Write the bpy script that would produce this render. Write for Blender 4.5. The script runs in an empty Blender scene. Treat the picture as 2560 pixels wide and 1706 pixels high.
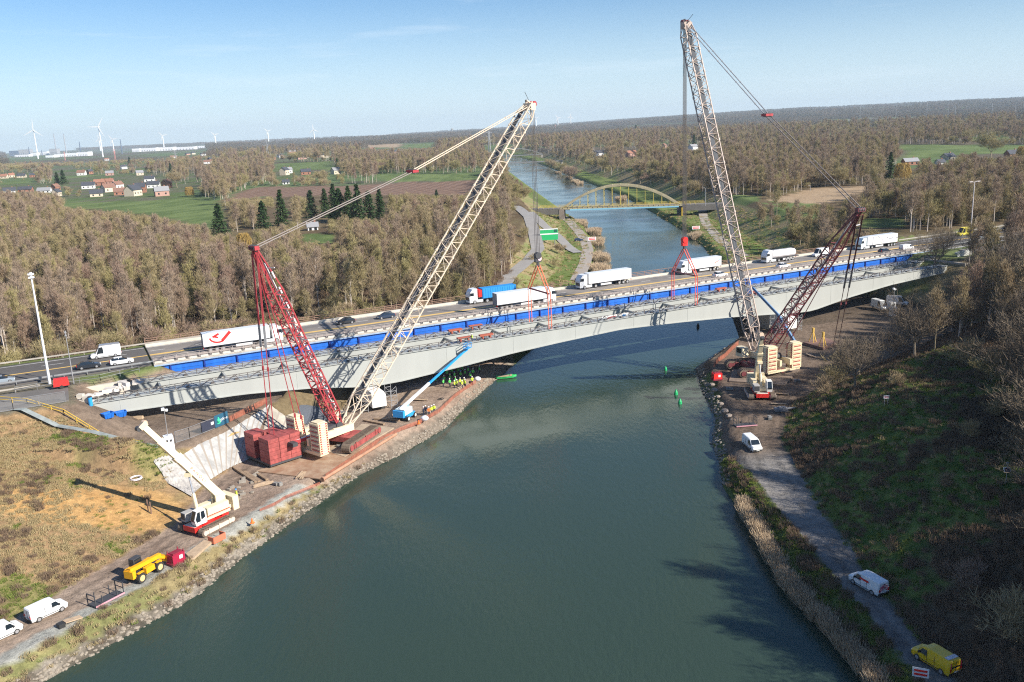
import bpy, bmesh, math, random
import numpy as np
from mathutils import Vector, Matrix
C = bpy.context.scene.collection
PI = math.pi
# ------------------------------------------------------------------ camera, sky, sun, exposure
FPX, PITCH, ROLL, CAMH = 2191.0, math.atan(.242), math.atan(.0453), 57.0
cp, sp, cr, sr = math.cos(PITCH), math.sin(PITCH), math.cos(ROLL), math.sin(ROLL)
_r0, _u0, _f = Vector((1, 0, 0)), Vector((0, sp, cp)), Vector((0, cp, -sp))
_r = cr*_r0 - sr*_u0; _u = sr*_r0 + cr*_u0
cam = bpy.data.cameras.new('camera'); camo = bpy.data.objects.new('camera', cam); C.objects.link(camo)
M = Matrix.Identity(4)
for i in range(3): M[i][0] = _r[i]; M[i][1] = _u[i]; M[i][2] = -_f[i]
M[2][3] = CAMH
camo.matrix_world = M
cam.sensor_width = 36; cam.lens = 36*FPX/2560; cam.clip_start = 1; cam.clip_end = 60000
sc = bpy.context.scene; sc.camera = camo
SUN_AZ = Vector((-.86, .51)); SUN_EL = math.radians(33)
w = bpy.data.worlds.new('World'); sc.world = w; w.use_nodes = True
nt = w.node_tree; bg = nt.nodes['Background']
sky = nt.nodes.new('ShaderNodeTexSky'); sky.sky_type = 'NISHITA'; sky.sun_disc = False
sky.sun_elevation = SUN_EL; sky.sun_rotation = math.atan2(.86, -.51)
sky.altitude = 50; sky.air_density = 1.0; sky.dust_density = .3; sky.ozone_density = 3.5
tint = nt.nodes.new('ShaderNodeMix'); tint.data_type = 'RGBA'; tint.blend_type = 'MULTIPLY'; tint.inputs[0].default_value = 1
tint.inputs[7].default_value = (.78, 1.0, 1.2, 1); nt.links.new(sky.outputs[0], tint.inputs[6]); bg.inputs[1].default_value = .070
_tc = nt.nodes.new('ShaderNodeTexCoord'); _mp = nt.nodes.new('ShaderNodeMapping'); _mp.inputs['Scale'].default_value = (1.6, 1.6, 16); _mp.inputs['Rotation'].default_value = (.03, .05, .4)
_ns = nt.nodes.new('ShaderNodeTexNoise'); _ns.inputs['Scale'].default_value = 2.2; _ns.inputs['Detail'].default_value = 7; _ns.inputs['Roughness'].default_value = .6
_mr = nt.nodes.new('ShaderNodeMapRange'); _mr.inputs[1].default_value = .56; _mr.inputs[2].default_value = .78; _mr.inputs[4].default_value = .32
nt.links.new(_tc.outputs['Generated'], _mp.inputs[0]); nt.links.new(_mp.outputs[0], _ns.inputs['Vector']); nt.links.new(_ns.outputs['Fac'], _mr.inputs[0])
_mx = nt.nodes.new('ShaderNodeMix'); _mx.data_type = 'RGBA'; _mx.inputs[7].default_value = (9.5, 10.2, 10.8, 1); nt.links.new(_mr.outputs[0], _mx.inputs[0]); nt.links.new(tint.outputs[2], _mx.inputs[6]); _sx = nt.nodes.new('ShaderNodeSeparateXYZ'); nt.links.new(_tc.outputs['Generated'], _sx.inputs[0]); _hm = nt.nodes.new('ShaderNodeMapRange'); _hm.interpolation_type = 'SMOOTHSTEP'; _hm.inputs[1].default_value = .16; _hm.inputs[2].default_value = -.01; _hm.inputs[4].default_value = .75
nt.links.new(_sx.outputs['Z'], _hm.inputs[0]); _hx = nt.nodes.new('ShaderNodeMix'); _hx.data_type = 'RGBA'; _hx.inputs[7].default_value = (7.4, 8.9, 10.1, 1); nt.links.new(_hm.outputs[0], _hx.inputs[0]); nt.links.new(_mx.outputs[2], _hx.inputs[6]); nt.links.new(_hx.outputs[2], bg.inputs[0])
sl = bpy.data.lights.new('sun', 'SUN'); sl.energy = 5.0; sl.angle = math.radians(.5); sl.color = (1, .94, .84)
so = bpy.data.objects.new('sun', sl); C.objects.link(so)
ld = Vector((SUN_AZ.x*math.cos(SUN_EL), SUN_AZ.y*math.cos(SUN_EL), -math.sin(SUN_EL)))
so.rotation_euler = ld.to_track_quat('-Z', 'Y').to_euler(); so.location = (0, 0, 300)
vs = sc.view_settings; vs.view_transform = 'Standard'; vs.look = 'None'; vs.exposure = .68; vs.gamma = 1
sc.cycles.max_bounces = 5; sc.cycles.diffuse_bounces = 2; sc.cycles.glossy_bounces = 2; sc.cycles.transparent_max_bounces = 8
sc.cycles.volume_bounces = 0; sc.cycles.sample_clamp_indirect = 4; sc.cycles.use_denoising = False; sc.cycles.use_adaptive_sampling = False; sc.cycles.pixel_filter_type = 'BLACKMAN_HARRIS'; sc.cycles.filter_width = 1.15
try: sc.cycles.denoiser = 'OPENIMAGEDENOISE'
except Exception: pass

# ------------------------------------------------------------------ helpers
def ray(px, py):
    x = (px-1280)/FPX; y = -(py-853)/FPX
    a = x*cr+y*sr; b = -x*sr+y*cr
    return a, cp+b*sp, -sp+b*cp
def G(px, py, z=0.0):
    X, Y, Z = ray(px, py); s = (CAMH-z)/-Z
    return (X*s, Y*s)
def V3(px, py, z=0.0):
    p = G(px, py, z); return Vector((p[0], p[1], z))
def proj(X, Y, Z):
    Z = Z-CAMH; d = Y*cp-Z*sp
    b = (Y*sp+Z*cp)/d; a = X/d
    return 1280+FPX*(a*cr-b*sr), 853-FPX*(a*sr+b*cr)
A0 = Vector((-71.2, 168.7)); U = Vector((.89407, .44792)); N = Vector((.44792, -.89407)); BL = 226.8
def W(t, m, z=0.0):
    p = A0+U*t+N*m; return Vector((p.x, p.y, z))
UANG = math.atan2(U.y, U.x)
def tag(o, label=None, cat=None, group=None, kind=None):
    if label: o['label'] = label
    if cat: o['category'] = cat
    if group: o['group'] = group
    if kind: o['kind'] = kind
    return o
def thing(name, label, cat, loc=(0, 0, 0), rz=0, group=None, kind=None):
    o = bpy.data.objects.new(name, None); C.objects.link(o); o.empty_display_size = .5
    o.location = loc; o.rotation_euler = (0, 0, rz)
    return tag(o, label, cat, group, kind)
def copy_tree(o, parent=None):
    c = o.copy(); C.objects.link(c); c.parent = parent
    for ch in list(o.children):
        copy_tree(ch, c)
    return c
_mats = {}
def mat(name, col, rough=.7, metal=0., var=0., vscale=1., bump=0., bscale=8., col2=None, coat=0., spec=.5, rnd=0.):
    if name in _mats: return _mats[name]
    m = bpy.data.materials.new(name); m.use_nodes = True; nt = m.node_tree; p = nt.nodes['Principled BSDF']
    p.inputs['Roughness'].default_value = rough; p.inputs['Metallic'].default_value = metal
    p.inputs['Specular IOR Level'].default_value = spec
    if coat: p.inputs['Coat Weight'].default_value = coat
    base = None
    if var or col2:
        tc = nt.nodes.new('ShaderNodeTexCoord'); n = nt.nodes.new('ShaderNodeTexNoise'); n.inputs['Scale'].default_value = vscale
        n.inputs['Detail'].default_value = 6; n.inputs['Roughness'].default_value = .65
        nt.links.new(tc.outputs['Object'], n.inputs['Vector'])
        r = nt.nodes.new('ShaderNodeValToRGB'); e = r.color_ramp.elements
        c2 = col2 if col2 else tuple(c*(1-var) for c in col)
        e[0].position = .38; e[1].position = .62
        e[0].color = (*c2, 1); e[1].color = (*col, 1)
        nt.links.new(n.outputs['Fac'], r.inputs['Fac']); base = r.outputs['Color']
    if rnd:
        oi = nt.nodes.new('ShaderNodeObjectInfo'); hs = nt.nodes.new('ShaderNodeHueSaturation')
        mr = nt.nodes.new('ShaderNodeMapRange'); mr.inputs['To Min'].default_value = 1-rnd; mr.inputs['To Max'].default_value = 1+rnd
        nt.links.new(oi.outputs['Random'], mr.inputs['Value']); nt.links.new(mr.outputs[0], hs.inputs['Value'])
        mr2 = nt.nodes.new('ShaderNodeMapRange'); mr2.inputs['To Min'].default_value = .5-.05*rnd*2; mr2.inputs['To Max'].default_value = .5+.04*rnd*2
        ml = nt.nodes.new('ShaderNodeMath'); ml.operation = 'MULTIPLY'; ml.inputs[1].default_value = 7.31
        fr = nt.nodes.new('ShaderNodeMath'); fr.operation = 'FRACT'
        nt.links.new(oi.outputs['Random'], ml.inputs[0]); nt.links.new(ml.outputs[0], fr.inputs[0]); nt.links.new(fr.outputs[0], mr2.inputs['Value'])
        nt.links.new(mr2.outputs[0], hs.inputs['Hue'])
        if base: nt.links.new(base, hs.inputs['Color'])
        else: hs.inputs['Color'].default_value = (*col, 1)
        base = hs.outputs['Color']
    if base: nt.links.new(base, p.inputs['Base Color'])
    else: p.inputs['Base Color'].default_value = (*col, 1)
    if bump:
        tc = nt.nodes.new('ShaderNodeTexCoord'); n = nt.nodes.new('ShaderNodeTexNoise'); n.inputs['Scale'].default_value = bscale; n.inputs['Detail'].default_value = 5
        nt.links.new(tc.outputs['Object'], n.inputs['Vector'])
        b = nt.nodes.new('ShaderNodeBump'); b.inputs['Strength'].default_value = bump; b.inputs['Distance'].default_value = .3
        nt.links.new(n.outputs['Fac'], b.inputs['Height']); nt.links.new(b.outputs[0], p.inputs['Normal'])
    _mats[name] = m; return m

class MB:
    def __init__(s): s.v = []; s.f = []; s.m = []
    def face(s, pts, mi=0):
        b = len(s.v); s.v += [tuple(p) for p in pts]; s.f.append(tuple(range(b, b+len(pts)))); s.m.append(mi)
    def hexa(s, P, mi=0):
        b = len(s.v); s.v += [tuple(p) for p in P]
        for q in ((0, 3, 2, 1), (4, 5, 6, 7), (0, 1, 5, 4), (1, 2, 6, 5), (2, 3, 7, 6), (3, 0, 4, 7)):
            s.f.append(tuple(b+i for i in q)); s.m.append(mi)
    def box(s, c, d, rz=0, mi=0, taper=1.0, R=None):
        x, y, z = d[0]/2, d[1]/2, d[2]/2; P = []
        for zz, k in ((-z, 1), (z, taper)):
            for xx, yy in ((-x, -y), (x, -y), (x, y), (-x, y)):
                p = Vector((xx*k, yy*k, zz))
                if R: p = R @ p
                elif rz: p = Matrix.Rotation(rz, 3, 'Z') @ p
                P.append(p+Vector(c))
        s.hexa(P, mi)
    def bar(s, p, q, w, h=None, mi=0, up=(0, 0, 1), w2=None, h2=None):
        p = Vector(p); q = Vector(q); d = (q-p)
        if d.length < 1e-6: return
        d.normalize(); up = Vector(up)
        if abs(d.dot(up)) > .98: up = Vector((1, 0, 0))
        sd = d.cross(up).normalized(); uu = sd.cross(d).normalized(); h = h or w; w2 = w2 or w; h2 = h2 or h
        P = []
        for c, a, b in ((p, w/2, h/2), (q, w2/2, h2/2)):
            P += [c-sd*a-uu*b, c+sd*a-uu*b, c+sd*a+uu*b, c-sd*a+uu*b]
        s.hexa(P, mi)
    def tube(s, p, q, r, r2=None, n=8, mi=0, cap=True):
        p = Vector(p); q = Vector(q); d = (q-p)
        if d.length < 1e-6: return
        d.normalize(); up = Vector((0, 0, 1)) if abs(d.z) < .9 else Vector((1, 0, 0))
        sd = d.cross(up).normalized(); uu = sd.cross(d); r2 = r if r2 is None else r2; b = len(s.v)
        for c, rr in ((p, r), (q, r2)):
            for i in range(n):
                a = 2*PI*i/n; s.v.append(tuple(c+sd*math.cos(a)*rr+uu*math.sin(a)*rr))
        for i in range(n):
            j = (i+1) % n; s.f.append((b+i, b+j, b+n+j, b+n+i)); s.m.append(mi)
        if cap:
            s.f.append(tuple(b+n-1-i for i in range(n))); s.m.append(mi); s.f.append(tuple(b+n+i for i in range(n))); s.m.append(mi)
    def path(s, pts, r, n=6, mi=0):
        for a, b in zip(pts[:-1], pts[1:]): s.tube(a, b, r, n=n, mi=mi)
    def rings(s, R, mi=0, cap=True, closed=True):
        b = len(s.v); n = len(R[0])
        for r in R: s.v += [tuple(p) for p in r]
        for k in range(len(R)-1):
            for i in range(n if closed else n-1):
                j = (i+1) % n; s.f.append((b+k*n+i, b+k*n+j, b+(k+1)*n+j, b+(k+1)*n+i)); s.m.append(mi)
        if cap and closed:
            s.f.append(tuple(b+i for i in range(n-1, -1, -1))); s.m.append(mi)
            s.f.append(tuple(b+(len(R)-1)*n+i for i in range(n))); s.m.append(mi)
    def prism(s, prof, y0, y1, mi=0):      # profile in x,z extruded along y
        a = [(x, y0, z) for x, z in prof]; c = [(x, y1, z) for x, z in prof]; s.rings([a, c], mi)
    def sphere(s, c, r, n=8, k=5, mi=0, sz=1.):
        R = []
        for i in range(k+1):
            a = -PI/2+PI*i/k; rr = max(r*math.cos(a), .001)
            R.append([(c[0]+rr*math.cos(2*PI*j/n), c[1]+rr*math.sin(2*PI*j/n), c[2]+r*sz*math.sin(a)) for j in range(n)])
        s.rings(R, mi)
    def build(s, name, m, parent=None, smooth=False, **k):
        me = bpy.data.meshes.new(name); me.from_pydata(s.v, [], s.f)
        for x in (m if isinstance(m, (list, tuple)) else [m]): me.materials.append(x)
        me.polygons.foreach_set('material_index', s.m)
        if smooth: me.polygons.foreach_set('use_smooth', [True]*len(s.f))
        me.update()
        o = bpy.data.objects.new(name, me); C.objects.link(o); o.parent = parent
        return tag(o, **k)
def text_obj(name, body, size, m, parent, loc, rot, depth=.01, **k):
    cu = bpy.data.curves.new(name, 'FONT'); cu.body = body; cu.size = size; cu.extrude = depth; cu.align_x = 'CENTER'; cu.align_y = 'CENTER'
    t = bpy.data.objects.new(name, cu); C.objects.link(t); bpy.context.view_layer.update()
    me = bpy.data.meshes.new_from_object(t); bpy.data.objects.remove(t)
    me.materials.clear(); me.materials.append(m)
    o = bpy.data.objects.new(name, me); C.objects.link(o); o.parent = parent; o.location = loc; o.rotation_euler = rot
    return tag(o, **k)

# ------------------------------------------------------------------ noise + polygons (numpy)
def vnoise(x, y, seed=0):
    xi = np.floor(x).astype(np.int64); yi = np.floor(y).astype(np.int64); fx = x-xi; fy = y-yi
    fx = fx*fx*(3-2*fx); fy = fy*fy*(3-2*fy)
    def h(a, b):
        n = (a*374761393+b*668265263+seed*1442695041) & 0x7fffffff
        n = (n ^ (n >> 13))*1274126177 & 0x7fffffff
        return ((n ^ (n >> 16)) & 0xffff)/65535.
    return (h(xi, yi)*(1-fx)+h(xi+1, yi)*fx)*(1-fy)+(h(xi, yi+1)*(1-fx)+h(xi+1, yi+1)*fx)*fy
def fbm(x, y, s, seed=0, o=4):
    t = 0; a = 1; k = 0
    for i in range(o):
        t = t+a*vnoise(x/s, y/s, seed+i*17); k += a; a *= .55; s /= 2.1
    return t/k
def inpoly(x, y, P):
    c = np.zeros(x.shape, bool); n = len(P)
    for i in range(n):
        x1, y1 = P[i]; x2, y2 = P[(i+1) % n]
        if y1 == y2: continue
        cond = ((y1 > y) != (y2 > y)) & (x < (x2-x1)*(y-y1)/(y2-y1)+x1); c ^= cond
    return c
def distpl(x, y, P, closed=False):
    d = np.full(x.shape, 1e9); n = len(P)
    for i in range(n if closed else n-1):
        x1, y1 = P[i]; x2, y2 = P[(i+1) % n]; dx, dy = x2-x1, y2-y1
        t = np.clip(((x-x1)*dx+(y-y1)*dy)/(dx*dx+dy*dy), 0, 1)
        d = np.minimum(d, (x-x1-t*dx)**2+(y-y1-t*dy)**2)
    return np.sqrt(d)
def sstep(a, b, x):
    t = np.clip((x-a)/(b-a), 0, 1); return t*t*(3-2*t)
LS = [(-110, 0), (-75, 50), (-53.3, 85.7), (-46.5, 96.2), (-42.4, 103.1), (-39.2, 113.5), (-33.6, 127.3), (-30.4, 135.4), (-27.2, 142.5), (-20.7, 152.2), (-14.2, 164.6), (-8.8, 184), (-4, 198.6), (6, 226.5), (20, 290), (33, 345), (40, 400), (43.5, 450), (44.5, 512), (40.2, 596), (31, 760), (22.4, 919), (6.6, 1221), (-14, 1700), (-60, 2300)]
RS = [(34, -20), (34.9, 79), (34.6, 84), (32.4, 98.6), (33, 121.7), (32.5, 130), (34.9, 143), (35.3, 149.6), (39.4, 163.8), (41, 184.5), (43, 198.5), (49.7, 209.5), (60.5, 226), (72, 290), (84, 345), (90, 400), (94, 450), (95, 570), (95.3, 722), (85, 900), (75.5, 1098), (50, 1591), (-10, 2300)]
LT = [(-150, 0), (-95, 50), (-62, 93.5), (-56, 106.6), (-50.7, 120.6), (-51.3, 135.1), (-49.2, 139.3), (-47, 145.5), (-42.5, 155), (-38, 163), (-33, 175), (-27, 190), (-22, 208), (-10, 235), (8, 290), (20, 345), (27, 400), (30, 450), (31, 512), (27, 596), (17, 760), (8, 919), (-9, 1221), (-32, 1700), (-75, 2300)]
RT = [(46, -20), (41.9, 75.6), (42.3, 95.3), (42.7, 112.3), (44.3, 126.2), (46.3, 143.5), (53.9, 162.2), (62, 170), (74, 180), (92, 196), (112, 213), (122, 235), (108, 262), (101, 290), (108, 345), (113, 400), (116, 450), (117, 570), (118, 722), (108, 900), (98, 1098), (72, 1591), (12, 2300)]
WP = LS+RS[::-1]; CP_ = LT+RT[::-1]
CLEAR = []
def Gz(pts, z):
    CLEAR.append(pts); return [G(px, py, z) for px, py in pts]
PZ = 12.0
F_GREEN = [Gz(p, PZ) for p in (
    [(150, 496), (250, 492), (480, 486), (548, 505), (560, 540), (540, 575), (470, 560), (420, 548), (300, 530), (160, 520)],
    [(0, 452), (90, 452), (92, 480), (0, 482)],
    [(190, 440), (380, 436), (420, 446), (380, 458), (190, 462)],
    [(939.6, 437), (1089, 434), (1206, 437), (1198, 450.6), (967, 456)],
    [(681, 411), (833, 406), (831, 426), (686, 429)],
    [(1010, 366), (1103, 361), (1076, 371), (1002, 373)],
    [(755, 585), (835, 585), (832, 610), (762, 613)],
    [(2247, 363), (2600, 362), (2600, 385), (2437, 386), (2356, 392), (2266, 402)],
    [(1905, 500), (2062, 512), (2062, 560), (2000, 600), (1905, 575)],
    [(2157, 555), (2260, 555), (2260, 590), (2150, 590)],
    [(1395, 430), (1487, 445), (1590, 462), (1600, 505), (1540, 500), (1454, 467)],
    [(1770, 490), (1900, 488), (1900, 505), (1770, 512)])]
F_PLOW = [Gz([(600, 478), (640, 468), (912, 464), (1013, 456), (1205, 451), (1208, 489), (1000, 487), (840, 490), (640, 494), (560, 505)], PZ)]
F_REED = [Gz([(1915, 502), (2037, 470), (2165, 466), (2151, 488), (2056, 512)], PZ), Gz([(1590, 462), (1672, 462), (1672, 482), (1620, 478)], PZ), Gz([(907, 363), (1002, 362), (1000, 372), (900, 372)], PZ)]
F_VILL = [Gz(p, PZ) for p in ([(0, 462), (120, 455), (250, 440), (480, 430), (560, 442), (470, 480), (440, 500), (250, 505), (150, 500), (0, 485)], [(430, 395), (560, 385), (900, 372), (1010, 380), (1000, 395), (700, 408), (560, 420)],
    [(690, 425), (790, 430), (780, 455), (680, 460)], [(0, 425), (300, 415), (420, 400), (430, 430), (200, 440), (0, 448)])]
NCLEAR = len(CLEAR)-4
CLEAR = CLEAR[:NCLEAR]+[[(1505, 660), (1480, 590), (1410, 525), (1320, 465), (1270, 432), (1290, 385), (1322, 385), (1345, 420), (1440, 447), (1600, 512), (1760, 640)], [(0, 374), (0, 404), (230, 404), (530, 388), (530, 362), (250, 376)], [(1400, 522), (1440, 490), (1500, 468), (1560, 460), (1640, 475), (1710, 510)], [(1240, 740), (1300, 650), (1300, 590), (1280, 545), (1300, 525), (1425, 500), (1480, 560), (1510, 740)], [(1700, 500), (1860, 490), (1860, 520), (1710, 530)], [(220, 480), (420, 476), (420, 500), (220, 500)]]
TERR = [(-100, 152), (-91, 149), (-79, 144), (-62.5, 138.6), (-56.5, 137), (-52, 144), (-47.5, 155), (-45, 166), (-52, 176), (-75, 166)]
def height(x, y):
    x = np.asarray(x, float); y = np.asarray(y, float)
    dW = distpl(x, y, WP, True); inW = inpoly(x, y, WP); dC = distpl(x, y, CP_, True); inC = inpoly(x, y, CP_)
    hill = 88*sstep(2500, 9000, np.hypot(x*.6-1500, y)) * sstep(-1200, 3500, x) + 10*fbm(x, y, 900, 5)*sstep(900, 3000, y)
    hill = hill + 34*sstep(8000, 14000, y)*fbm(x, y, 2600, 9)
    pl = PZ+.9*(fbm(x, y, 60, 3)-.5)*sstep(250, 500, y)+hill
    rh = sstep(60, 110, x)*(1-sstep(300, 420, y)); pl = pl+3.5*rh
    lf = (1-sstep(-60, -20, x))*(1-sstep(128, 150, y)); pl = pl*(1-lf)+lf*(9.8+1.2*(fbm(x, y, 14, 2)-.5)+ .05*np.clip(-x-60, 0, 60))
    t = (x-A0.x)*U.x+(y-A0.y)*U.y; m = (x-A0.x)*N.x+(y-A0.y)*N.y
    slope = np.where((x < 0) & (y < 132), .30, np.where((x < 0) & (y < 172), .30+.65*sstep(130, 136, y), np.where(y < 330, .52, .45)))
    sl = 2.6+slope*dC
    out = np.minimum(sl, pl)
    # terrace west of the tarp slope
    te = inpoly(x, y, TERR); dT = distpl(x, y, TERR, True)
    cap = 8.0+.12*(np.clip(-x-72, 0, 30))
    out = np.where(te, np.minimum(out, cap), np.where((dT < 3) & (m > 0) & (x < -45), np.minimum(out, cap+dT*.6), out))
    # motorway embankment
    dm = np.maximum(np.maximum(-22-m, m-17.5), 0); dt = np.where(t < 110, np.maximum(t-(-15+16*sstep(6, 1, m)), 0), np.maximum(219-t, 0))
    de = np.hypot(dm, dt); e = 14.35-.62*de
    out = np.where((e > out) & (de < 25), e, out)
    out = np.where((de <= 0), 14.35, out)
    bank = 2.6-1.0*np.clip(2.6-dW*.78, 0, 2.6)
    inn = np.where(inW, -np.minimum(dW*.9, 3), np.minimum(bank, 2.6))
    z = np.where(inC | inW, inn, out)
    rough = .35*(fbm(x, y, 3.2, 8, 3)-.5)*(~inC)*(de > 2)*(1-te*1.)
    rocky = .5*(fbm(x, y, 1.3, 21, 2)-.45)*((dW < 4) & (~inW))
    return z+rough+rocky, dict(dW=dW, inW=inW, dC=dC, inC=inC, t=t, m=m, te=te, de=de, dT=dT)
def hz(x, y): return float(height(np.array([x]), np.array([y]))[0][0])
PATH_R = [(38.6, 60), (38.6, 75.9), (37.8, 91.7), (36.6, 114.4), (36.3, 128.9), (35.9, 143), (38, 155), (42, 170), (44, 186), (47, 200), (56, 214), (75, 226), (120, 240), (120, 214), (92, 197), (74, 181), (62, 171), (53.5, 161), (46, 143.5), (44.1, 126.2), (42.5, 112.3), (42.1, 95.3), (41.7, 75.6), (44, 60)]
PATH_L = [(-80, 60), (-57.3, 84.9), (-48.2, 101.3), (-38.2, 122.3), (-34.5, 131), (-26, 147), (-17.5, 162), (-7, 190), (0, 208), (-22, 208), (-27, 190), (-33, 175), (-38, 163), (-42.5, 155), (-47, 145.5), (-49.2, 139.3), (-51.3, 135.1), (-50.7, 120.6), (-56, 106.6), (-62, 93.5), (-90, 60)]
# ------------------------------------------------------------------ ground sheet
def axis(a, b, lo, hi, step, g):
    c = list(np.arange(a, b+step, step)); s = step; v = c[-1]
    while v < hi: s *= g; v += s; c.append(v)
    s = step; v = c[0]; L = []
    while v > lo: s *= g; v -= s; L.append(v)
    return np.array(L[::-1]+c)
gx = axis(-104, 122, -9500, 12500, .85, 1.042); gy = axis(66, 290, -300, 13000, .9, 1.042)
XX, YY = np.meshgrid(gx, gy); fx, fy = XX.ravel(), YY.ravel()
ZZ, K = height(fx, fy)
def col_for(x, y, z, K):
    n1 = fbm(x, y, 9, 31); n2 = fbm(x, y, 2.2, 41, 3); n3 = fbm(x, y, 45, 51); n4 = fbm(x, y, 260, 61)
    def L(a, b, f): f = f[:, None]; return np.array(a)*(1-f)+np.array(b)*f
    c = L((.105, .072, .040), (.165, .125, .070), sstep(.35, .65, n1))          # leaf litter / scrub floor
    c = c*(1-.4*sstep(.55, .7, n3)[:, None]*np.array([0, -.3, .1]))
    far = y > 700
    patch = L((.12, .10, .07), (.11, .155, .06), sstep(.46, .54, n4))
    c = np.where(far[:, None], patch, c)
    green = L((.095, .135, .042), (.16, .205, .07), sstep(.3, .7, n1))
    for P in F_GREEN:
        k = inpoly(x, y, P)
        if P is F_GREEN[8]: k &= fbm(x, y, 22, 64) > .47
        c[k] = green[k]
    plow = L((.17, .105, .075), (.24, .155, .11), sstep(.3, .7, .5+.5*np.sin((x*.82+y*.25)*.75)))
    for P in F_PLOW:
        k = inpoly(x, y, P); c[k] = plow[k]
    reed = L((.33, .23, .14), (.42, .31, .20), n2)
    for P in F_REED:
        k = inpoly(x, y, P); c[k] = reed[k]
    vill = L((.09, .13, .04), (.13, .12, .08), sstep(.4, .6, n1))
    for P in F_VILL:
        k = inpoly(x, y, P); c[k] = vill[k]
    inC, dW, dC, te = K['inC'], K['dW'], K['dC'], K['te']
    near = y < 240
    # left bank hill: dry grass, green patches, orange earth
    hl = (x < -20) & (y < 158) & ~inC
    tan = L((.25, .16, .085), (.35, .235, .125), n2)
    tan = tan*(1-sstep(.5, .66, n1)[:, None]*.5)+np.array((.15, .20, .055))*(sstep(.5, .66, n1)[:, None]*.5)
    brn = sstep(.55, .72, fbm(x, y, 6, 77, 3))[:, None]*.55; tan = tan*(1-brn)+np.array((.14, .095, .06))*brn
    orange = L((.40, .215, .075), (.47, .30, .13), n2)
    oc = np.exp(-(((x+58)/9)**2+((y-122)/8)**2))+.8*np.exp(-(((x+70)/8)**2+((y-118)/5)**2)); of = sstep(.35, .75, oc+.5*(n2-.5))[:, None]
    tan = tan*(1-of)+orange*of
    c = np.where(hl[:, None], tan, c)
    # right hillside
    hr = (x > 40) & (y < 300) & ~inC
    rg = L((.055, .095, .020), (.14, .175, .045), sstep(.35, .7, n2)); rb = L((.07, .052, .034), (.13, .095, .06), n2)
    f = sstep(.46, .60, fbm(x, y, 15, 87))[:, None]; rg = rg*(1-f)+rb*f
    c = np.where(hr[:, None], rg, c)
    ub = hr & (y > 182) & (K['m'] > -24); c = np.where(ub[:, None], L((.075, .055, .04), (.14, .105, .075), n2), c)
    dirt = L((.17, .125, .092), (.26, .195, .145), sstep(.3, .7, .6*n1+.4*n2))
    c = np.where((te | (hl & (x > -57) & (y > 140)))[:, None], dirt*.9, c)
    grassy = L((.20, .17, .08), (.33, .25, .13), n2); gg = sstep(.56, .68, n1)[:, None]*.7; grassy = grassy*(1-gg)+np.array((.15, .17, .06))*gg
    stone = L((.10, .085, .065), (.27, .235, .19), sstep(.4, .7, fbm(x, y, 1.1, 99, 2)))
    bankc = np.where((dW < 1.5)[:, None], stone, grassy)
    bankc = np.where(((x > 0) & near)[:, None], L((.06, .09, .025), (.13, .16, .05), n2), bankc)
    bankc = np.where(((x < -2) & (x > -28.5) & near)[:, None], L((.14, .11, .085), (.22, .18, .14), sstep(.3, .7, n2)), bankc)
    c = np.where(inC[:, None], bankc, c)
    gb = L((.09, .15, .03), (.22, .24, .08), n1)
    c = np.where((inC & (y > 240) & (K['m'] < -24))[:, None], gb, c)
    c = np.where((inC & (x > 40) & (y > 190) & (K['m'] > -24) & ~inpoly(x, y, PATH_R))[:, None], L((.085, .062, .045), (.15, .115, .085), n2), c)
    tb = (y > 240) & (dC < 16) & ~inC; tanb = L((.28, .22, .12), (.20, .22, .08), sstep(.4, .6, n1))
    c = np.where(tb[:, None], tanb, c)
    pL = inpoly(x, y, PATH_L); pR = inpoly(x, y, PATH_R)
    path = L((.25, .18, .135), (.33, .25, .19), sstep(.3, .7, n1)); c = np.where(pL[:, None], path, c)
    k = pL & (distpl(x, y, [(-57.3, 84.9), (-48.2, 101.3), (-38.2, 122.3), (-34.5, 131)]) < 2.3)
    c = np.where(k[:, None], L((.27, .27, .24), (.36, .35, .31), n2), c)
    dl = K['dC']; rut = (np.abs(dl-2.0-.4*n1) < .35) | (np.abs(dl-4.1-.4*n1) < .35); c = np.where((pL & rut)[:, None], c*.66, c)
    asph = L((.17, .16, .15), (.25, .23, .21), sstep(.3, .7, n1)); mud = L((.13, .095, .07), (.21, .155, .115), n2)
    f = sstep(132, 142, y)[:, None]; c = np.where(pR[:, None], asph*(1-f)+mud*f, c)
    rr2 = (np.abs(dl-.9) < .3) | (np.abs(dl-2.6) < .25) | ((y > 128) & (np.abs(dl-5.5-.8*n1) < .4)) | ((y > 128) & (np.abs(dl-7.6-.8*n1) < .4)); c = np.where((pR & rr2)[:, None], c*.72, c)
    on = K['de'] <= .5; c = np.where(on[:, None], L((.15, .13, .09), (.14, .17, .06), sstep(.45, .55, n1)), c)
    c = np.where(K['inW'][:, None], (.05, .05, .04), c)
    return c
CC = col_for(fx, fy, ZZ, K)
me = bpy.data.meshes.new('ground'); nx, ny = len(gx), len(gy)
me.vertices.add(nx*ny); me.vertices.foreach_set('co', np.stack([fx, fy, ZZ], 1).ravel())
ii = (np.arange(ny-1)[:, None]*nx+np.arange(nx-1)[None, :]).ravel()
quads = np.stack([ii, ii+1, ii+nx+1, ii+nx], 1).ravel()
me.loops.add(len(quads)); me.loops.foreach_set('vertex_index', quads)
me.polygons.add(len(ii)); me.polygons.foreach_set('loop_start', np.arange(len(ii))*4); me.polygons.foreach_set('loop_total', np.full(len(ii), 4))
me.polygons.foreach_set('use_smooth', np.ones(len(ii), bool))
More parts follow.
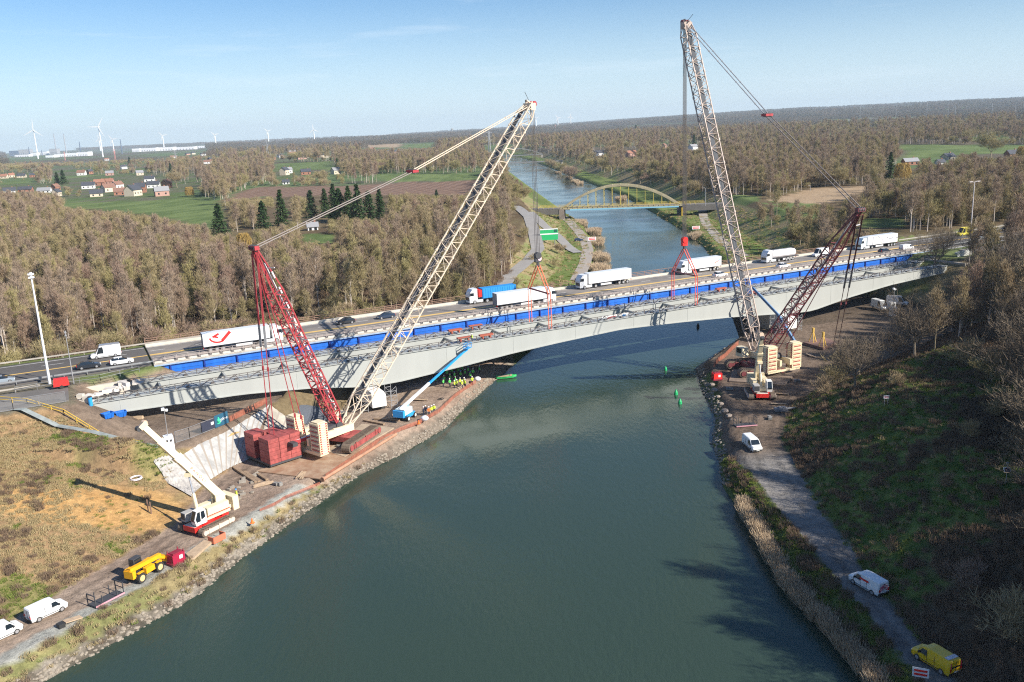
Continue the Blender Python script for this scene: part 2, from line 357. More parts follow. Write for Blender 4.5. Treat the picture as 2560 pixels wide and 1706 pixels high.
at = me.color_attributes.new('Col', 'FLOAT_COLOR', 'POINT'); at.data.foreach_set('color', np.concatenate([CC, np.ones((len(CC), 1))], 1).ravel())
me.update(calc_edges=True)
gm = bpy.data.materials.new('ground_surface'); gm.use_nodes = True; nt = gm.node_tree; p = nt.nodes['Principled BSDF']; p.inputs['Roughness'].default_value = .95; p.inputs['Specular IOR Level'].default_value = .15
vc = nt.nodes.new('ShaderNodeVertexColor'); vc.layer_name = 'Col'; ge = nt.nodes.new('ShaderNodeNewGeometry')
def noise_mul(prev, scale, lo, hi, det=5):
    n = nt.nodes.new('ShaderNodeTexNoise'); n.inputs['Scale'].default_value = scale; n.inputs['Detail'].default_value = det; n.inputs['Roughness'].default_value = .7
    nt.links.new(ge.outputs['Position'], n.inputs['Vector']); mr = nt.nodes.new('ShaderNodeMapRange'); mr.inputs[1].default_value = .3; mr.inputs[2].default_value = .7
    mr.inputs[3].default_value = lo; mr.inputs[4].default_value = hi; nt.links.new(n.outputs['Fac'], mr.inputs[0])
    mx = nt.nodes.new('ShaderNodeVectorMath'); mx.operation = 'SCALE'; nt.links.new(prev, mx.inputs[0]); nt.links.new(mr.outputs[0], mx.inputs['Scale']); return mx.outputs[0], n
o1, n1 = noise_mul(vc.outputs['Color'], .9, .68, 1.3); o2, n2_ = noise_mul(o1, 5., .75, 1.25)
nt.links.new(o2, p.inputs['Base Color']); b = nt.nodes.new('ShaderNodeBump'); b.inputs['Strength'].default_value = .9; b.inputs['Distance'].default_value = .35
nt.links.new(n1.outputs['Fac'], b.inputs['Height']); nt.links.new(b.outputs[0], p.inputs['Normal'])
me.materials.append(gm)
ground = bpy.data.objects.new('ground', me); C.objects.link(ground); tag(ground, 'brown winter earth, grass and fields of the whole landscape', 'ground', kind='structure')
# ------------------------------------------------------------------ canal water
wm = bpy.data.materials.new('canal_water'); wm.use_nodes = True; nt = wm.node_tree; p = nt.nodes['Principled BSDF']
p.inputs['Base Color'].default_value = (.034, .056, .040, 1); p.inputs['Roughness'].default_value = .09; p.inputs['IOR'].default_value = 1.33; p.inputs['Specular IOR Level'].default_value = .6; p.inputs['Specular Tint'].default_value = (.34, .74, 1, 1)
ge = nt.nodes.new('ShaderNodeNewGeometry'); mp = nt.nodes.new('ShaderNodeMapping'); mp.inputs['Rotation'].default_value = (0, 0, .5); mp.inputs['Scale'].default_value = (1.0, .35, 1)
nt.links.new(ge.outputs['Position'], mp.inputs['Vector'])
n = nt.nodes.new('ShaderNodeTexNoise'); n.inputs['Scale'].default_value = 1.3; n.inputs['Detail'].default_value = 6; n.inputs['Roughness'].default_value = .6; nt.links.new(mp.outputs[0], n.inputs['Vector'])
nb = nt.nodes.new('ShaderNodeTexNoise'); nb.inputs['Scale'].default_value = .035; nb.inputs['Detail'].default_value = 3; nt.links.new(ge.outputs['Position'], nb.inputs['Vector'])
b = nt.nodes.new('ShaderNodeBump'); b.inputs['Distance'].default_value = .22; mr = nt.nodes.new('ShaderNodeMapRange'); mr.inputs[1].default_value = .35; mr.inputs[2].default_value = .65; mr.inputs[3].default_value = .16; mr.inputs[4].default_value = .55
rf_ = nt.nodes.new('ShaderNodeMapRange'); rf_.inputs[1].default_value = .42; rf_.inputs[2].default_value = .6; rf_.inputs[3].default_value = .04; rf_.inputs[4].default_value = .16; nt.links.new(nb.outputs['Fac'], rf_.inputs[0]); nt.links.new(rf_.outputs[0], p.inputs['Roughness']); nt.links.new(nb.outputs['Fac'], mr.inputs[0]); nt.links.new(mr.outputs[0], b.inputs['Strength']); nt.links.new(n.outputs['Fac'], b.inputs['Height']); nt.links.new(b.outputs[0], p.inputs['Normal'])
wb = MB()
def offs(P, s): return [(x+s, y) for x, y in P]
ys = sorted(set([y for _, y in LS]+[y for _, y in RS]))
def xat(P, y):
    for (x1, y1), (x2, y2) in zip(P[:-1], P[1:]):
        if y1 <= y <= y2: return x1+(x2-x1)*(y-y1)/(y2-y1)
    return P[-1][0] if y > P[-1][1] else P[0][0]
for a, c in zip(ys[:-1], ys[1:]):
    wb.face([(xat(LS, a)-7, a, 0), (xat(RS, a)+5, a, 0), (xat(RS, c)+5, c, 0), (xat(LS, c)-7, c, 0)])
wb.build('canal_water', wm, label='wide green-blue canal water running under the bridges', cat='water', kind='structure')
# ------------------------------------------------------------------ motorway surfaces
asph = mat('asphalt', (.115, .105, .098), .9, var=.25, vscale=.15); asph2 = mat('asphalt_light', (.17, .155, .14), .9, var=.2, vscale=.3)
conc = mat('concrete', (.42, .38, .33), .85, var=.25, vscale=.4); conc_w = mat('concrete_pale', (.62, .56, .47), .8, var=.15, vscale=.5)
steel = mat('galvanised_steel', (.42, .42, .43), .5, .5, var=.2, vscale=1.); rust = mat('rusty_rail', (.30, .18, .13), .8, var=.3, vscale=1.)
yel = mat('yellow_line_paint', (.78, .50, .14), .8, var=.15, vscale=.3); wht = mat('white_paint', (.75, .74, .72), .7)
ZR = 14.7
def strip(mb, t0, t1, m0, m1, z0, z1, mi=0, n=1):
    for k in range(n):
        a = t0+(t1-t0)*k/n; c = t0+(t1-t0)*(k+1)/n
        mb.hexa([W(a, m1, z0), W(c, m1, z0), W(c, m0, z0), W(a, m0, z0), W(a, m1, z1), W(c, m1, z1), W(c, m0, z1), W(a, m0, z1)], mi)
for nm, t0, t1, lab in (('motorway_west', -260, -.4, 'asphalt motorway carriageway left of the blue bridge'), ('motorway_east', BL+.4, 620, 'asphalt motorway carriageway right of the blue bridge')):
    mb = MB(); strip(mb, t0, t1, -18, -.6, 14.2, ZR)
    mb.build('road', asph, label=lab, cat='road', kind='structure')
    mb = MB(); strip(mb, t0, t1 if t0 < 0 else t1, -9.35, -8.75, ZR+.004, ZR+.006)
    mb.build('road_marking', yel, label='yellow temporary lane line painted '+('left' if t0 < 0 else 'right')+' of the bridge', cat='marking', kind='structure')
    mb = MB()
    strip(mb, t0, t1, -16.9, -16.7, ZR+.004, ZR+.006)
    for k in range(40):
        a = t0+k*12
        if a+4 < t1: strip(mb, a, a+4, -13.3, -13.15, ZR+.004, ZR+.006)
    mb.build('road_marking', wht, label='white edge and lane dashes painted '+('left' if t0 < 0 else 'right')+' of the bridge', cat='marking', kind='structure')
mb = MB(); strip(mb, -260, -15.5, 6, 17, 14.2, ZR-.1); mb.build('road', asph2, label='dark closed carriageway at lower left ending at the new bridge', cat='road', kind='structure')
mb = MB(); strip(mb, BL+6, 620, 5, 16.5, 14.2, ZR-.1); mb.build('road', asph2, label='closed carriageway at right ending at the construction site', cat='road', kind='structure')
# steel guard rails and verge kerbs beside the land sections
def guardrail(t0, t1, m, z, label, post=4.0, mp=steel, h=.75, group='guard rails along the motorway'):
    th = thing('guard_rail', label, 'guard rail', W(t0, m, z), UANG, group)
    L = t1-t0; b = MB(); b.box((L/2, 0, h-.12), (L, .08, .30)); b.build('rail', mp, th)
    b = MB(); k = 0
    while k*post < L: b.box((k*post, .1, h/2-.05), (.12, .12, h-.05)); k += 1
    b.build('posts', mp, th)['kind'] = 'stuff'
    return th
guardrail(-120, 0, -.2, ZR, 'grey steel guard rail at the near edge left of the blue bridge')
guardrail(-120, 12, -18.4, ZR, 'long pale guard rail at the far road edge in front of the left woodland', mp=conc)
guardrail(BL, BL+180, -1.2, ZR, 'near guard rail on the right beside the tall lamp post')
guardrail(BL, BL+180, 4.6, ZR, 'second near guard rail at right bordering the closed carriageway')
guardrail(BL+8, BL+180, -18.6, ZR, 'far guard rail at right behind the yellow van', mp=conc)
guardrail(-120, -20, 5.2, ZR-.1, 'guard rail on the grass median beside the tall left mast', mp=conc)
# ------------------------------------------------------------------ palette
blue = mat('bridge_blue_paint', (.014, .15, .62), .5, var=.25, vscale=.6); lblue = mat('faded_blue_flange', (.36, .50, .70), .6, var=.25, vscale=.8)
grey_g = mat('grey_green_girder_paint', (.415, .425, .40), .5, var=.07, vscale=1.0)
for _m, _s in ((grey_g, (.22, 1, .04)), (blue, (1.2, 1, .08))):
    _t = _m.node_tree; _n = [n for n in _t.nodes if n.type == 'TEX_NOISE'][0]; _l = _n.inputs['Vector'].links[0]; _f = _l.from_socket; _p = _t.nodes.new('ShaderNodeMapping'); _p.inputs['Scale'].default_value = _s; _t.links.new(_f, _p.inputs[0]); _t.links.new(_p.outputs[0], _n.inputs['Vector'])
dark = mat('dark_steel', (.06, .06, .065), .6); rebar = mat('rebar_lattice', (.16, .14, .13), .8, var=.4, vscale=3)
cream = mat('cream_crane_paint', (.83, .70, .47), .45, var=.10, vscale=1.2); beige = mat('beige_lattice_paint', (.76, .62, .47), .5, var=.2, vscale=2.)
red = mat('red_crane_paint', (.46, .055, .065), .5, var=.3, vscale=1.5); redw = mat('worn_red_ballast', (.42, .095, .085), .7, var=.4, vscale=1.2); orange = mat('orange_sling', (.82, .16, .07), .7)
maroon = mat('dark_red_mast_paint', (.22, .055, .06), .5, var=.3, vscale=2); rubber = mat('rubber_and_track', (.035, .033, .03), .85); trackm = mat('muddy_track', (.20, .15, .11), .9, var=.4, vscale=3)
glass = mat('dark_window_glass', (.015, .022, .03), .08, spec=.8); white = mat('white_vehicle_paint', (.80, .80, .80), .3, coat=.3); plastic = mat('black_plastic', (.03, .03, .03), .6)
timber = mat('timber_mats', (.36, .25, .16), .85, var=.35, vscale=1.5); wood2 = mat('pale_timber', (.52, .38, .25), .85, var=.25, vscale=2); sheet = mat('white_tarp', (.46, .45, .43), .65, var=.35, vscale=.5, bump=.6, bscale=1.2)
orangen = mat('orange_mesh_fence', (.52, .17, .10), .85, var=.4, vscale=1.2)
orangen.node_tree.nodes['Principled BSDF'].inputs['Alpha'].default_value = .6; yelp = mat('yellow_paint', (.85, .55, .03), .5, var=.1); bluelift = mat('light_blue_lift_paint', (.03, .32, .72), .45); hivis = mat('hi_vis_yellow', (.62, .82, .05), .7); hivis_g = mat('hi_vis_green', (.12, .62, .12), .7)
hivo = mat('hi_vis_orange', (.9, .2, .03), .7); navy = mat('dark_work_trousers', (.02, .025, .05), .9); skin = mat('skin', (.55, .33, .24), .6); redp = mat('bright_red_paint', (.72, .03, .025), .45); greenp = mat('green_paint', (.02, .42, .14), .5)
chrome = mat('wheel_rim', (.55, .55, .57), .35, .6); lampw = mat('headlamp_glass', (.8, .8, .78), .15); lampr = mat('tail_lamp', (.5, .01, .01), .3); rope = mat('wire_rope', (.10, .085, .08), .6)
# ------------------------------------------------------------------ existing blue motorway bridge (local x = along, y = to the far side)
br = thing('motorway_bridge', 'long blue girder motorway bridge carrying lorries over the canal', 'bridge', W(0, 0, 0), UANG)
mb = MB(); mb.box((BL/2, 9, 14.33), (BL, 17.9, .66)); mb.box((BL/2, 18.9, 14.45), (BL, 2.5, .9)); mb.build('deck', conc, br)
mb = MB(); mb.box((BL/2, 9.6, ZR-.01), (BL-.1, 15., .05)); mb.build('road_surface', mat('worn_bridge_asphalt', (.27, .235, .20), .9, var=.3, vscale=.12, col2=(.17, .155, .145)), br)
mb = MB(); mb.box((BL/2, 9.0, ZR+.02), (BL-.1, .75, .006)); mb.box((BL/2, 8.9, ZR+.018), (BL-.2, 1.5, .002), mi=1); mb.build('lane_marking', [yel, mat('worn_yellow', (.50, .37, .20), .9, var=.3, vscale=.5)], br)
mb = MB(); mb.box((BL/2, 16.75, ZR+.02), (BL-.1, .2, .006)); k = 0
while k*9 < BL-4: mb.box((k*9+2, 12.9, ZR+.02), (3, .14, .006)); k += 1
mb.build('edge_marking', wht, br)
mb = MB(); mb.box((BL/2, .02, 12.85), (BL, .06, 2.9)); mb.box((BL/2, -.22, 11.42), (BL, .5, .08))
for k in range(3): mb.box((BL/2, -.045, 12.0+k*.62), (BL-.1, .07, .09))
mb.build('girder', blue, br)
mb = MB(); k = 0
while 3+k*6.5 < BL: mb.box((3+k*6.5, -.17, 12.85), (.30, .34, 2.78)); k += 1
mb.build('stiffeners', mat('blue_stiffener', (.008, .03, .22), .5), br, kind='stuff')
mb = MB(); mb.box((BL/2, -.25, 14.36), (BL, .62, .10)); mb.build('flange', lblue, br)
mb = MB(); k = 0
while k*2.2+1 < BL: mb.box((k*2.2+.9, .28, 14.92), (1.45, .22, .52)); mb.box((k*2.2+2.0, .34, 14.8), (.28, .12, .45), mi=1); k += 1
mb.box((BL/2, .62, 14.72), (BL, .9, .1)); mb.build('parapet', [conc_w, rebar], br)
mb = MB(); k = 0
while k*2.2 < BL: mb.box((k*2.2+.1, 1.25, 15.3), (.09, .09, 1.25)); k += 1
for z in (15.25, 15.55, 15.9): mb.box((BL/2, 1.25, z), (BL, .06, .07))
mb.box((BL/2, 1.9, 15.1), (BL, .12, .30)); mb.build('railing', mat('rail_grey_brown', (.42, .36, .33), .7, var=.2), br)
mb = MB(); mb.box((BL/2, 17.55, 15.0), (BL, .25, .62)); mb.build('crash_barrier', conc_w, br)
mb = MB(); k = 0
while k*2.5 < BL: mb.box((k*2.5+.1, 20.0, 15.45), (.1, .1, 1.2)); k += 1
for z in (15.2, 15.6, 16.05): mb.box((BL/2, 20.0, z), (BL, .08, .12))
mb.build('far_railing', rust, br)
for t in (27, 178):
    mb = MB(); mb.box((t, 9.5, 5.2), (2.6, 17, 12.4)); mb.box((t, 9.5, 11.2), (4, 18, 1.0)); mb.build('pier', conc, br)
mb = MB(); mb.box((.2, 9.5, 11.5), (1.4, 19, 5.6)); mb.build('abutment', conc_w, br); mb = MB(); mb.box((BL-.2, 9.5, 11.5), (1.4, 19, 5.6)); mb.build('abutment', conc_w, br)
# ------------------------------------------------------------------ new steel bridge beside it
nb_ = thing('steel_bridge', 'grey haunched steel girder bridge under construction in front of the blue bridge', 'bridge', W(0, 0, 0), UANG)
PROF = [(-16, -3.7), (0, -4.1), (14, -4.4), (27, -5.5), (35, -6.7), (40, -7.35), (46, -7.3), (52, -6.9), (61, -6.3), (72, -5.4), (85, -4.7), (101, -4.1), (118, -4.8), (135, -5.8), (147, -6.8), (156, -7.6), (162, -7.75), (168, -6.9), (176, -5.8), (191, -4.35), (208, -3.6), (224, -3.1)]
def prof(t): return 14.3+float(np.interp(t, [a for a, _ in PROF], [b for _, b in PROF]))
def girder(t0, t1, m, sh, nm):
    mb = MB(); n = 90; top = 12.7; P = []
    for i in range(n+1):
        t = t0+(t1-t0)*i/n; zb = prof(t-sh); P.append([(t, -m-.12, zb), (t, -m-.12, top), (t, -m+.12, top), (t, -m+.12, zb)])
    mb.rings(P)
    Q = []
    for i in range(n+1):
        t = t0+(t1-t0)*i/n; zb = prof(t-sh); Q.append([(t, -m-.45, zb-.09), (t, -m-.45, zb-.003), (t, -m+.45, zb-.003), (t, -m+.45, zb-.09)])
    mb.rings(Q); mb.box(((t0+t1)/2, -m+(1.3 if m > 10 else 1.6), top+.06), (t1-t0, 3.4 if m > 10 else 4.0, .11))
    for k in range(int((t1-t0)/16)): mb.box((t0+8+k*16, -m-.135, (top+prof(t0+8+k*16-sh))/2), (.07, .03, top-prof(t0+8+k*16-sh)-.1))
    g = mb.build(nm, grey_g, nb_)
    mb = MB(); per = 4.4; k = 0; h = 1.05; z0 = top+.12
    while t0+k*per+per < t1:
        a = t0+k*per; s = (k % 2)
        mb.bar((a, -m, z0), (a, -m, z0+h), .14); mb.bar((a+.1, -m-.35, z0), (a+per*.45, -m-.1, z0+h), .10); mb.bar((a+per*.45, -m-.1, z0+h), (a+per*.62, -m-.35, z0), .10)
        mb.bar((a+.3, -m+.35, z0), (a+per*.6, -m+.1, z0+h), .08); mb.bar((a+per*.6, -m+.1, z0+h), (a+per*.9, -m+.35, z0), .08)
        mb.box((a+per*.5, -m+.1, z0+.16), (.5, .7, .22)); k += 1
    mb.box(((t0+t1)/2, -m, z0+h), (t1-t0, .12, .1)); mb.box(((t0+t1)/2, -m+.38, z0+h*.55), (t1-t0, .06, .07))
    mb.build('top_lattice', rebar, g)
girder(-15.5, 214.6, 14.8, 0, 'girder'); girder(-6, 223, 5.5, 8, 'girder')
for t in range(0, 212, 12):
    mb = MB(); mb.box((t, -10.1, 12.2), (.35, 9.1, .6)); mb.build('cross_beam', grey_g, nb_)
mb = MB()
for t in range(-4, 210, 12): mb.bar((t, -14.6, 11.2), (t+12, -5.7, 11.2), .14); mb.bar((t, -5.7, 11.2), (t+12, -14.6, 11.2), .14)
mb.build('wind_bracing', grey_g, nb_)
mb = MB()
for a, b in ((96.5, 100.8), (101.2, 104.0)): mb.box(((a+b)/2, -13.6, 12.2+.75), (b-a, .08, 1.1), mi=0)
bn = mb.build('banner', white, nb_)
mb = MB(); mb.bar((98.0, -13.68, 12.92), (99.2, -13.68, 13.1), .05, .28); mb.bar((99.2, -13.68, 13.06), (100.3, -13.68, 13.2), .05, .26); mb.build('lettering', redp, bn)
mb = MB(); mb.box((102.7, -13.68, 13.0), (.9, .05, .55), rz=0); mb.build('emblem', bluelift, bn)
for (t, m) in ((62.5, 6.0), (68, 5.0), (61, 14.3), (66, 14.8), (139, 5.2), (141.5, 14.4)):
    mb = MB(); mb.box((t, -m, 13.9), (3.2, .9, .35)); mb.box((t-.9, -m, 13.5), (.3, .9, .6)); mb.box((t+.9, -m, 13.5), (.3, .9, .6)); mb.build('splice_bracket', mat('rust_red_bracket', (.38, .10, .06), .8), nb_)
for t0, lab in ((39.6, 'white sheeted bridge pier beside the left crawler crane and blue boom lift'), (150.8, 'white sheeted bridge pier behind the right crawler crane')):
    th = thing('bridge_pier', lab, 'bridge pier', W(t0, 12, 0), UANG, 'piers of the grey steel bridge')
    mb = MB(); mb.box((0, 4.0, 4.2), (3.0, 9, 6.2)); mb.box((.2, -4.2, 3.0), (2.6, 3.0, 3.6), mi=1); mb.build('pier_and_shade_box', [conc, plastic], th)  # concrete pier; the black box paints in the dark shade beneath the sheeting
    zb = prof(t0)-.2; mb = MB(); H0 = 3.9 if t0 > 100 else 3.6
    mb.face([(-1.6, -7.2, H0), (1.4, -7.2, H0), (1.4, -7.2, zb-.8), (.9, -7.2, zb), (-1.6, -7.2, zb)]); mb.face([(-1.6, -7.2, H0), (-1.6, -7.2, zb), (-1.6, -.5, zb), (-1.6, -.5, H0)]); mb.face([(-1.6, -7.2, zb), (.9, -7.2, zb), (.9, -.5, zb), (-1.6, -.5, zb)]); mb.face([(1.4, -.5, H0), (1.4, -7.2, H0), (1.4, -7.2, zb-.8), (1.4, -.5, zb-.8)])
    mb.build('sheeting', mat('white_sheeting', (.78, .76, .73), .6, var=.08, vscale=.5), th)
    for s in (-3.6, 2.6):
        mb = MB()
        for x in (s, s+1.3):
            for y in (-6.5, -3): mb.bar((x, y, 2.6), (x, y, zb), .09)
        for z in np.arange(3.2, zb, 1.0):
            for y in (-6.5, -3): mb.bar((s, y, z), (s+1.3, y, z), .10)
            mb.bar((s, -6.5, z), (s, -3, z), .08); mb.bar((s, -6.5, z), (s+1.3, -6.5, z+.9), .07)
        mb.build('scaffold', steel, th)
# ------------------------------------------------------------------ abutments
th = thing('abutment_wall', 'cream concrete abutment wall at the left end of the grey girders', 'wall', W(-15.5, 17.5, 0), UANG)
mb = MB(); mb.box((-8, -.2, 10.9), (16.5, .8, 5.4)); mb.box((-.6, 6, 9.6), (1.2, 12.2, 5.8)); mb.box((4.5, 12.6, 11), (10.6, .8, 5)); mb.build('wall', conc_w, th)
mb = MB(); _r = random.Random(5)
for k in range(34):
    f = _r.random(); mb.box((-3+f*15+_r.uniform(-1, 1), .5+f*11+_r.uniform(-1.2, 1.2), 13.2+_r.uniform(-.1, .5)), (_r.uniform(.6, 2.4), _r.uniform(.5, 1.6), _r.uniform(.15, .8)), R=Matrix.Rotation(_r.uniform(-.25, .25), 3, 'X') @ Matrix.Rotation(_r.uniform(0, 3), 3, 'Z'))
mb.build('covered_rebar', mat('pale_formwork', (.68, .62, .56), .8, var=.3, vscale=1), th, kind='stuff')
th = thing('abutment_wall', 'rough concrete abutment at the right end of the grey girders', 'wall', W(216, 12, 0), UANG)
mb = MB(); mb.box((2, 0, 10.5), (2.2, 14, 6.2)); mb.box((7, -4, 12.6), (8, 3, 2.4)); mb.box((5.5, 5.5, 13.4), (7, 3.2, 1.6)); mb.build('wall', conc, th)
mb = MB(); mb.box((9, -.8, 14.9), (6.5, .2, 2.2)); mb.box((11, 1.8, 14.4), (3, 2.2, 1.2)); mb.build('hoarding', mat('grey_hoarding', (.5, .5, .48), .7), th)

# ------------------------------------------------------------------ lattice helper
def lattice(mb, p, q, w, h, n, cr_, br_, side, foot=.15, head=.35, e0=.06, e1=.04, mi=0):
    p = Vector(p); q = Vector(q); ax = (q-p).normalized(); side = Vector(side); side = (side-ax*side.dot(ax)).normalized(); up = side.cross(ax).normalized()
    def sec(f):
        k = 1.0
        if f < e0: k = foot+(1-foot)*f/e0
        if f > 1-e1: k = head+(1-head)*(1-f)/e1
        c = p+(q-p)*f; return [c+side*(sx*w/2*(max(k, .75) if f < .5 else k))+up*(sy*h/2*k) for sx, sy in ((-1, -1), (1, -1), (1, 1), (-1, 1))]
    fs = [0, e0*.5, e0]+[e0+(1-e0-e1)*(i+1)/n for i in range(n)]+[1]
    S = [sec(f) for f in fs]
    for k in range(len(S)-1):
        for i in range(4): mb.bar(S[k][i], S[k+1][i], cr_, mi=mi)
        for i in range(4):
            j = (i+1) % 4; a, b = (S[k][i], S[k+1][j]) if k % 2 else (S[k][j], S[k+1][i])
            mb.bar(a, b, br_, mi=mi)
            if k % 2 == 0: mb.bar(S[k][i], S[k][j], br_, mi=mi)
    return side, up
def tracks(parent, C0, c, ang, L, wd, h, frm, z0, label=None, lett=None):
    """one crawler: oblong track belt with frame; coordinates relative to parent origin C0"""
    R = Matrix.Rotation(ang, 3, 'Z'); c = Vector(c)-Vector(C0)
    def T(x, y, z): return R @ Vector((x, y, z))+c
    mb = MB(); prof_ = []; r = h/2; n = 7
    for i in range(n+1): a = -PI/2+PI*i/n; prof_.append((L/2-r+r*math.cos(a), r+r*math.sin(a)))
    for i in range(n+1): a = PI/2+PI*i/n; prof_.append((-L/2+r+r*math.cos(a), r+r*math.sin(a)))
    mb.rings([[T(x, -wd/2, z+z0) for x, z in prof_], [T(x, wd/2, z+z0) for x, z in prof_]])
    k = int(L/.45)
    for i in range(k):
        x = -L/2+r+(L-2*r)*i/k; mb.box(T(x, 0, z0+h+.03), (.2, wd*1.04, .08), rz=ang)
    o = mb.build('crawler_track', trackm, parent)
    mb = MB()
    for s in (-1, 1):
        mb.box(T(0, s*(wd/2+.06), z0+h*.5), (L*.72, .16, h*.5), rz=ang)
        for q in (-.3, 0, .3): mb.box(T(L*q, s*(wd/2+.17), z0+h*.58), (.25, .1, h*.62), rz=ang)
        for q in (-1, 1): mb.tube(T(q*(L/2-r), s*(wd/2-.02), z0+r), T(q*(L/2-r), s*(wd/2+.16), z0+r), r*.62, n=10)
    mb.build('track_frame', frm, o)
    return o
def crawler_crane(lab, C0, foot, tip, mfoot, mtip, tang, tcent, tgap, L, cw_c, pal, sl_pt, coup, boomm, mastm, heading, cabside=1):
    C0 = Vector(C0); th = thing('crawler_crane', lab, 'crawler crane', C0, 0, 'big lattice boom cranes')
    z0 = C0.z; R = lambda p: Vector(p)-C0
    tc = Vector((*tcent, z0)); pv = Vector((-math.sin(tang), math.cos(tang), 0))
    for s in (0, 1): tracks(th, C0, tc+pv*tgap*s, tang, L, 1.6, 1.75, redw if boomm is beige else maroon, .02)
    cc = tc+pv*tgap*.5; mb = MB(); mb.box(R(cc)+Vector((0, 0, 1.2)), (4.2, tgap, .9), rz=tang); mb.tube(R(cc)+Vector((0, 0, 1.6)), R(cc)+Vector((0, 0, 2.2)), 1.6, n=14); mb.build('carbody', redw if boomm is beige else maroon, th)
    hd = Vector((*heading, 0)).normalized(); ha = math.atan2(hd.y, hd.x); sd = Vector((-hd.y, hd.x, 0))
    f = Vector((*foot[:2], 0)); fz = foot[2]
    def S(x, y, z): return R(f+hd*x+sd*y+Vector((0, 0, z)))
    mb = MB()
    for s in (-1, 1): mb.box(S(-4.6, s*1.35, z0+2.85), (10.2, .5, 1.3), rz=ha); mb.bar(S(-4, s*1.35, z0+3.5), S(0, s*1.35, fz), .35)
    mb.box(S(-3.6, 0, z0+2.5), (8.4, 2.4, .5), rz=ha); mb.build('superstructure', cream, th)
    mb = MB(); mb.box(S(-5.5, 2.2, z0+3.3), (4.5, 1.0, 1.5), rz=ha); mb.box(S(-4.5, 0, z0+3.4), (3, 1.9, 1.4), rz=ha, mi=1); mb.tube(S(-2.2, -1, z0+3.6), S(-2.2, 1, z0+3.6), .75, n=12, mi=1); mb.tube(S(-6.5, -1, z0+3.6), S(-6.5, 1, z0+3.6), .7, n=12, mi=1); mb.build('engine_housing', [cream, dark], th)
    cb = MB(); cx, cy = 1.0, cabside*3.1; cb.box(S(cx, cy, z0+3.5), (2.5, 1.7, 2.1), rz=ha, taper=.92); cab = cb.build('cab', cream, th)
    cb = MB(); cb.box(S(cx+1.2, cy, z0+3.7), (.12, 1.4, 1.4), rz=ha); cb.box(S(cx+.1, cy+.80, z0+3.8), (1.6, .12, 1.1), rz=ha); cb.box(S(cx+.1, cy-.80, z0+3.8), (1.6, .12, 1.1), rz=ha); cb.build('cab_window', glass, cab)
    for s in (-1, 1):                                      # two stacks of ballast slabs
        mb = MB(); nsl = 13
        for k in range(nsl):
            zz = z0+1.35+k*.42; mb.box(S(cw_c, s*3.3, zz), (2.0, 2.5, .36), rz=ha); 
            for yy in (-1.28, 1.28):
                for xx in (-.7, .7): mb.box(S(cw_c+xx, s*3.3+yy, zz), (.3, .1, .2), rz=ha, mi=1)
            mb.box(S(cw_c-1.02, s*3.3, zz), (.1, 1.9, .16), rz=ha, mi=1 if k % 2 else 0)
        mb.box(S(cw_c, s*3.3, z0+1.35+nsl*.42-.1), (1.6, 1.9, .14), rz=ha); mb.build('counterweight_stack', [cream, red], th)
    mb = MB(); mb.box(S(cw_c, 0, z0+1.0), (1.8, 8.6, .45), rz=ha); mb.build('counterweight_tray', cream, th)
    # boom
    mb = MB(); sdv, upv = lattice(mb, R((*f.xy, fz)), R(tip), 2.7, 2.4, 40, .21, .115, sd, foot=.25, head=.55, e0=.07)
    boom = mb.build('boom', boomm, th)
    p, q = R((*f.xy, fz)), R(tip); ax = (q-p).normalized(); Lb = (q-p).length
    up = ax.cross(sd).normalized(); up = up if up.z > 0 else -up
    mb = MB(); mb.bar(p+ax*Lb*.07+up*.95+sd*.35, p+ax*Lb*.97+up*.95+sd*.35, 1.1, .10, up=up)
    for k in range(38): c = p+ax*Lb*(.08+.023*k)+up*.95+sd*.35; mb.box(c, (.12, .12, .3))
    mb.build('walkway', mat('dark_grating', (.07, .075, .085), .8), boom)
    mb = MB()
    for k, s in ((.30, 1), (.32, 1), (.49, 1), (.52, 1), (.66, 1), (.80, 1)): c = p+ax*Lb*k+sd*1.35; mb.bar(c, c+sd*.9+up*.3, .1); mb.bar(c+sd*.9+up*.3, c+ax*2.2+sd*.9, .08); mb.bar(c+ax*2.2+sd*.9, c+ax*2.2, .08)
    for k in (.2, .27, .34, .41, .49, .56, .63, .7, .77, .84, .91):
        for q4 in ((-1, -1), (1, -1), (1, 1), (-1, 1)): c = p+ax*Lb*k+sd*1.35*q4[0]+up*1.2*q4[1]; mb.bar(c-ax*.25, c+ax*.25, .34)
    mb.build('fittings', boomm, boom)
    hd3 = Vector((hd.x, hd.y, 0))
    mb = MB()
    for s in (-.7, -.25, .25, .7): mb.tube(q+sd*(s-.12)+hd3*.35, q+sd*(s+.12)+hd3*.35, .62, n=14)
    mb.box(q-ax*.8, (1.6, 2.2, 1.5), rz=ha, mi=1); mb.bar(q+up*.2, q+up*1.6-ax*.5, .25, mi=1); mb.tube(q+up*1.2, q+up*3.2+ax*.3, .05, mi=2); mb.box(q+up*.9+sd*.9, (.4, .4, .6), mi=2)
    mb.build('boom_head', [red if boomm is beige else maroon, boomm, dark], boom)
    # mast
    mb = MB(); lattice(mb, R(mfoot), R(mtip), 2.3, 1.9, 18, .22, .13, sd, foot=.3, head=.25, e0=.1, e1=.22); mast = mb.build('mast', mastm, th)
    a, b = R(mfoot), R(mtip); am = (b-a).normalized(); um = am.cross(sd).normalized(); um = um if um.z > 0 else -um
    mb = MB()
    for s in (-.6, -.2, .2, .6): mb.tube(b+sd*(s-.1), b+sd*(s+.1), .55, n=12)
    mb.box(b, (.9, 1.8, .7), rz=ha, mi=1); mb.build('mast_head', [dark, mastm], mast)
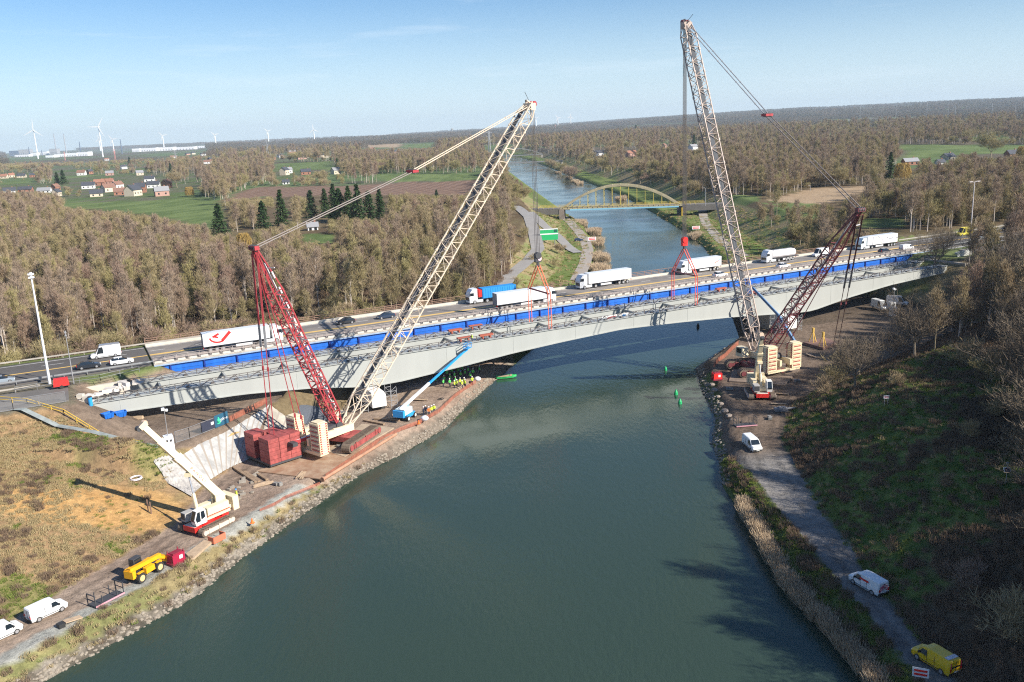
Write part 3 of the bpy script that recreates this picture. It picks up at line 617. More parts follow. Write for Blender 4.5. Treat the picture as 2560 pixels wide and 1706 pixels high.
    mb = MB(); Lm = (b-a).length; mb.bar(a+am*Lm*.1+um*.5-sd*.5, a+am*Lm*.92+um*.3-sd*.3, .5, .12, mi=0, up=um); 
    for k in range(10): c = a+am*Lm*(.12+.08*k)+um*.6; mb.bar(c-sd*.9, c-sd*.9+am*1.2, .26, mi=0)
    for k in (.36, .52, .9): c = a+am*Lm*k-sd*1.2; mb.bar(c, c-sd*1.9+Vector((0, 0, .2)), .16, mi=0)
    mb.build('mast_fittings', mat('pale_grey_fittings', (.60, .58, .58), .6), mast)
    # pendants boom head -> coupling -> mast head
    k1 = R(tip)+(R(mtip)-R(tip))*coup
    k1 = k1-Vector((0, 0, 1.0))
    mb = MB()
    for s in (-.55, .55):
        n = 9; P = [q+(k1-q)*(i/n)+sd*s for i in range(n+1)]
        for i in range(n): mb.bar(P[i], P[i+1], .15); mb.box(P[i], (.28, .28, .28))
    mb.build('boom_pendants', boomm if boomm is beige else steel, th)
    mb = MB(); mb.box(k1, (1.5, 1.9, .5), rz=ha); mb.tube(k1-sd*.9, k1+sd*.9, .4, n=10, mi=1); mb.build('pendant_coupling', [red, dark], th)
    mb = MB()
    for s in (-.6, .6): mb.tube(k1+sd*s, b+sd*s, .095, n=6)
    for s in (-.3, .3): mb.tube(q+sd*s-ax*.5, S(-2.2, s, z0+4.2), .035, n=4)
    mb.build('luffing_ropes', mat('greased_rope', (.24, .20, .18), .6), th)
    # mast head down to the superlift and to the rear of the superstructure
    mb = MB(); s0 = R(sl_pt)
    for s in (-.7, .7):
        c1 = b+sd*s-Vector((0, 0, 1)); c2 = Vector((s0.x, s0.y, 0))+sd*s+Vector((0, 0, s0.z)); m1 = c1+(c2-c1)*.38
        mb.bar(c1, m1, .26); mb.bar(m1, m1+(c2-c1)*.12, .34, mi=1); mb.bar(m1+(c2-c1)*.12, c2, .13); mb.box(c1+(c2-c1)*.62, (.3, .3, .7))
        c3 = S(-9.5, s*1.4, z0+3.4) if boomm is beige else S(cw_c, s*1.4, z0+5.5)
        mb.bar(b+sd*s*.6, c3, .12); mb.box(c3+(b-c3)*.12, (.3, .3, .7))
    mb.build('mast_pendants', [red if mastm is red else maroon, steel], th)
    if boomm is beige:
        mb = MB(); e = S(-12.2, 0, z0+3.2); mb.bar(S(-1.5, 0, z0+3.0), e, .55, .6); mb.tube(e, S(-7.5, 0, z0+3.5), .22, mi=1); mb.box(e, (1.0, 2.6, .7), rz=ha, mi=2)
        for s in (-1, 1): mb.bar(S(-2.0, s*.9, z0+3.0), a+am*Lm*.2+sd*s*.8, .2)
        mb.build('superlift_beam', [red, white, dark], th)
    return th, hd, sd
def hook_block(lab, t, m, ztop, zh, zsp, col, spans, tipz, nrope):
    th = thing('hook_block', lab, 'crane hook block', W(t, m, zsp), UANG, 'crane hook blocks above the girders')
    mb = MB(); z = zh-zsp; mb.box((0, 0, z+.9), (1.5, .7, 1.9)); mb.tube((0, -.5, z+1.4), (0, .5, z+1.4), .75, n=14); b = mb.build('block', col, th)
    mb = MB(); mb.box((0, 0, z-.5), (.5, .5, .9)); mb.tube((-.6, 0, z-.9), (.6, 0, z-.9), .16, n=8); mb.build('hook', dark, b)
    mb = MB(); 
    if col is not redp: mb.tube((.3, -.42, z+.7), (.3, -.38, z+.7), .5, n=12); mb.build('round_sign', mat('pink_white_disc', (.8, .55, .6), .5), b)
    mb = MB()
    for m2 in spans:
        y = -(m2-m); mb.bar((-.35, y*.05, z-.9), (-.35, y, .1), .17); mb.bar((.35, y*.05, z-.9), (.35, y, .1), .17)
        mb.bar((-.35, y, 0), (-.35, y, 12.9-zsp), .13); mb.bar((.35, y, 0), (.35, y, 12.9-zsp), .13)
    mb.build('slings', orange if col is not redp else mat('red_sling', (.75, .09, .06), .7), th)
    mb = MB(); mb.bar((0, -(spans[0]-m), 0), (0, -(spans[1]-m), 0), .3); mb.build('spreader_bar', maroon, th)
    mb = MB()
    for k in range(nrope):
        x = (-.55+1.1*k/(nrope-1)); mb.tube((x, 0, z+1.9), (x*.8, 0, tipz-zsp), .055, n=5)
    mb.build('hoist_ropes', rope, th)
    return th
HL = W(82, 10.1); TL = (-41.3, 142.7, 40.0)
hook_block('black hook block with orange slings hanging from the left beige boom', 82, 10.1, 30, 27.6, 20.9, dark, (5.5, 14.8), 61.5, 4)
HR = W(123.2, 10.1)
hook_block('bright red hook block with red slings hanging from the tall right boom', 123.2, 10.1, 30, 27.2, 20.2, redp, (5.5, 14.8), 79, 6)
hL = (HL.x+31.2, HL.y-151.6)
crawler_crane('left crawler crane with beige lattice boom and bright red mast beside red ballast blocks', (-32.3, 150.8, 2.95), (-30.9, 152.0, 6.0), (HL.x-.2, HL.y-.2, 62), (-32.0, 150.9, 5.9), TL, math.atan2(11, 4.3), (-27.9, 150.0), 8.2, 11.5, -8.6, None, (-42.1, 143.5, 7.5), .50, beige, red, hL, cabside=1)
hR = (HR.x-54.5, HR.y-189.5)
crawler_crane('right crawler crane with very tall rusty beige boom and dark red mast', (55.6, 186.5, 2.95), (54.5, 189.5, 6.2), (HR.x+.1, HR.y-.3, 79.2), (55.4, 188.0, 6.0), (66.6, 165.4, 39.3), math.atan2(1.2, 9.2), (53.5, 181.6), 7.5, 10.5, -8.3, None, (V3(2088, 868, 5).x, V3(2088, 868, 5).y, 5), .52, mat('rusty_beige_lattice', (.55, .43, .36), .6, var=.35, vscale=1.2), maroon, hR, cabside=1)
# superlift ballast hanging behind the left crane
c1, c2, c0 = V3(677, 1168, 3.1), V3(757, 1142, 3.1), V3(616, 1142, 3.1); e1 = c2-c1; e2 = c0-c1
sbt = thing('ballast_tray', 'stack of red ballast blocks hanging behind the left crawler crane', 'crane ballast', (c1.x, c1.y, 3.1))
def pbox(mb, o, a, b, z0, z1, mi=0):
    o = Vector(o); mb.hexa([o+Vector((0, 0, z0)), o+a+Vector((0, 0, z0)), o+a+b+Vector((0, 0, z0)), o+b+Vector((0, 0, z0)), o+Vector((0, 0, z1)), o+a+Vector((0, 0, z1)), o+a+b+Vector((0, 0, z1)), o+b+Vector((0, 0, z1))], mi)
mb = MB(); pbox(mb, (0, 0, 0), e1, e2, 0, .35); mb.build('tray', dark, sbt)
for (a0, a1, b0, b1, nz) in ((.0, 1.0, .0, .40, 6), (.0, .42, .60, 1.0, 6), (.55, 1.0, .60, 1.0, 5)):
    mb = MB()
    for k in range(nz):
        g = .012*(k % 2); n_ = 3 if a1-a0 > .6 else 1
        for i in range(n_):
            aa = a0+(a1-a0)*i/n_; ab = a0+(a1-a0)*(i+1)/n_
            pbox(mb, e1*(aa+.006+g*.5)+e2*(b0+.004+g), e1*(ab-aa-.012), e2*(b1-b0-.01), .36+k*.72, .36+k*.72+.69)
    mb.build('ballast_block_stack', redw, sbt)
# ------------------------------------------------------------------ telescopic crawler cranes
def telescopic(lab, C0, tang, head, tip, lettering=True, sc_=1.0):
    C0 = Vector(C0); th = thing('telescopic_crane', lab, 'telescopic crane', C0, 0, 'telescopic crawler cranes')
    pv = Vector((-math.sin(tang), math.cos(tang), 0))
    for s in (-1, 1):
        o = tracks(th, C0, C0+pv*2.1*s, tang, 6.2, .9, 1.15, mat('pale_track_frame', (.62, .50, .42), .6), .02)
        if lettering and s == -1: pass
    R3 = Matrix.Rotation(tang, 3, 'Z'); mb = MB(); mb.box((0, 0, .85), (3.6, 3.4, .6), rz=tang)
    for s in (-1, 1): mb.box(R3 @ Vector((s*2.5, 0, .95)), (1.3, 2.4, .75), rz=tang)
    mb.tube((0, 0, 1.1), (0, 0, 1.55), 1.2, n=14); mb.build('undercarriage', redp, th)
    mb = MB()
    for s in (-1, 1): mb.box(R3 @ Vector((s*2.5, 0, 1.36)), (1.1, 2.2, .05), rz=tang)
    mb.build("deck_plate", mat('pale_dusty_plate', (.66, .58, .50), .8), th)
    ha = math.atan2(head[1], head[0]); H3 = Matrix.Rotation(ha, 3, 'Z')
    def S(x, y, z): return H3 @ Vector((x, y, z))
    mb = MB(); mb.box(S(-.6, 0, 1.85), (5.4, 2.6, .55), rz=ha); mb.box(S(-1.2, 1.05, 2.75), (3.6, 1.0, 1.3), rz=ha); mb.box(S(-1.2, -1.05, 2.65), (3.4, .9, 1.1), rz=ha)
    mb.box(S(-2.4, .45, 3.5), (1.6, .25, 1.6), rz=ha); mb.box(S(-2.4, -.45, 3.5), (1.6, .25, 1.6), rz=ha); mb.build('superstructure', cream, th)
    mb = MB(); mb.box(S(-1.2, 1.57, 2.25), (3.8, .06, .12), rz=ha); mb.build('red_stripe', redp, th)
    cb = MB(); P = [(1.0, 1.6), (2.75, 1.6), (2.95, 2.5), (2.5, 3.7), (1.2, 3.8), (1.0, 3.4)]
    cb.rings([[S(x, .75, z) for x, z in P], [S(x, 1.75, z) for x, z in P]]); cab = cb.build('cab', mat('white_crane_cab', (.82, .80, .75), .4), th)
    cb = MB(); P2 = [(2.0, 2.1), (2.65, 2.1), (2.75, 2.6), (2.4, 3.5), (2.0, 3.55)]; cb.rings([[S(x, 1.74, z) for x, z in P2], [S(x, 1.80, z) for x, z in P2]])
    P2 = [(1.2, 2.5), (1.85, 2.3), (1.85, 3.5), (1.3, 3.5)]; cb.rings([[S(x, 1.74, z) for x, z in P2], [S(x, 1.80, z) for x, z in P2]])
    cb.face([S(2.79, .85, 1.9), S(2.79, 1.65, 1.9), S(2.99, 1.65, 2.5), S(2.99, .85, 2.5)]); cb.face([S(2.99, .85, 2.52), S(2.99, 1.65, 2.52), S(2.55, 1.65, 3.66), S(2.55, .85, 3.66)])
    cb.build('cab_window', glass, cab)
    mb = MB(); mb.box(S(1.9, -1.2, 2.3), (1.9, 1.1, 1.3), rz=ha); mb.box(S(2.87, -1.2, 2.4), (.06, .9, .9), rz=ha, mi=1); mb.build('engine_box', [mat('grey_machine_grille', (.4, .38, .36), .7), dark], th)
    mb = MB(); mb.box(S(-4.1, 0, 2.6), (1.0, 3.4, 2.1), rz=ha); mb.box(S(-3.5, 0, 2.2), (.9, 2.4, .5), rz=ha); mb.build('counterweight', cream, th)
    piv = S(-2.6, 0, 4.0); tp = Vector(tip)-C0; ax = (tp-piv).normalized(); Lb = (tp-piv).length; sd = S(0, 1, 0)
    up = ax.cross(sd).normalized(); up = up if up.z > 0 else -up
    mb = MB(); mb.bar(piv-ax*.6, piv+ax*Lb*.56, 1.0, 1.15, up=up); mb.bar(piv+ax*Lb*.52, piv+ax*Lb*.57, 1.12, 1.28, up=up); mb.box(piv+ax*Lb*.36-up*.75, (1.0, .8, .5)); boom = mb.build('boom', cream, th)
    mb = MB(); mb.bar(piv+ax*Lb*.57, piv+ax*Lb*.78, .8, .95, up=up); mb.bar(piv+ax*Lb*.77, piv+ax*Lb*.79, .9, 1.05, up=up); mb.bar(piv+ax*Lb*.79, tp-ax*.4, .64, .8, up=up); mb.build('telescopic_section', cream, boom)
    mb = MB(); mb.bar(tp-ax*.5, tp+ax*.2, .85, 1.2, up=up); mb.tube(tp+up*.5-sd*.3, tp+up*.5+sd*.3, .35, n=10); mb.tube(tp-up*.7-sd*.3, tp-up*.7+sd*.3, .38, n=10, mi=1); mb.bar(tp+up*.4, tp+up*1.1-ax*.1, .1, mi=1); mb.build('boom_head', [mat('brown_cream_head', (.62, .45, .32), .6), dark], boom)
    if lettering:
        q = Matrix((ax, up, ax.cross(up))).transposed().to_euler()
        sgn = ax.cross(up)
        o_ = piv+ax*Lb*.30+ (sgn*.52 if sgn.y < 0 else -sgn*.52)
        x_ = -ax if sgn.y > 0 else ax
        zt_ = Vector((sgn.x, sgn.y, sgn.z)) if sgn.y < 0 else -sgn
        yv = zt_.cross(x_); rot = Matrix((x_, yv, zt_)).transposed().to_euler()
        text_obj('lettering', 'P A N O L I', .62, mat('red_lettering', (.62, .06, .08), .6), boom, o_, rot)
    c0 = S(1.1, 0, 2.0); c1 = piv+ax*Lb*.36-up*.75; cm = c0+(c1-c0)*.55; mb = MB(); mb.tube(c0, cm, .26, n=10); mb.tube(cm, c1, .15, n=8, mi=1); mb.build('luffing_cylinder', [cream, chrome], th)
    return th
CL = (-45.6, 118.3, 2.62); telescopic('cream telescopic crawler crane on the left bank with its boom raised over the slope', CL, math.atan2(.86, .5), (-.60, -.80), (-52.3, 117.0, 19.0))
# lettering on the near track of the left telescopic crane
telescopic('cream telescopic crawler crane on the right bank facing the camera with a near vertical boom', (49.3, 168.2, 2.66), PI/2-.12, (-.05, -1), (49.0, 166.8, 15.4), lettering=False)

# ------------------------------------------------------------------ vehicles (local x forward, y left, z up, origin on the ground)
def wheel(parent, x, y, r, wd=.22, rimm=None):
    mb = MB(); mb.tube((x, y-wd/2, r), (x, y+wd/2, r), r, n=14); t = mb.build('tyre', rubber, parent)
    mb = MB(); s = 1 if y > 0 else -1; mb.tube((x, y+s*(wd/2-.02), r), (x, y+s*(wd/2+.015), r), r*.62, n=12); mb.build('rim', rimm or chrome, t)
def loft(secs):     # secs: x, zb, zm, zt, wb, wt
    R = []
    for x, zb, zm, zt, wb, wt in secs:
        R.append([(x, -wb*.94, zb), (x, -wb, zb+.15), (x, -wb, zm), (x, -wt, zt-.06), (x, -wt*.86, zt), (x, wt*.86, zt), (x, wt, zt-.06), (x, wb, zm), (x, wb, zb+.15), (x, wb*.94, zb)])
    mb = MB(); mb.rings(R); return mb
def lights(th, xf, xr, z, w_):
    for s in (-1, 1):
        mb = MB(); mb.box((xf, s*w_, z), (.12, .32, .16)); mb.build('headlight', lampw, th)
        mb = MB(); mb.box((xr, s*(w_+.08), z+.15), (.1, .16, .34)); mb.build('tail_light', lampr, th)
def car(lab, col, loc, rz, grp=None):
    th = thing('car', lab, 'car', loc, rz, grp)
    loft([(-2.2, .35, .62, .78, .74, .66), (-2.12, .25, .8, .98, .86, .74), (-1.3, .2, .85, 1.0, .88, .78), (1.0, .2, .82, .95, .88, .80), (2.0, .22, .68, .78, .84, .70), (2.2, .35, .55, .64, .72, .6)]).build('body', col, th, smooth=False)
    mb = MB(); R = [[(x, -w_, z) for x, z, w_ in ((-1.95, .97, .76),)]]
    P = [(-1.9, .96, .76), (-1.35, 1.40, .58), (.1, 1.43, .60), (1.05, .94, .76)]
    mb.rings([[(x, -w_, z) for x, z, w_ in P], [(x, w_, z) for x, z, w_ in P]]); mb.build('window', glass, th)
    mb = MB(); mb.box((-.62, 0, 1.43), (1.55, 1.16, .05)); mb.box((-.55, 0, 1.2), (.1, 1.34, .5)); mb.build('roof', col, th)
    for x in (-1.35, 1.35):
        for y in (-.80, .80): wheel(th, x, y, .32)
    lights(th, 2.14, -2.18, .62, .58)
    return th
def small_van(lab, col, loc, rz, grp=None, rearglass=False, L=4.4, H=1.82):
    th = thing('van', lab, 'van', loc, rz, grp); k = L/4.4
    loft([(-2.2*k, .35, .9, H-.12, .80, .68), (-2.1*k, .25, .95, H, .90, .76), (.3*k, .22, 1.0, H+.02, .91, .78), (.85*k, .22, 1.0, H-.05, .91, .76), (1.45*k, .22, .98, 1.14, .90, .80), (2.1*k, .25, .78, .95, .86, .74), (2.22*k, .38, .6, .7, .76, .66)]).build('body', col, th)
    mb = MB()
    mb.face([(1.47*k, -.74, 1.12), (1.47*k, .74, 1.12), (.90*k, .66, H-.1), (.90*k, -.66, H-.1)])
    for s in (-1, 1): 
        P = [(.35*k, s*.925, 1.05), (1.30*k, s*.925, 1.05), (.88*k, s*.81, H-.22), (.35*k, s*.81, H-.2)]; mb.face(P if s < 0 else P[::-1])
    if rearglass:
        mb.face([(-2.20*k, .66, 1.02), (-2.20*k, -.66, 1.02), (-2.17*k, -.60, H-.25), (-2.17*k, .60, H-.25)])
    mb.v = [(x*1.004, y*1.004, z+.004) for x, y, z in mb.v]; mb.build('window', glass, th)
    mb = MB(); mb.box((2.16*k, 0, .45), (.16, 1.6, .22)); mb.box((-2.2*k, 0, .45), (.12, 1.66, .22)); mb.build('bumper', plastic, th)
    for s in (-1, 1): mb = MB(); mb.box((1.15*k, s*1.0, 1.15), (.14, .2, .22)); mb.build('wing_mirror', plastic, th)
    mb = MB()
    for s in (-1, 1):
        for x, h in ((-.55*k, H*.62), (.33*k, H*.66), (1.32*k, .62)): mb.box((x, s*.915, .35+h/2), (.03, .03, h))
        mb.box((0, s*.915, .42), (2.6*k, .03, .07)); mb.box((-.45*k, s*.92, .98), (.16, .03, .04)); mb.box((.5*k, s*.92, .98), (.16, .03, .04))
    mb.box((-2.215*k, 0, 1.05), (.03, .03, 1.1)); mb.build('panel_gaps', plastic, th)
    mb = MB(); mb.box((-2.27*k, 0, .62), (.03, .52, .12)); mb.box((2.26*k, 0, .42), (.03, .52, .12)); mb.build('number_plate', mat('plate_white', (.7, .7, .66), .5), th)
    for x in (-1.33*k, 1.40*k):
        for y in (-.82, .82): wheel(th, x, y, .33)
    lights(th, 2.16*k, -2.2*k, .72, .62)
    return th
def big_van(lab, col, loc, rz, grp=None, L=5.8, H=2.55, roof=False):
    th = small_van(lab, col, loc, rz, grp, L=L, H=H)
    if roof:
        mb = MB(); mb.box((-.9, 0, H+.12), (3.8, 1.5, .1)); 
        for x in (-2.6, -1.2, .4): mb.box((x, 0, H+.05), (.08, 1.6, .1))
        mb.build('roof_rack', chrome, th)
    return th
def lorry(lab, loc, rz, box, cabm=None, grp=None, kind='box', L=13.6):
    th = thing('lorry', lab, 'lorry', loc, rz, grp); cabm = cabm or white; xf = 16.4/2
    mb = MB(); P = [(xf-2.2, .9), (xf-.05, .9), (xf, 2.2), (xf-.35, 3.1), (xf-.9, 3.75), (xf-2.2, 3.85)]
    mb.prism(P, -1.22, 1.22); mb.box((xf-1.2, 0, .65), (2.3, 2.4, .5)); cab = mb.build('cab', cabm, th)
    mb = MB(); mb.face([(xf+.01, -1.1, 2.1), (xf+.01, 1.1, 2.1), (xf-.32, 1.08, 3.02), (xf-.32, -1.08, 3.02)]); 
    for s in (-1, 1): mb.box((xf-.75, s*1.21, 2.5), (.95, .06, .75))
    mb.box((xf+.02, 0, 1.35), (.05, 1.9, .8)); cab_w = mb.build('windscreen', glass, cab)
    mb = MB(); 
    for s in (-1, 1): mb.box((xf-.1, s*1.42, 2.5), (.16, .2, .7))
    mb.build('mirror', plastic, cab)
    mb = MB(); mb.box((xf-3.2, 0, .85), (5.5, .9, .3)); mb.box((-1.2, 0, 1.05), (L-.6, .9, .25)); 
    for s in (-1, 1): mb.box((xf-2.9, s*1.05, .72), (1.6, .4, .65), mi=1); mb.box((.0, s*1.18, .72), (3.4, .06, .5), mi=1)
    mb.build('chassis', [dark, mat('light_side_skirt', (.6, .6, .6), .5)], th)
    x1 = xf-2.75; x0 = x1-L
    if kind == 'box':
        mb = MB(); mb.box(((x0+x1)/2, 0, 2.62), (L, 2.5, 2.76)); tr = mb.build('trailer_body', box, th)
        mb = MB(); mb.box(((x0+x1)/2, 0, 1.27), (L, 2.52, .1)); mb.box((x0-.02, 0, 2.6), (.05, 2.3, 2.6)); mb.build('trailer_frame', mat('grey_trailer_frame', (.25, .25, .27), .6), tr)
    elif kind == 'tank':
        mb = MB(); R = []
        for i in range(9):
            x = x0+(x1-x0)*i/8; k = .9 if i in (0, 8) else 1
            R.append([(x, 1.24*k*math.cos(a)*(1), 2.35+1.2*k*math.sin(a)) for a in [2*PI*j/14 for j in range(14)]])
        mb.rings(R); tr = mb.build('tank', box, th)
        mb = MB(); mb.box(((x0+x1)/2+.6, -1.235, 2.42), (3.2, .06, .5)); mb.build('lettering', redp, tr)
        mb = MB(); mb.box(((x0+x1)/2, 0, 3.6), (L*.8, .6, .14)); mb.build('tank_walkway', steel, tr)
    else:
        mb = MB(); mb.box(((x0+x1)/2-.4, 0, 2.4), (L-1, 2.44, 2.5)); 
        for k in range(14):
            for s in (-1, 1): mb.box((x0+.4+k*(L-1)/14, s*1.24, 2.4), (.35, .08, 2.3))
        tr = mb.build('container', box, th)
        mb = MB(); mb.box((x1-.35, 0, 2.5), (.8, 2.2, 1.8)); mb.build('red_hose_reel', redp, tr)
    for x in (xf-1.4, xf-4.9, x0+1.3, x0+2.6, x0+3.9):
        for y in (-1.08, 1.08): wheel(th, x, y, .5, .34)
    lights(th, xf-.02, x0-.02, .85, .95)
    return th
EAST, WEST = UANG, UANG+PI
def vw(v): return Vector(v)
RG = 'vehicles on the motorway'
# far lanes (heading left / west)
lorry('plain white lorry alone over the water with its cab to the left', W(115.5, -14.7, ZR), WEST, white, grp=RG)
l = lorry('white lorry with faded red and blue streak logo behind the right red slings', W(149.2, -15.2, ZR), WEST, white, grp=RG, L=11.6)
mb = MB(); mb.bar((-3.6, 1.26, 2.2), (-5.6, 1.26, 3.0), .04, .3); mb.bar((-5.0, 1.265, 2.9), (-6.0, 1.265, 3.2), .04, .3, mi=1); mb.build('lettering', [mat('faded_red_logo', (.75, .25, .2), .6), mat('faded_blue_logo', (.3, .45, .7), .6)], l)
l = lorry('short white tanker lorry with red lettering near the right boom', W(180.2, -14.6, ZR), WEST, mat('tank_white', (.80, .77, .78), .3), grp=RG, kind='tank', L=9.0)
l = lorry('white lorry with yellow and grey swoosh at the right end of the bridge', W(219.5, -14.6, ZR), WEST, white, mat('cab_pale_teal', (.70, .78, .80), .3), grp=RG)
mb = MB()
for k in range(7): a = k/7; mb.bar((2.2-3.2*a, 1.262, 3.8-2.3*a**1.5), (2.2-3.2*(a+1/7), 1.262, 3.8-2.3*(a+1/7)**1.5), .03, .26); mb.bar((1.2-3.1*a, 1.262, 3.85-2.0*a**1.4), (1.2-3.1*(a+1/7), 1.262, 3.85-2.0*(a+1/7)**1.4), .03, .16, mi=1)
mb.box((-3.4, 1.262, 3.1), (.35, .03, .3), mi=1); mb.box((-3.2, 1.262, 2.6), (.35, .03, .3), mi=1); mb.box((3.1, 1.262, 2.6), (.3, .03, 2.6), mi=1)
mb.build('swoosh', [mat('pale_yellow_swoosh', (.80, .76, .42), .5), mat('slate_swoosh', (.13, .13, .19), .5)], l)
text_obj('lettering', 'Classific Trans', .85, mat('slate_swoosh', (.13, .13, .19), .5), l, (-6.0, 1.262, 2.7), (PI/2, 0, PI))
lorry('lorry with bright blue container and white cab partly hidden behind a white trailer', W(83.6, -15.3, ZR), WEST, mat('blue_container', (.02, .26, .62), .5), grp=RG, kind='cont', L=10.5)
big_van('white van with roof ladder rack at the far left of the motorway', white, W(-8.0, -13.2, ZR), WEST, RG, roof=True)
car('black car driving beside the red mast', mat('black_car_paint', (.025, .03, .04), .25, coat=.5), W(43, -12.8, ZR), WEST, RG)
car('dark blue car just left of the beige boom', mat('dark_blue_car_paint', (.02, .04, .08), .25, coat=.5), W(52.8, -12.6, ZR), WEST, RG)
big_van('white van with black windscreen between tanker and swoosh lorry', white, W(193.5, -13.2, ZR), WEST, RG)
big_van('yellow van on the motorway beside the tall right lamp post', mat('yellow_box', (.74, .62, .07), .5), W(262, -14.6, ZR), WEST, RG, L=6.6, H=2.7)
# near lane (heading right / east)
l = lorry('long white lorry with red post horn emblem behind the red mast', W(18.3, -4.6, ZR), EAST, white, grp=RG)
mb = MB()
for k in range(8):
    a = PI*1.02+k*PI*.085; b_ = a+PI*.09
    for r_ in (1.35,): mb.bar((-5.1+r_*math.cos(a)*1.25, -1.262, 3.05+r_*math.sin(a)*.85), (-5.1+r_*math.cos(b_)*1.25, -1.262, 3.05+r_*math.sin(b_)*.85), .03, .34)
mb.bar((-4.4, -1.262, 2.1), (-2.6, -1.262, 3.85), .03, .62); mb.bar((-6.2, -1.262, 3.1), (-4.9, -1.262, 3.7), .03, .42); mb.bar((-5.9, -1.262, 3.2), (-5.1, -1.262, 2.9), .03, .35); mb.build('horn_emblem', redp, l)
text_obj('lettering', 'bpost', 1.1, mat('pale_grey_lettering', (.40, .40, .46), .6), l, (1.9, -1.262, 2.6), (PI/2, 0, 0))
lorry('white lorry with its cab at the right end behind the left orange slings', W(86.0, -4.7, ZR), EAST, white, grp=RG)
car('silver car entering at the far left edge of the motorway', mat('silver_blue_paint', (.38, .44, .50), .3, .3, coat=.5), W(-26.5, -3.2, ZR), EAST, RG)
car('white car in front of the ladder rack van at the left', white, W(-5.5, -4.8, ZR), EAST, RG)
car('dark car just ahead of the white car at the left', mat('black_car_paint', (.03,)*3), W(-11.5, -5.2, ZR), EAST, RG)
car('white car beside the lorry behind the right red slings', white, W(147.5, -5.2, ZR), EAST, RG)
car('white hatchback below the tanker lorry', white, W(170.5, -5.0, ZR), EAST, RG)
th = small_van('white pickup truck behind the swoosh lorry', white, W(222.0, -5.2, ZR), EAST, RG, L=5.0, H=1.75)
car('dark car following the white pickup at the right bridge end', mat('black_car_paint', (.03,)*3), W(212.5, -5.4, ZR), EAST, RG)
car('silver car past the lamp post at the right', mat('silver_blue_paint', (.38,)*3), W(258, -5.4, ZR), EAST, RG)
car('white car at the far right edge of the motorway', white, W(292, -5.4, ZR), EAST, RG)
car('dark car near the right frame edge on the motorway', mat('black_car_paint', (.03,)*3), W(281, -12.5, ZR), WEST, RG)
# vans on the banks
G_ = lambda px, py, z=2.64: Vector((*G(px, py, z), z))
a1 = math.atan2(2.4, 1.5)
small_van('white panel van parked on the left towpath nearest the telehandler', white, G_(118, 1537), a1-.08, 'white vans parked on the left towpath')
small_van('white panel van cut by the left frame edge', white, G_(3, 1594), a1-.08, 'white vans parked on the left towpath')
small_van('white van facing the camera on the right bank track', white, G_(1880, 1120), -PI/2+.12, L=4.9, H=1.9)
v = small_van('white van with red chevrons on its back doors on the right path', white, G_(2170, 1470), PI/2+.42, L=4.6)
mb = MB()
for k in range(4):
    for s in (-1, 1): mb.bar((-2.31, s*.04, 1.55-.17*k), (-2.31, s*.62, 1.2-.17*k), .02, .075)
mb.build('chevrons', mat('chevron_red', (.55, .03, .10), .5), v)
mb = MB(); mb.box((-.2, .925, 1.35), (1.3, .02, .22)); mb.build('lettering', redp, v)
v = small_van('yellow van with rear window at the lower right of the path', mat('yellow_van_paint', (.80, .50, .015), .3, coat=.4), G_(2338, 1662), PI/2+.42, rearglass=True, L=4.6)
mb = MB(); mb.box((-1.75, 0, 1.87), (.5, 1.35, .05)); mb.build('light_bar', mat('grey_light_bar', (.55, .55, .6), .5), v)
for s in (-1, 1): mb = MB(); mb.bar((-2.33, s*.70, 1.05), (-2.29, s*.66, 1.65), .03, .12); mb.build('red_white_marking', [mat('chevron_red', (.55, .03, .1))], v)
big_van('white van parked under the right end of the grey girders', white, G_(2198, 772, 3), -PI/2+.2)
big_van('white van beside the white cabin under the right end of the bridge', white, G_(2243, 762, 3), -PI/2+1.0)
for px, py, lab in ((2228, 778, 'small white site cabin under the right end of the bridge'),):
    th = thing('site_cabin', lab, 'cabin', G_(px, py, 2.7), .3); mb = MB(); mb.box((0, 0, 1.3), (1.6, 1.6, 2.6)); mb.build('cabin', white, th); mb = MB(); mb.box((-.3, -.81, 1.9), (.35, .04, .35)); mb.box((.3, -.81, 1.9), (.35, .04, .35)); mb.build('window', glass, th)
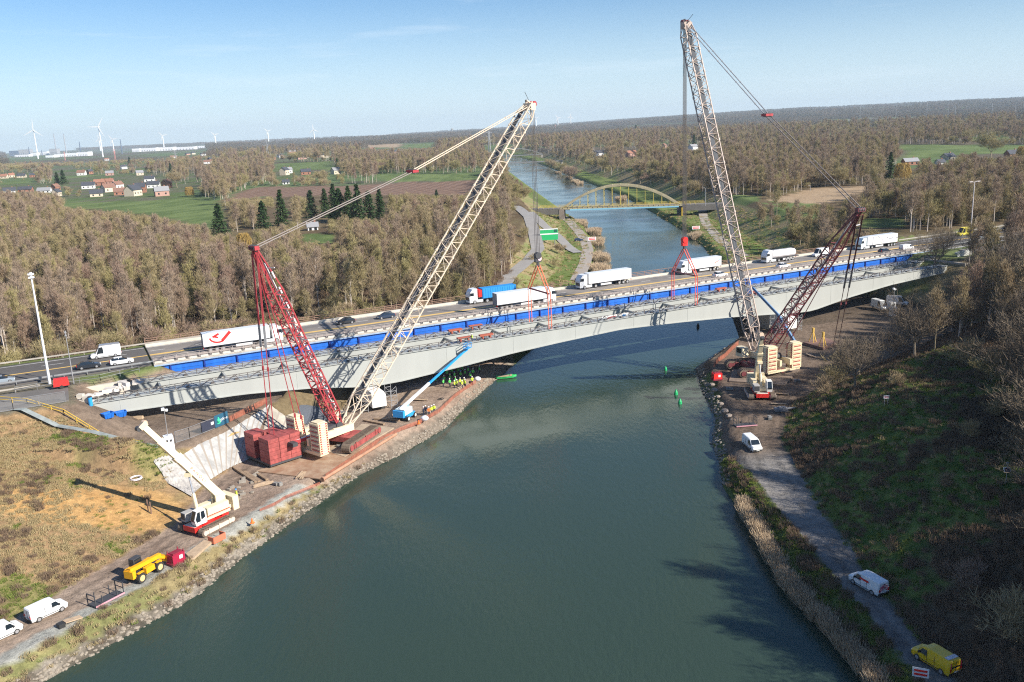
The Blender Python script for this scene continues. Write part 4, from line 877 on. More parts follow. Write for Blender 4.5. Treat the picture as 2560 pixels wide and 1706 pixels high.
# ------------------------------------------------------------------ telehandler
def telehandler(loc, rz):
    th = thing('telehandler', 'yellow telehandler with blue tinted cab on the left towpath', 'telehandler', loc, rz)
    yo = mat('machine_yellow', (.88, .42, .01), .5, var=.12, vscale=2)
    mb = MB(); mb.box((0, 0, .85), (4.4, .9, .4)); mb.box((0, 0, .7), (.7, 1.8, .25)); mb.build('chassis', dark, th)
    mb = MB(); mb.box((.1, -.82, 1.15), (1.5, .62, .75), taper=.94); mb.box((-2.25, 0, 1.35), (.55, 1.5, 1.0)); mb.box((-2.0, .2, 1.75), (.9, .9, .5)); mb.box((2.3, 0, .85), (.4, 1.3, .4)); 
    for x in (-1.5, 1.6):
        for s in (-1, 1): mb.box((x, s*1.0, 1.42), (.95, .40, .07))
    mb.build('body', yo, th)
    mb = MB(); mb.bar((-2.4, -.1, 1.95), (2.6, -.35, 1.75), .5, .55); mb.bar((2.0, -.35, 1.75), (3.3, -.3, 1.1), .34, .4); bm = mb.build('boom', yo, th)
    mb = MB(); mb.box((3.4, -.3, .9), (.2, 1.5, .9)); mb.bar((3.5, -.8, .5), (4.1, -.8, .5), .14); mb.bar((3.5, .2, .5), (4.1, .2, .5), .14); mb.build('fork_carriage', yo, bm)
    mb = MB(); mb.box((-.5, .72, 1.95), (1.5, .95, 1.5), taper=.85); c = mb.build('cab', glass, th)
    mb = MB(); mb.box((-.5, .72, 2.72), (1.35, .85, .08)); 
    for x in (-1.2, .18):
        for y in (.27, 1.17): mb.bar((x, y, 1.3), (x*.86-.07, .72+(y-.72)*.85, 2.7), .09)
    mb.build('cab_frame', dark, c)
    for x in (-1.5, 1.6):
        for y in (-1.0, 1.0): wheel(th, x, y, .66, .46, mat('dusty_wheel', (.75, .50, .22), .8))
    return th
telehandler(Vector((*G(362, 1440, 2.64), 2.64)), math.atan2(G(405, 1402, 2.64)[1]-G(320, 1455, 2.64)[1], G(405, 1402, 2.64)[0]-G(320, 1455, 2.64)[0]))
# ------------------------------------------------------------------ people
def build_person():
    """continuous skinned body; returns meshes (body, clothes pieces)"""
    V = [(0, 0, .95), (0, 0, 1.15), (0, 0, 1.38), (0, 0, 1.5), (0, .02, 1.62), (0, .02, 1.74), (-.09, 0, .9), (-.11, .02, .5), (-.11, -.02, .08), (-.11, .12, .04), (.09, 0, .9), (.12, .10, .5), (.12, -.04, .08), (.12, .10, .04),
         (-.19, 0, 1.40), (-.25, -.02, 1.14), (-.20, .16, .98), (-.17, .22, .94), (.19, 0, 1.40), (.25, -.02, 1.14), (.22, .12, .93), (.20, .17, .87)]
    E = [(0, 1), (1, 2), (2, 3), (3, 4), (4, 5), (0, 6), (6, 7), (7, 8), (8, 9), (0, 10), (10, 11), (11, 12), (12, 13), (2, 14), (14, 15), (15, 16), (16, 17), (2, 18), (18, 19), (19, 20), (20, 21)]
    Rr = [.15, .14, .15, .06, .09, .085, .10, .07, .05, .045, .10, .07, .05, .045, .07, .05, .04, .045, .07, .05, .04, .045]
    me = bpy.data.meshes.new('person_skin'); me.from_pydata(V, E, []); o = bpy.data.objects.new('person_skin', me); C.objects.link(o)
    md = o.modifiers.new('s', 'SKIN'); 
    for i, r in enumerate(Rr): o.data.skin_vertices[0].data[i].radius = (r, r*.85 if i < 3 else r)
    o.data.skin_vertices[0].data[0].use_root = True
    o.modifiers.new('d', 'SUBSURF').levels = 1
    bpy.context.view_layer.update(); dg = bpy.context.evaluated_depsgraph_get(); m2 = bpy.data.meshes.new_from_object(o.evaluated_get(dg)); bpy.data.objects.remove(o)
    m2.materials.clear(); m2.materials.append(navy); m2.materials.append(skin); m2.materials.append(rubber)
    for f in m2.polygons:
        z = f.center.z; x = abs(f.center.x); f.material_index = 1 if (z > 1.47 or (z < 1.0 and x > .165 and z > .85)) else (2 if z < .12 else 0); f.use_smooth = True
    return m2
PM = build_person()
def vest_mesh(m):
    mb = MB(); R = []
    for z, a, b in ((.88, .20, .15), (1.1, .19, .15), (1.38, .21, .15), (1.47, .13, .10)): R.append([(a*math.cos(2*PI*i/12), b*math.sin(2*PI*i/12), z) for i in range(12)])
    mb.rings(R)
    for s in (-1, 1): mb.tube((s*.19, 0, 1.41), (s*.26, -.02, 1.14), .085, .068, n=7); mb.tube((s*.26, -.02, 1.14), (s*.21, .13, 1.0), .066, .055, n=7)
    return mb
def helmet_mb():
    mb = MB(); R = [[(.125*k*math.cos(2*PI*i/12), .02+.14*k*math.sin(2*PI*i/12), z) for i in range(12)] for z, k in ((1.70, 1.15), (1.71, 1.0), (1.78, .9), (1.83, .5), (1.845, .05))]; mb.rings(R); return mb
_vm, _hm = {}, {}
def person(lab, loc, rz, vest, helmet, grp=None, pants=None, scale=1.0):
    th = thing('person', lab, 'person', loc, rz, grp); th.scale = (scale,)*3
    b = bpy.data.objects.new('body', PM); C.objects.link(b); b.parent = th
    if vest.name not in _vm: o = vest_mesh(vest).build('jacket', vest); _vm[vest.name] = o.data; o.parent = th
    else: o = bpy.data.objects.new('jacket', _vm[vest.name]); C.objects.link(o); o.parent = th
    if helmet.name not in _hm: o = helmet_mb().build('helmet', helmet, smooth=True); _hm[helmet.name] = o.data; o.parent = th
    else: o = bpy.data.objects.new('helmet', _hm[helmet.name]); C.objects.link(o); o.parent = th
    return th
helw = mat('white_helmet', (.8, .8, .78), .4); helb = mat('blue_helmet', (.05, .3, .7), .4)
rng = random.Random(4)
dark_pts = [(1098, 954), (1111, 960), (1126, 956), (1137, 950), (1118, 945), (1130, 940), (1152, 948), (1146, 938), (1163, 944), (1171, 937), (1183, 942), (1139, 962), (1109, 968), (1125, 968), (1090, 962), (1176, 950), (1199, 935), (1156, 934), (1120, 932)]
for i, (x, y) in enumerate(dark_pts):
    person('worker in green vest in the shaded crowd under the grey girders', Vector((*G(x, y, 2.62), 2.62)), rng.uniform(0, 6), hivis_g, helw if i % 3 else helb, 'workers standing in the shade under the grey girders', scale=1.08)
for i, (x, y) in enumerate([(1137, 968), (1143, 966), (1151, 962), (1156, 968), (1161, 961), (1163, 965), (1181, 958)]):
    person('worker in bright yellow jacket in the sunlit group by the orange fence', Vector((*G(x, y+4, 2.62), 2.62)), rng.uniform(0, 6), hivis, helw, 'sunlit workers beside the orange mesh fence', scale=1.08)
for i, (x, y, mv, lab) in enumerate([(1073, 1040, hivo, 'worker in orange jacket beside the blue boom lift'), (1080, 1037, hivis, 'worker in yellow jacket second beside the blue boom lift'), (1086, 1034, hivis, 'worker in yellow jacket farthest right of the boom lift group'), (1060, 1040, navy, 'person in dark clothes nearest the blue boom lift'), (1065, 1037, navy, 'person in dark clothes behind the orange jacketed worker')]):
    person(lab, Vector((*G(x, y, 2.62), 2.62)), rng.uniform(0, 6), mv, helw, 'people beside the blue boom lift', scale=1.08)
person('worker in yellow vest and blue helmet walking behind the cream telescopic crane', Vector((*G(593, 1252, 2.62), 2.62)), 1.9, hivis, helb, scale=1.1)
person('worker in yellow vest in the dark under the right bridge end', Vector((*G(2218, 745, 2.7), 2.7)), 1.9, hivis, helw)
# ------------------------------------------------------------------ blue boom lift
th = thing('boom_lift', 'blue boom lift on the left bank reaching up to the grey girder', 'boom lift', Vector((*G(1018, 1047, 2.62), 2.62)), math.atan2(1, .45))
mb = MB(); mb.box((0, 0, .9), (3.2, 1.9, .6)); mb.box((0, 0, 1.35), (1.6, 1.6, .35)); mb.build('chassis', bluelift, th)
mb = MB(); mb.box((-1.2, 0, 2.0), (3.2, 2.2, 1.1)); mb.box((-1.2, 0, 2.6), (2.8, 2.0, .12)); mb.build('turntable_hood', mat('pale_blue_hood', (.55, .68, .75), .5), th)
mb = MB(); mb.box((-2.9, 0, 1.9), (.7, 2.3, 1.3)); mb.build('counterweight', bluelift, th)
for x in (-1.3, 1.3):
    for y in (-1.0, 1.0): wheel(th, x, y, .5, .4, mat('pale_lift_wheel', (.7, .68, .6), .7))
Minv = Matrix.Translation(th.location) @ Matrix.Rotation(th.rotation_euler.z, 4, 'Z'); Minv = Minv.inverted()
tipw = Vector(W(60.8, 16.3, 12.0)); piv = Vector((-2.4, 0, 2.6)); mid = Minv @ (Vector(th.location)+(tipw-Vector(th.location))*.9+Vector((0, 0, .2))); tl = Minv @ tipw
mb = MB(); mb.bar(piv, piv+(mid-piv)*.45, .42, .5); mb.build('lower_boom', white, th)
mb = MB(); mb.bar(piv+(mid-piv)*.45, mid, .32, .38); mb.bar(mid, tl-Vector((0, 0, .3)), .26, .3); mb.tube(piv+Vector((1.5, 0, -.5)), piv+(mid-piv)*.2, .12); mb.build('upper_boom', bluelift, th)
mb = MB()
for z in (0, .55, 1.1):
    for a, b in (((-1, -.5), (1, -.5)), ((1, -.5), (1, .5)), ((1, .5), (-1, .5)), ((-1, .5), (-1, -.5))): mb.bar(tl+Vector((*a, z)), tl+Vector((*b, z)), .07)
for a in ((-1, -.5), (1, -.5), (1, .5), (-1, .5)): mb.bar(tl+Vector((*a, 0)), tl+Vector((*a, 1.1)), .07)
mb.box(tl, (2, 1, .1)); mb.build('basket', bluelift, th)
person('worker in yellow jacket high up beside the blue lift basket on the girder', W(62.6, 14.9, 12.9), 2.0, hivis, helw)
# second lift basket at the right pier
th = thing('boom_lift', 'dark blue boom lift basket raised beside the grey girder behind the right boom', 'boom lift', W(138.5, 19.5, 2.62), UANG)
mb = MB(); mb.box((0, 0, 1.0), (3.4, 2.0, .9)); mb.box((0, 0, 1.9), (2.4, 1.7, .9)); mb.build('chassis', dark, th)
mb = MB(); mb.bar((0, 0, 2.3), (-2.2, .4, 10.2), .35); mb.bar((-2.2, .4, 10.2), (-1.5, 1.6, 11.8), .25); mb.build('boom', navy, th)
mb = MB(); mb.box((-1.3, 1.9, 12.0), (2.2, 1.1, .15)); 
for z in (12.5, 13.0): mb.box((-1.3, 1.4, z), (2.2, .08, .08)); mb.box((-1.3, 2.4, z), (2.2, .08, .08))
mb.box((-1.2, 1.9, 12.4), (1.4, .6, .8)); mb.build('basket', mat('dark_blue_basket', (.03, .08, .25), .5), th)
# ------------------------------------------------------------------ light towers and lamp posts
def light_tower(lab, loc, rz, h):
    th = thing('light_tower', lab, 'light tower', loc, rz, 'white mobile mast towers')
    mb = MB(); mb.box((0, 0, 1.35), (1.5, 1.5, 2.5), taper=.96); mb.build('cabinet', white, th)
    mb = MB(); mb.box((-.3, -.77, 1.9), (.35, .05, .35)); mb.box((.3, -.77, 1.9), (.35, .05, .35)); mb.box((0, 0, .08), (1.8, 1.8, .14)); mb.build('vents', dark, th)
    mb = MB(); mb.tube((0, 0, 2.5), (0, 0, h), .07, n=6); mb.build('mast', steel, th)
    mb = MB(); mb.box((-.2, 0, h+.15), (.5, .5, .4)); mb.box((.35, 0, h-.1), (.35, .4, .35)); mb.build('lamp_head', white, th)
light_tower('white mast tower cabinet standing on the brown terrace at left', Vector((*G(425, 1128, 8.05), hz(*G(425, 1128, 8.05)))), .5, 7.0)
light_tower('white mast tower cabinet under the right end of the bridge', Vector((*G(2232, 790, 2.7), 2.6)), .3, 7.5)
def lamp(name, lab, loc, h, r, arms, m=None, grp=None, hd=1.0):
    th = thing(name, lab, 'lamp post', loc, UANG, grp); m = m or mat('white_mast_paint', (.72, .72, .74), .4)
    mb = MB(); mb.tube((0, 0, 0), (0, 0, h), r, r*.55, n=10); mb.build('pole', m, th)
    mb = MB()
    for dx, dy in arms: mb.bar((0, 0, h), (dx*.7, dy*.7, h+.15), .1); mb.box((dx, dy, h+.18), (.5+abs(dx)*.5, .4+abs(dy)*.5, .18))
    if not arms:
        for z in (0, .6): mb.box((0, 0, h+z), (1.0*hd, .8*hd, .25))
        mb.tube((0, 0, h), (0, 0, h+.9), .26*hd)
    mb.build('lamp_head', m, th)
lamp('lamp_mast', 'tall white mast on the grass median at the far left', W(-18.5, 2.2, 14.4), 20.2, .26, [])
lamp('lamp_post', 'tall pale lamp post with two arms at the right of the motorway', W(243.5, 1.0, 14.4), 20.0, .2, [(-1.8, 0), (1.8, 0)], mat('pale_concrete_pole', (.62, .56, .54), .6))
lamp('camera_mast', 'thin grey mast with small camera beside the red machine at left', W(-14.5, 5.0, 14.4), 9.3, .12, [], steel, hd=.35)
for i, (px, py, h, lab) in enumerate(((1345, 535, 9, 'grey lamp post at the left approach of the arch bridge'), (1763, 514, 10, 'lamp post with orange base at the right end of the arch bridge'), (1894, 502, 9, 'orange pole on the grass right of the arch bridge'), (2025, 488, 6, 'short pale pole in front of the reed field'))):
    lamp('lamp_post', lab, Vector((*G(px, py, 9.5), 9.3)), h, .22, [(-1.2, 0)], rust if i == 2 else steel)
# ------------------------------------------------------------------ red machine, skips, barrels, terrace items
th = thing('compressor', 'bright red machine on the closed carriageway at the far left', 'compressor', W(-16.5, 7.4, ZR-.1), UANG)
mb = MB(); mb.box((0, 0, 1.15), (2.6, 1.6, 1.3), taper=.9); mb.build('hood', redp, th); mb = MB(); mb.box((0, 0, .5), (3.2, 1.5, .15)); mb.tube((0, -.8, .35), (0, .8, .35), .35); mb.build('trailer', rubber, th)
HT = lambda px, py, z=8.0: Vector((*G(px, py, z), hz(*G(px, py, z))))
for px, py, rz, lab in ((277, 1085, .9, 'blue skip on the terrace nearest the camera'), (307, 1066, .6, 'blue skip on the terrace farther back with litter beside it')):
    th = thing('skip', lab, 'skip', HT(px, py), rz, 'blue skips on the terrace'); mb = MB()
    b0, b1, h = (.72, .5), (.92, .66), .95
    mb.face([(-b0[0], -b0[1], .05), (b0[0], -b0[1], .05), (b0[0], b0[1], .05), (-b0[0], b0[1], .05)])
    c0 = [(-b0[0], -b0[1], .05), (b0[0], -b0[1], .05), (b0[0], b0[1], .05), (-b0[0], b0[1], .05)]; c1 = [(-b1[0], -b1[1], h), (b1[0], -b1[1], h), (b1[0], b1[1], h), (-b1[0], b1[1], h)]
    for i in range(4): j = (i+1) % 4; mb.face([c0[i], c0[j], c1[j], c1[i]]); mb.bar(c1[i], c1[j], .12)
    for x in (-.4, .4): mb.box((x, -.62, .5), (.08, .08, .7)); mb.box((x, .62, .5), (.08, .08, .7))
    mb.build('container', mat('skip_blue', (.01, .14, .55), .5), th); mb = MB(); mb.box((0, 0, .55), (1.35, .95, .1)); mb.build('rubble', mat('rubble', (.2, .19, .18), .9), th)
th = thing('barrel', 'upright light blue drum beside the cream blocks on the terrace', 'barrel', HT(238, 1077), 0); mb = MB(); mb.tube((0, 0, 0), (0, 0, 1.6), .35, n=12); mb.build('drum', bluelift, th); mb = MB(); mb.tube((0, 0, 1.6), (0, 0, 1.75), .37, n=12); mb.build('lid', dark, th)
for px, py, s, lab in ((215, 1072, (1.2, 1.0, 1.0), 'cream concrete block beside the abutment wall'), (228, 1074, (1.0, 1.0, 1.2), 'cream block between the abutment wall and the blue drum'), (345, 1049, (2.0, .8, .5), 'heap of orange brown timber on the terrace'), (255, 1063, (3.2, 2.4, .5), 'pale crumpled sheet lying under the left girder end')):
    o = MB(); o.box((0, 0, s[2]/2), s, taper=.9); o.build('block' if 'block' in lab else 'material_heap', wood2 if 'timber' in lab else conc_w, label=lab, cat='block' if 'block' in lab else 'heap').location = HT(px, py)
# yellow handrail walkway and grey kerb on the slope top
def fence_line(name, lab, cat, pts, h, m, step=2., rails=(1., .5), r=.05, grp=None, panel=None):
    P = [Vector(p) for p in pts]; th = thing(name, lab, cat, P[0], 0, grp); o = P[0]; mb = MB()
    for a, b in zip(P[:-1], P[1:]):
        n = max(1, int((b-a).length/step))
        for i in range(n+1): c = a+(b-a)*i/n-o; mb.bar(c, c+Vector((0, 0, h)), r*1.6)
        for k in rails: mb.bar(a-o+Vector((0, 0, h*k)), b-o+Vector((0, 0, h*k)), r*1.4)
    mb.build('rails', m, th)
    if panel:
        mb = MB()
        for a, b in zip(P[:-1], P[1:]): a_, b_ = a-o, b-o; z = Vector((0, 0, 1)); mb.face([a_+z*.1, b_+z*.1, b_+z*h*.92, a_+z*h*.92])
        mb.build('mesh_panel', panel, th)
    return th
wy = [HT(x, y, z)+Vector((0, 0, .1)) for x, y, z in ((-30, 1040, 11.5), (5, 1053, 11), (80, 1073, 10), (170, 1092, 9), (260, 1106, 8.5), (352, 1120, 8))]
fence_line('handrail', 'double yellow handrail along the walkway above the left slope', 'handrail', wy, 1.1, mat('handrail_yellow', (.85, .55, .06), .5), 2.4, (1., .55), .06)
meshm = bpy.data.materials.new('wire_mesh_sheet'); meshm.use_nodes = True; _n = meshm.node_tree; _p = _n.nodes['Principled BSDF']; _p.inputs['Base Color'].default_value = (.4, .4, .4, 1); _p.inputs['Alpha'].default_value = .18
fence_line('site_fence', 'wire mesh site fence along the closed carriageway at the far left', 'fence', [W(t, 17.3, 14.4) for t in (-45, -38, -31, -24, -16)], 1.9, steel, 3.4, (1., .05), .04, panel=meshm)
fence_line('site_fence', 'low pipe railing between the closed carriageway and the white rubble', 'fence', [W(t, m, 14.6) for t, m in ((-24, 6.2), (-17, 5.8), (-10, 6.5), (-3, 4.2))], 1.2, steel, 2.6, (1., .5), .04)
fp = [HT(x, y, 8.0) for x, y in ((440, 1108), (475, 1097), (505, 1085), (538, 1072), (571, 1058))]
fence_line('site_fence', 'wire site fence with dark banners at the top of the tarp slope', 'fence', fp, 2.0, steel, 3.4, (1., .05), .05, panel=meshm)
def banner(a, b, z0, z1, m, lab, txt=None):
    a, b = Vector(a), Vector(b); d = (b-a); an = math.atan2(d.y, d.x); th = thing('banner', lab, 'banner', a, an); mb = MB(); mb.box((d.length/2, -.08, (z0+z1)/2), (d.length, .05, z1-z0)); mb.build('panel', m, th); return th, d.length
bt, L_ = banner(fp[3], fp[4], .1, 2.3, mat('banner_navy', (.02, .10, .17), .6), 'navy banner with green emblem and white lettering on the site fence')
mb = MB(); mb.box((.28*L_, -.13, .75), (.7, .04, .22)); mb.sphere((.28*L_, -.13, 1.25), .36, 10, 6); mb.box((.28*L_, -.13, 1.7), (.25, .05, .25)); mb.build('emblem', mat('banner_green', (.05, .65, .30), .5), bt)
text_obj('lettering', 'galère', .75, white, bt, (.66*L_, -.13, 1.25), (PI/2, 0, 0))
bt, L_ = banner(fp[2], fp[3], .3, 1.9, mat('banner_dark', (.03, .035, .06), .7), 'dark banner with small white notice left of the navy banner')
mb = MB(); mb.box((.8*L_, -.13, 1.2), (.6, .04, .5)); mb.build('notice', white, bt)
# ------------------------------------------------------------------ tarps draped on the slope
def drape(name, lab, corners, m, nu, nv, lift=.12, wav=.10, mi2=None):
    (a, b, c, d) = [Vector((*p, 0)) for p in corners]; g = np.zeros((nu+1, nv+1, 3))
    for i in range(nu+1):
        for j in range(nv+1):
            u, v = i/nu, j/nv; p = (a*(1-u)+b*u)*(1-v)+(d*(1-u)+c*u)*v; g[i, j, :2] = p.x, p.y
    z, _ = height(g[:, :, 0].ravel(), g[:, :, 1].ravel()); g[:, :, 2] = z.reshape(nu+1, nv+1)
    mb = MB()
    for i in range(nu+1):
        for j in range(nv+1):
            w_ = wav*(math.sin(i*1.9)+.5*math.sin(i*3.7+j)); mb.v.append((g[i, j, 0], g[i, j, 1], g[i, j, 2]+lift+w_*.5+wav))
    for i in range(nu):
        for j in range(nv):
            q = i*(nv+1)+j; mb.f.append((q, q+nv+1, q+nv+2, q+1)); mb.m.append(1 if (mi2 and (i % mi2 == 0)) else 0)
    return mb.build(name, m, smooth=True, label=lab, cat='tarp')
seam = mat('tarp_seam', (.30, .26, .22), .8)
c_ = [G(515, 1209, 2.6), G(622, 1150, 2.6), G(674, 1014, 8), G(454, 1124, 8)]
drape('tarp', 'large white striped sheeting on the slope left of the red ballast blocks', c_, [sheet, seam], 44, 14, mi2=4)
drape('tarp', 'pale sheeting on the slope behind the left crawler crane', [G(640, 1140, 2.6), G(800, 1056, 2.6), G(825, 1016, 7.5), G(676, 1014, 8)], [mat('beige_tarp', (.45, .40, .33), .7, var=.3, vscale=.5, bump=.5, bscale=1.5), seam], 40, 12, mi2=5)
drape('tarp', 'crumpled white sheet sliding off the slope beside the cream telescopic crane', [G(505, 1218, 2.8), G(478, 1232, 3.6), G(385, 1162, 7), G(450, 1150, 6.5)], [mat('crumpled_white_tarp', (.48, .45, .42), .7, var=.3, vscale=1.2, bump=1., bscale=1.4), seam], 26, 14, wav=.22)
drape('ochre_tarp_gap', 'ochre bare strip between the white sheets', [G(592, 1105, 5), G(606, 1098, 5), G(582, 1072, 7.5), G(568, 1080, 7.5)], [mat('ochre_earth', (.50, .30, .12), .9), seam], 6, 8, lift=.3)
th = thing('gravel_heap', 'big dark grey heap behind the left crane under the girders', 'gravel heap', W(20, 14, 0)); mb = MB(); R = []
for z, k in ((2.0, 1.2), (4.5, .95), (6.3, .62), (7.0, .3), (7.2, .02)): R.append([((9*math.cos(2*PI*i/20))*k*(1+.1*math.sin(i*2.3)), 6*math.sin(2*PI*i/20)*k, z) for i in range(20)])
mb.rings(R); mb.build('heap', mat('dark_gravel', (.10, .11, .13), .95, bump=.8, bscale=4), th, smooth=True)
# ------------------------------------------------------------------ timber mats, beams, pipes, fences on the left platform
def slab(name, lab, cat, pts, z0, z1, m, grp=None):
    P = [Vector((*G(x, y, z0), z0)) for x, y in pts]; o = P[0]; th = MB(); th.rings([[p-o for p in P], [p-o+Vector((0, 0, z1-z0)) for p in P]]); ob = th.build(name, m, label=lab, cat=cat, group=grp); ob.location = o; return ob
slab('crane_mat', 'brown muddy steel plate platform in front of the red ballast blocks', 'crane mat', [(640, 1180), (805, 1200), (930, 1105), (850, 1060), (735, 1150)], 2.63, 2.78, mat('muddy_plate', (.30, .17, .10), .8, var=.4, vscale=.4, col2=(.42, .30, .20)))
slab('crane_mat', 'pale timber mat platform under the left crane between its crawlers', 'crane mat', [(815, 1130), (905, 1062), (985, 1072), (862, 1145)], 2.63, 2.85, mat('pale_mat', (.45, .35, .25), .85, var=.25, vscale=.4))
slab('crane_mat', 'long pale timber mats beside the cream telescopic crane on the left towpath', 'crane mat', [(465, 1390), (515, 1352), (538, 1352), (480, 1405)], 2.66, 3.0, wood2)
for i, (a, b, lab) in enumerate((((612, 1182), (648, 1206), 'timber sleeper nearest the white sheeting'), ((640, 1184), (668, 1202), 'second timber sleeper beside the brown plate'), ((580, 1168), (640, 1208), 'long timber sleeper at the foot of the tarp slope'), ((910, 1053), (960, 1063), 'timber beam near the blue boom lift nearest the left crane'), ((936, 1049), (998, 1053), 'timber beam near the blue boom lift second from the crane'))):
    a, b = Vector((*G(*a, 2.65), 2.82)), Vector((*G(*b, 2.65), 2.82)); o = MB(); o.bar((0, 0, 0), b-a, .5, .3); o.build('timber_beam', timber, label=lab, cat='timber beam', group='timber beams on the left platform').location = a
a, b = Vector((*G(806, 1202, 2.8), 2.95)), Vector((*G(990, 1088, 2.8), 2.95)); o = MB(); o.tube((0, 0, 0), b-a, .28, n=12); o.tube((0, 0, 0), (b-a)*.008, .42, n=12)
o.build('orange_pipe', mat('dusty_orange_pipe', (.50, .26, .16), .8, var=.3, vscale=.8), label='long dusty orange pipe edging the left crane platform', cat='pipe').location = a
op = [(1190, 958), (1160, 977), (1137, 994), (1099, 1031), (1048, 1060), (1003, 1077), (950, 1104), (880, 1152), (815, 1196)]
fence_line('mesh_fence', 'orange plastic mesh fence along the left canal bank', 'fence', [Vector((*G(x, y, 2.5), 2.45)) for x, y in op], .8, orangen, 1.6, (1., .05), .03, panel=orangen)
fence_line('mesh_fence', 'low sagging orange mesh at the gravel edge behind the cream telescopic crane', 'fence', [Vector((*G(x, y, 2.5), 2.45)) for x, y in ((800, 1212), (760, 1228), (715, 1246), (690, 1262), (650, 1280))], .5, orangen, 1.6, (1., .05), .03, panel=orangen)
op = [(1846, 862), (1830, 876), (1812, 895), (1795, 905), (1785, 918)]
fence_line('mesh_fence', 'orange plastic mesh fence at the edge of the right bank platform', 'fence', [Vector((*G(x, y, 2.6), 2.55)) for x, y in op], 1.1, orangen, 1.6, (1., .05), .04, panel=orangen)
fence_line('mesh_fence', 'orange mesh fence in the dark below the left girders', 'fence', [HT(x, y, 8) for x, y in ((575, 1055), (625, 1030), (668, 1008))], 1.1, orangen, 1.6, (1., .05), .04, panel=orangen)
def small(name, lab, cat, px, py, z, fn, rz=0, grp=None):
    p = G(px, py, z); th = thing(name, lab, cat, (p[0], p[1], z), rz, grp); fn(th); return th
def f_gen(col):
    def f(th):
        mb = MB(); mb.box((0, 0, .95), (1.9, 1.3, 1.2)); mb.build('housing', col, th); mb = MB(); mb.box((0, 0, .2), (2.2, 1.5, .3)); mb.box((0, 0, 1.6), (1.4, 1.0, .12))
        for x in (-.8, .8):
            for y in (-.6, .6): mb.bar((x, y, 1.5), (x, y, 1.9), .1)
        mb.build('frame', mat('dark_red_frame', (.25, .02, .04), .6), th); mb = MB(); mb.box((.3, -.66, 1.0), (.5, .05, .5)); mb.build('sticker', white, th)
    return f
small('generator', 'small crimson generator box beside the telehandler', 'generator', 442, 1408, 2.64, f_gen(mat('crimson_box', (.36, .015, .05), .5)), 1.0)
small('generator', 'red and white box with a thin mast on the right bank edge', 'generator', 1792, 950, 2.64, f_gen(redp), .2)
small('mat_box', 'open orange box frame beside the tracks of the left telescopic crane', 'box', 543, 1352, 2.64, lambda th: [(lambda mb: (mb.box((0, 0, .1), (2.0, 1.2, .15)), mb.box((-1, 0, .5), (.12, 1.2, .9)), mb.box((1, 0, .5), (.12, 1.2, .9)), mb.box((0, -.6, .5), (2.0, .1, .9)), mb.build('frame', mat('brick_orange', (.62, .17, .09), .7), th)))(MB())], 1.0)
def f_pallet(th):
    mb = MB()
    for x in (-1.9, 1.9):
        for y in (-.8, .8): mb.bar((x, y, .1), (x, y, 1.6), .1)
        mb.bar((x, -.8, 1.6), (x, .8, 1.6), .1); mb.bar((x, -.8, .9), (x, .8, .9), .08)
    for x in (-1.0, 1.0): mb.bar((x, -.8, .1), (x, -.8, 1.3), .1); mb.bar((x, .8, .1), (x, .8, 1.3), .1)
    mb.box((0, 0, .12), (3.9, 1.7, .12)); mb.build('frame', dark, th); mb = MB(); mb.box((0, -.87, .2), (3.9, .06, .2)); mb.build('red_white_strip', mat('pink_red_strip', (.6, .3, .35), .6), th)
small('stillage', 'dark steel stillage frame on the left towpath between van and telehandler', 'stillage', 266, 1500, 2.64, f_pallet, a1)
small('stillage', 'dark steel stillage frame on the right bank track behind the white van', 'stillage', 1863, 1064, 2.64, f_pallet, .1)
def f_debris(th):
    mb = MB(); mb.box((.6, 0, .3), (2.0, .9, .12), R=Matrix.Rotation(.15, 3, 'Y')); mb.build('board', wood2, th); mb = MB(); mb.box((-.8, 0, .25), (.7, .8, .5)); mb.build('black_bag', plastic, th)
small('debris', 'tan board and black bag lying on the gravel of the left towpath', 'debris', 170, 1560, 2.64, f_debris, .9)
def f_bag(th): 
    mb = MB(); mb.sphere((0, 0, .5), .8, 10, 6, sz=.65); mb.build('bag', mat('white_bag', (.72, .70, .74), .7), th, smooth=True)
small('big_bag', 'white bulk bag by the orange fence near the boom lift', 'bulk bag', 1062, 1052, 2.62, f_bag); small('big_bag', 'white tent like bulk bag at the end of the worker crowd', 'bulk bag', 1194, 953, 2.62, f_bag)
def f_coil(th):
    mb = MB()
    for r_, z in ((.9, .15), (.75, .25), (.85, .32)):
        P = [(r_*math.cos(2*PI*i/20), r_*math.sin(2*PI*i/20), z) for i in range(21)]; mb.path(P, .08, 6)
    mb.build('coil', mat('lilac_hose', (.7, .64, .68), .5), th)
p_ = G(336, 1170, 7.5); th = thing('hose_coil', 'pale lilac hose coil lying on the left slope', 'hose coil', (p_[0], p_[1], hz(*p_)+.1)); f_coil(th)
for px, py, lab in ((373, 1248, 'wooden stake standing on the orange earth nearest the crane'), (366, 1245, 'wooden stake standing just left of its twin on the orange earth')):
    p_ = G(px, py, 6.2); o = MB(); o.bar((0, 0, 0), (0, 0, 1.9), .14); o.build('stake', rust, label=lab, cat='stake', group='wooden stakes on the left slope').location = (p_[0], p_[1], hz(*p_))
def f_cone(th): mb = MB(); mb.tube((0, 0, 0), (0, 0, .75), .25, .05, n=10); mb.box((0, 0, .03), (.6, .6, .06)); mb.build('cone', hivo, th)
small('traffic_cone', 'orange cone lump at the gravel edge right of the cream telescopic crane', 'cone', 631, 1308, 2.62, f_cone); small('traffic_cone', 'orange barrier end at the corner of the left platform', 'cone', 1047, 1060, 2.62, f_cone, 0)
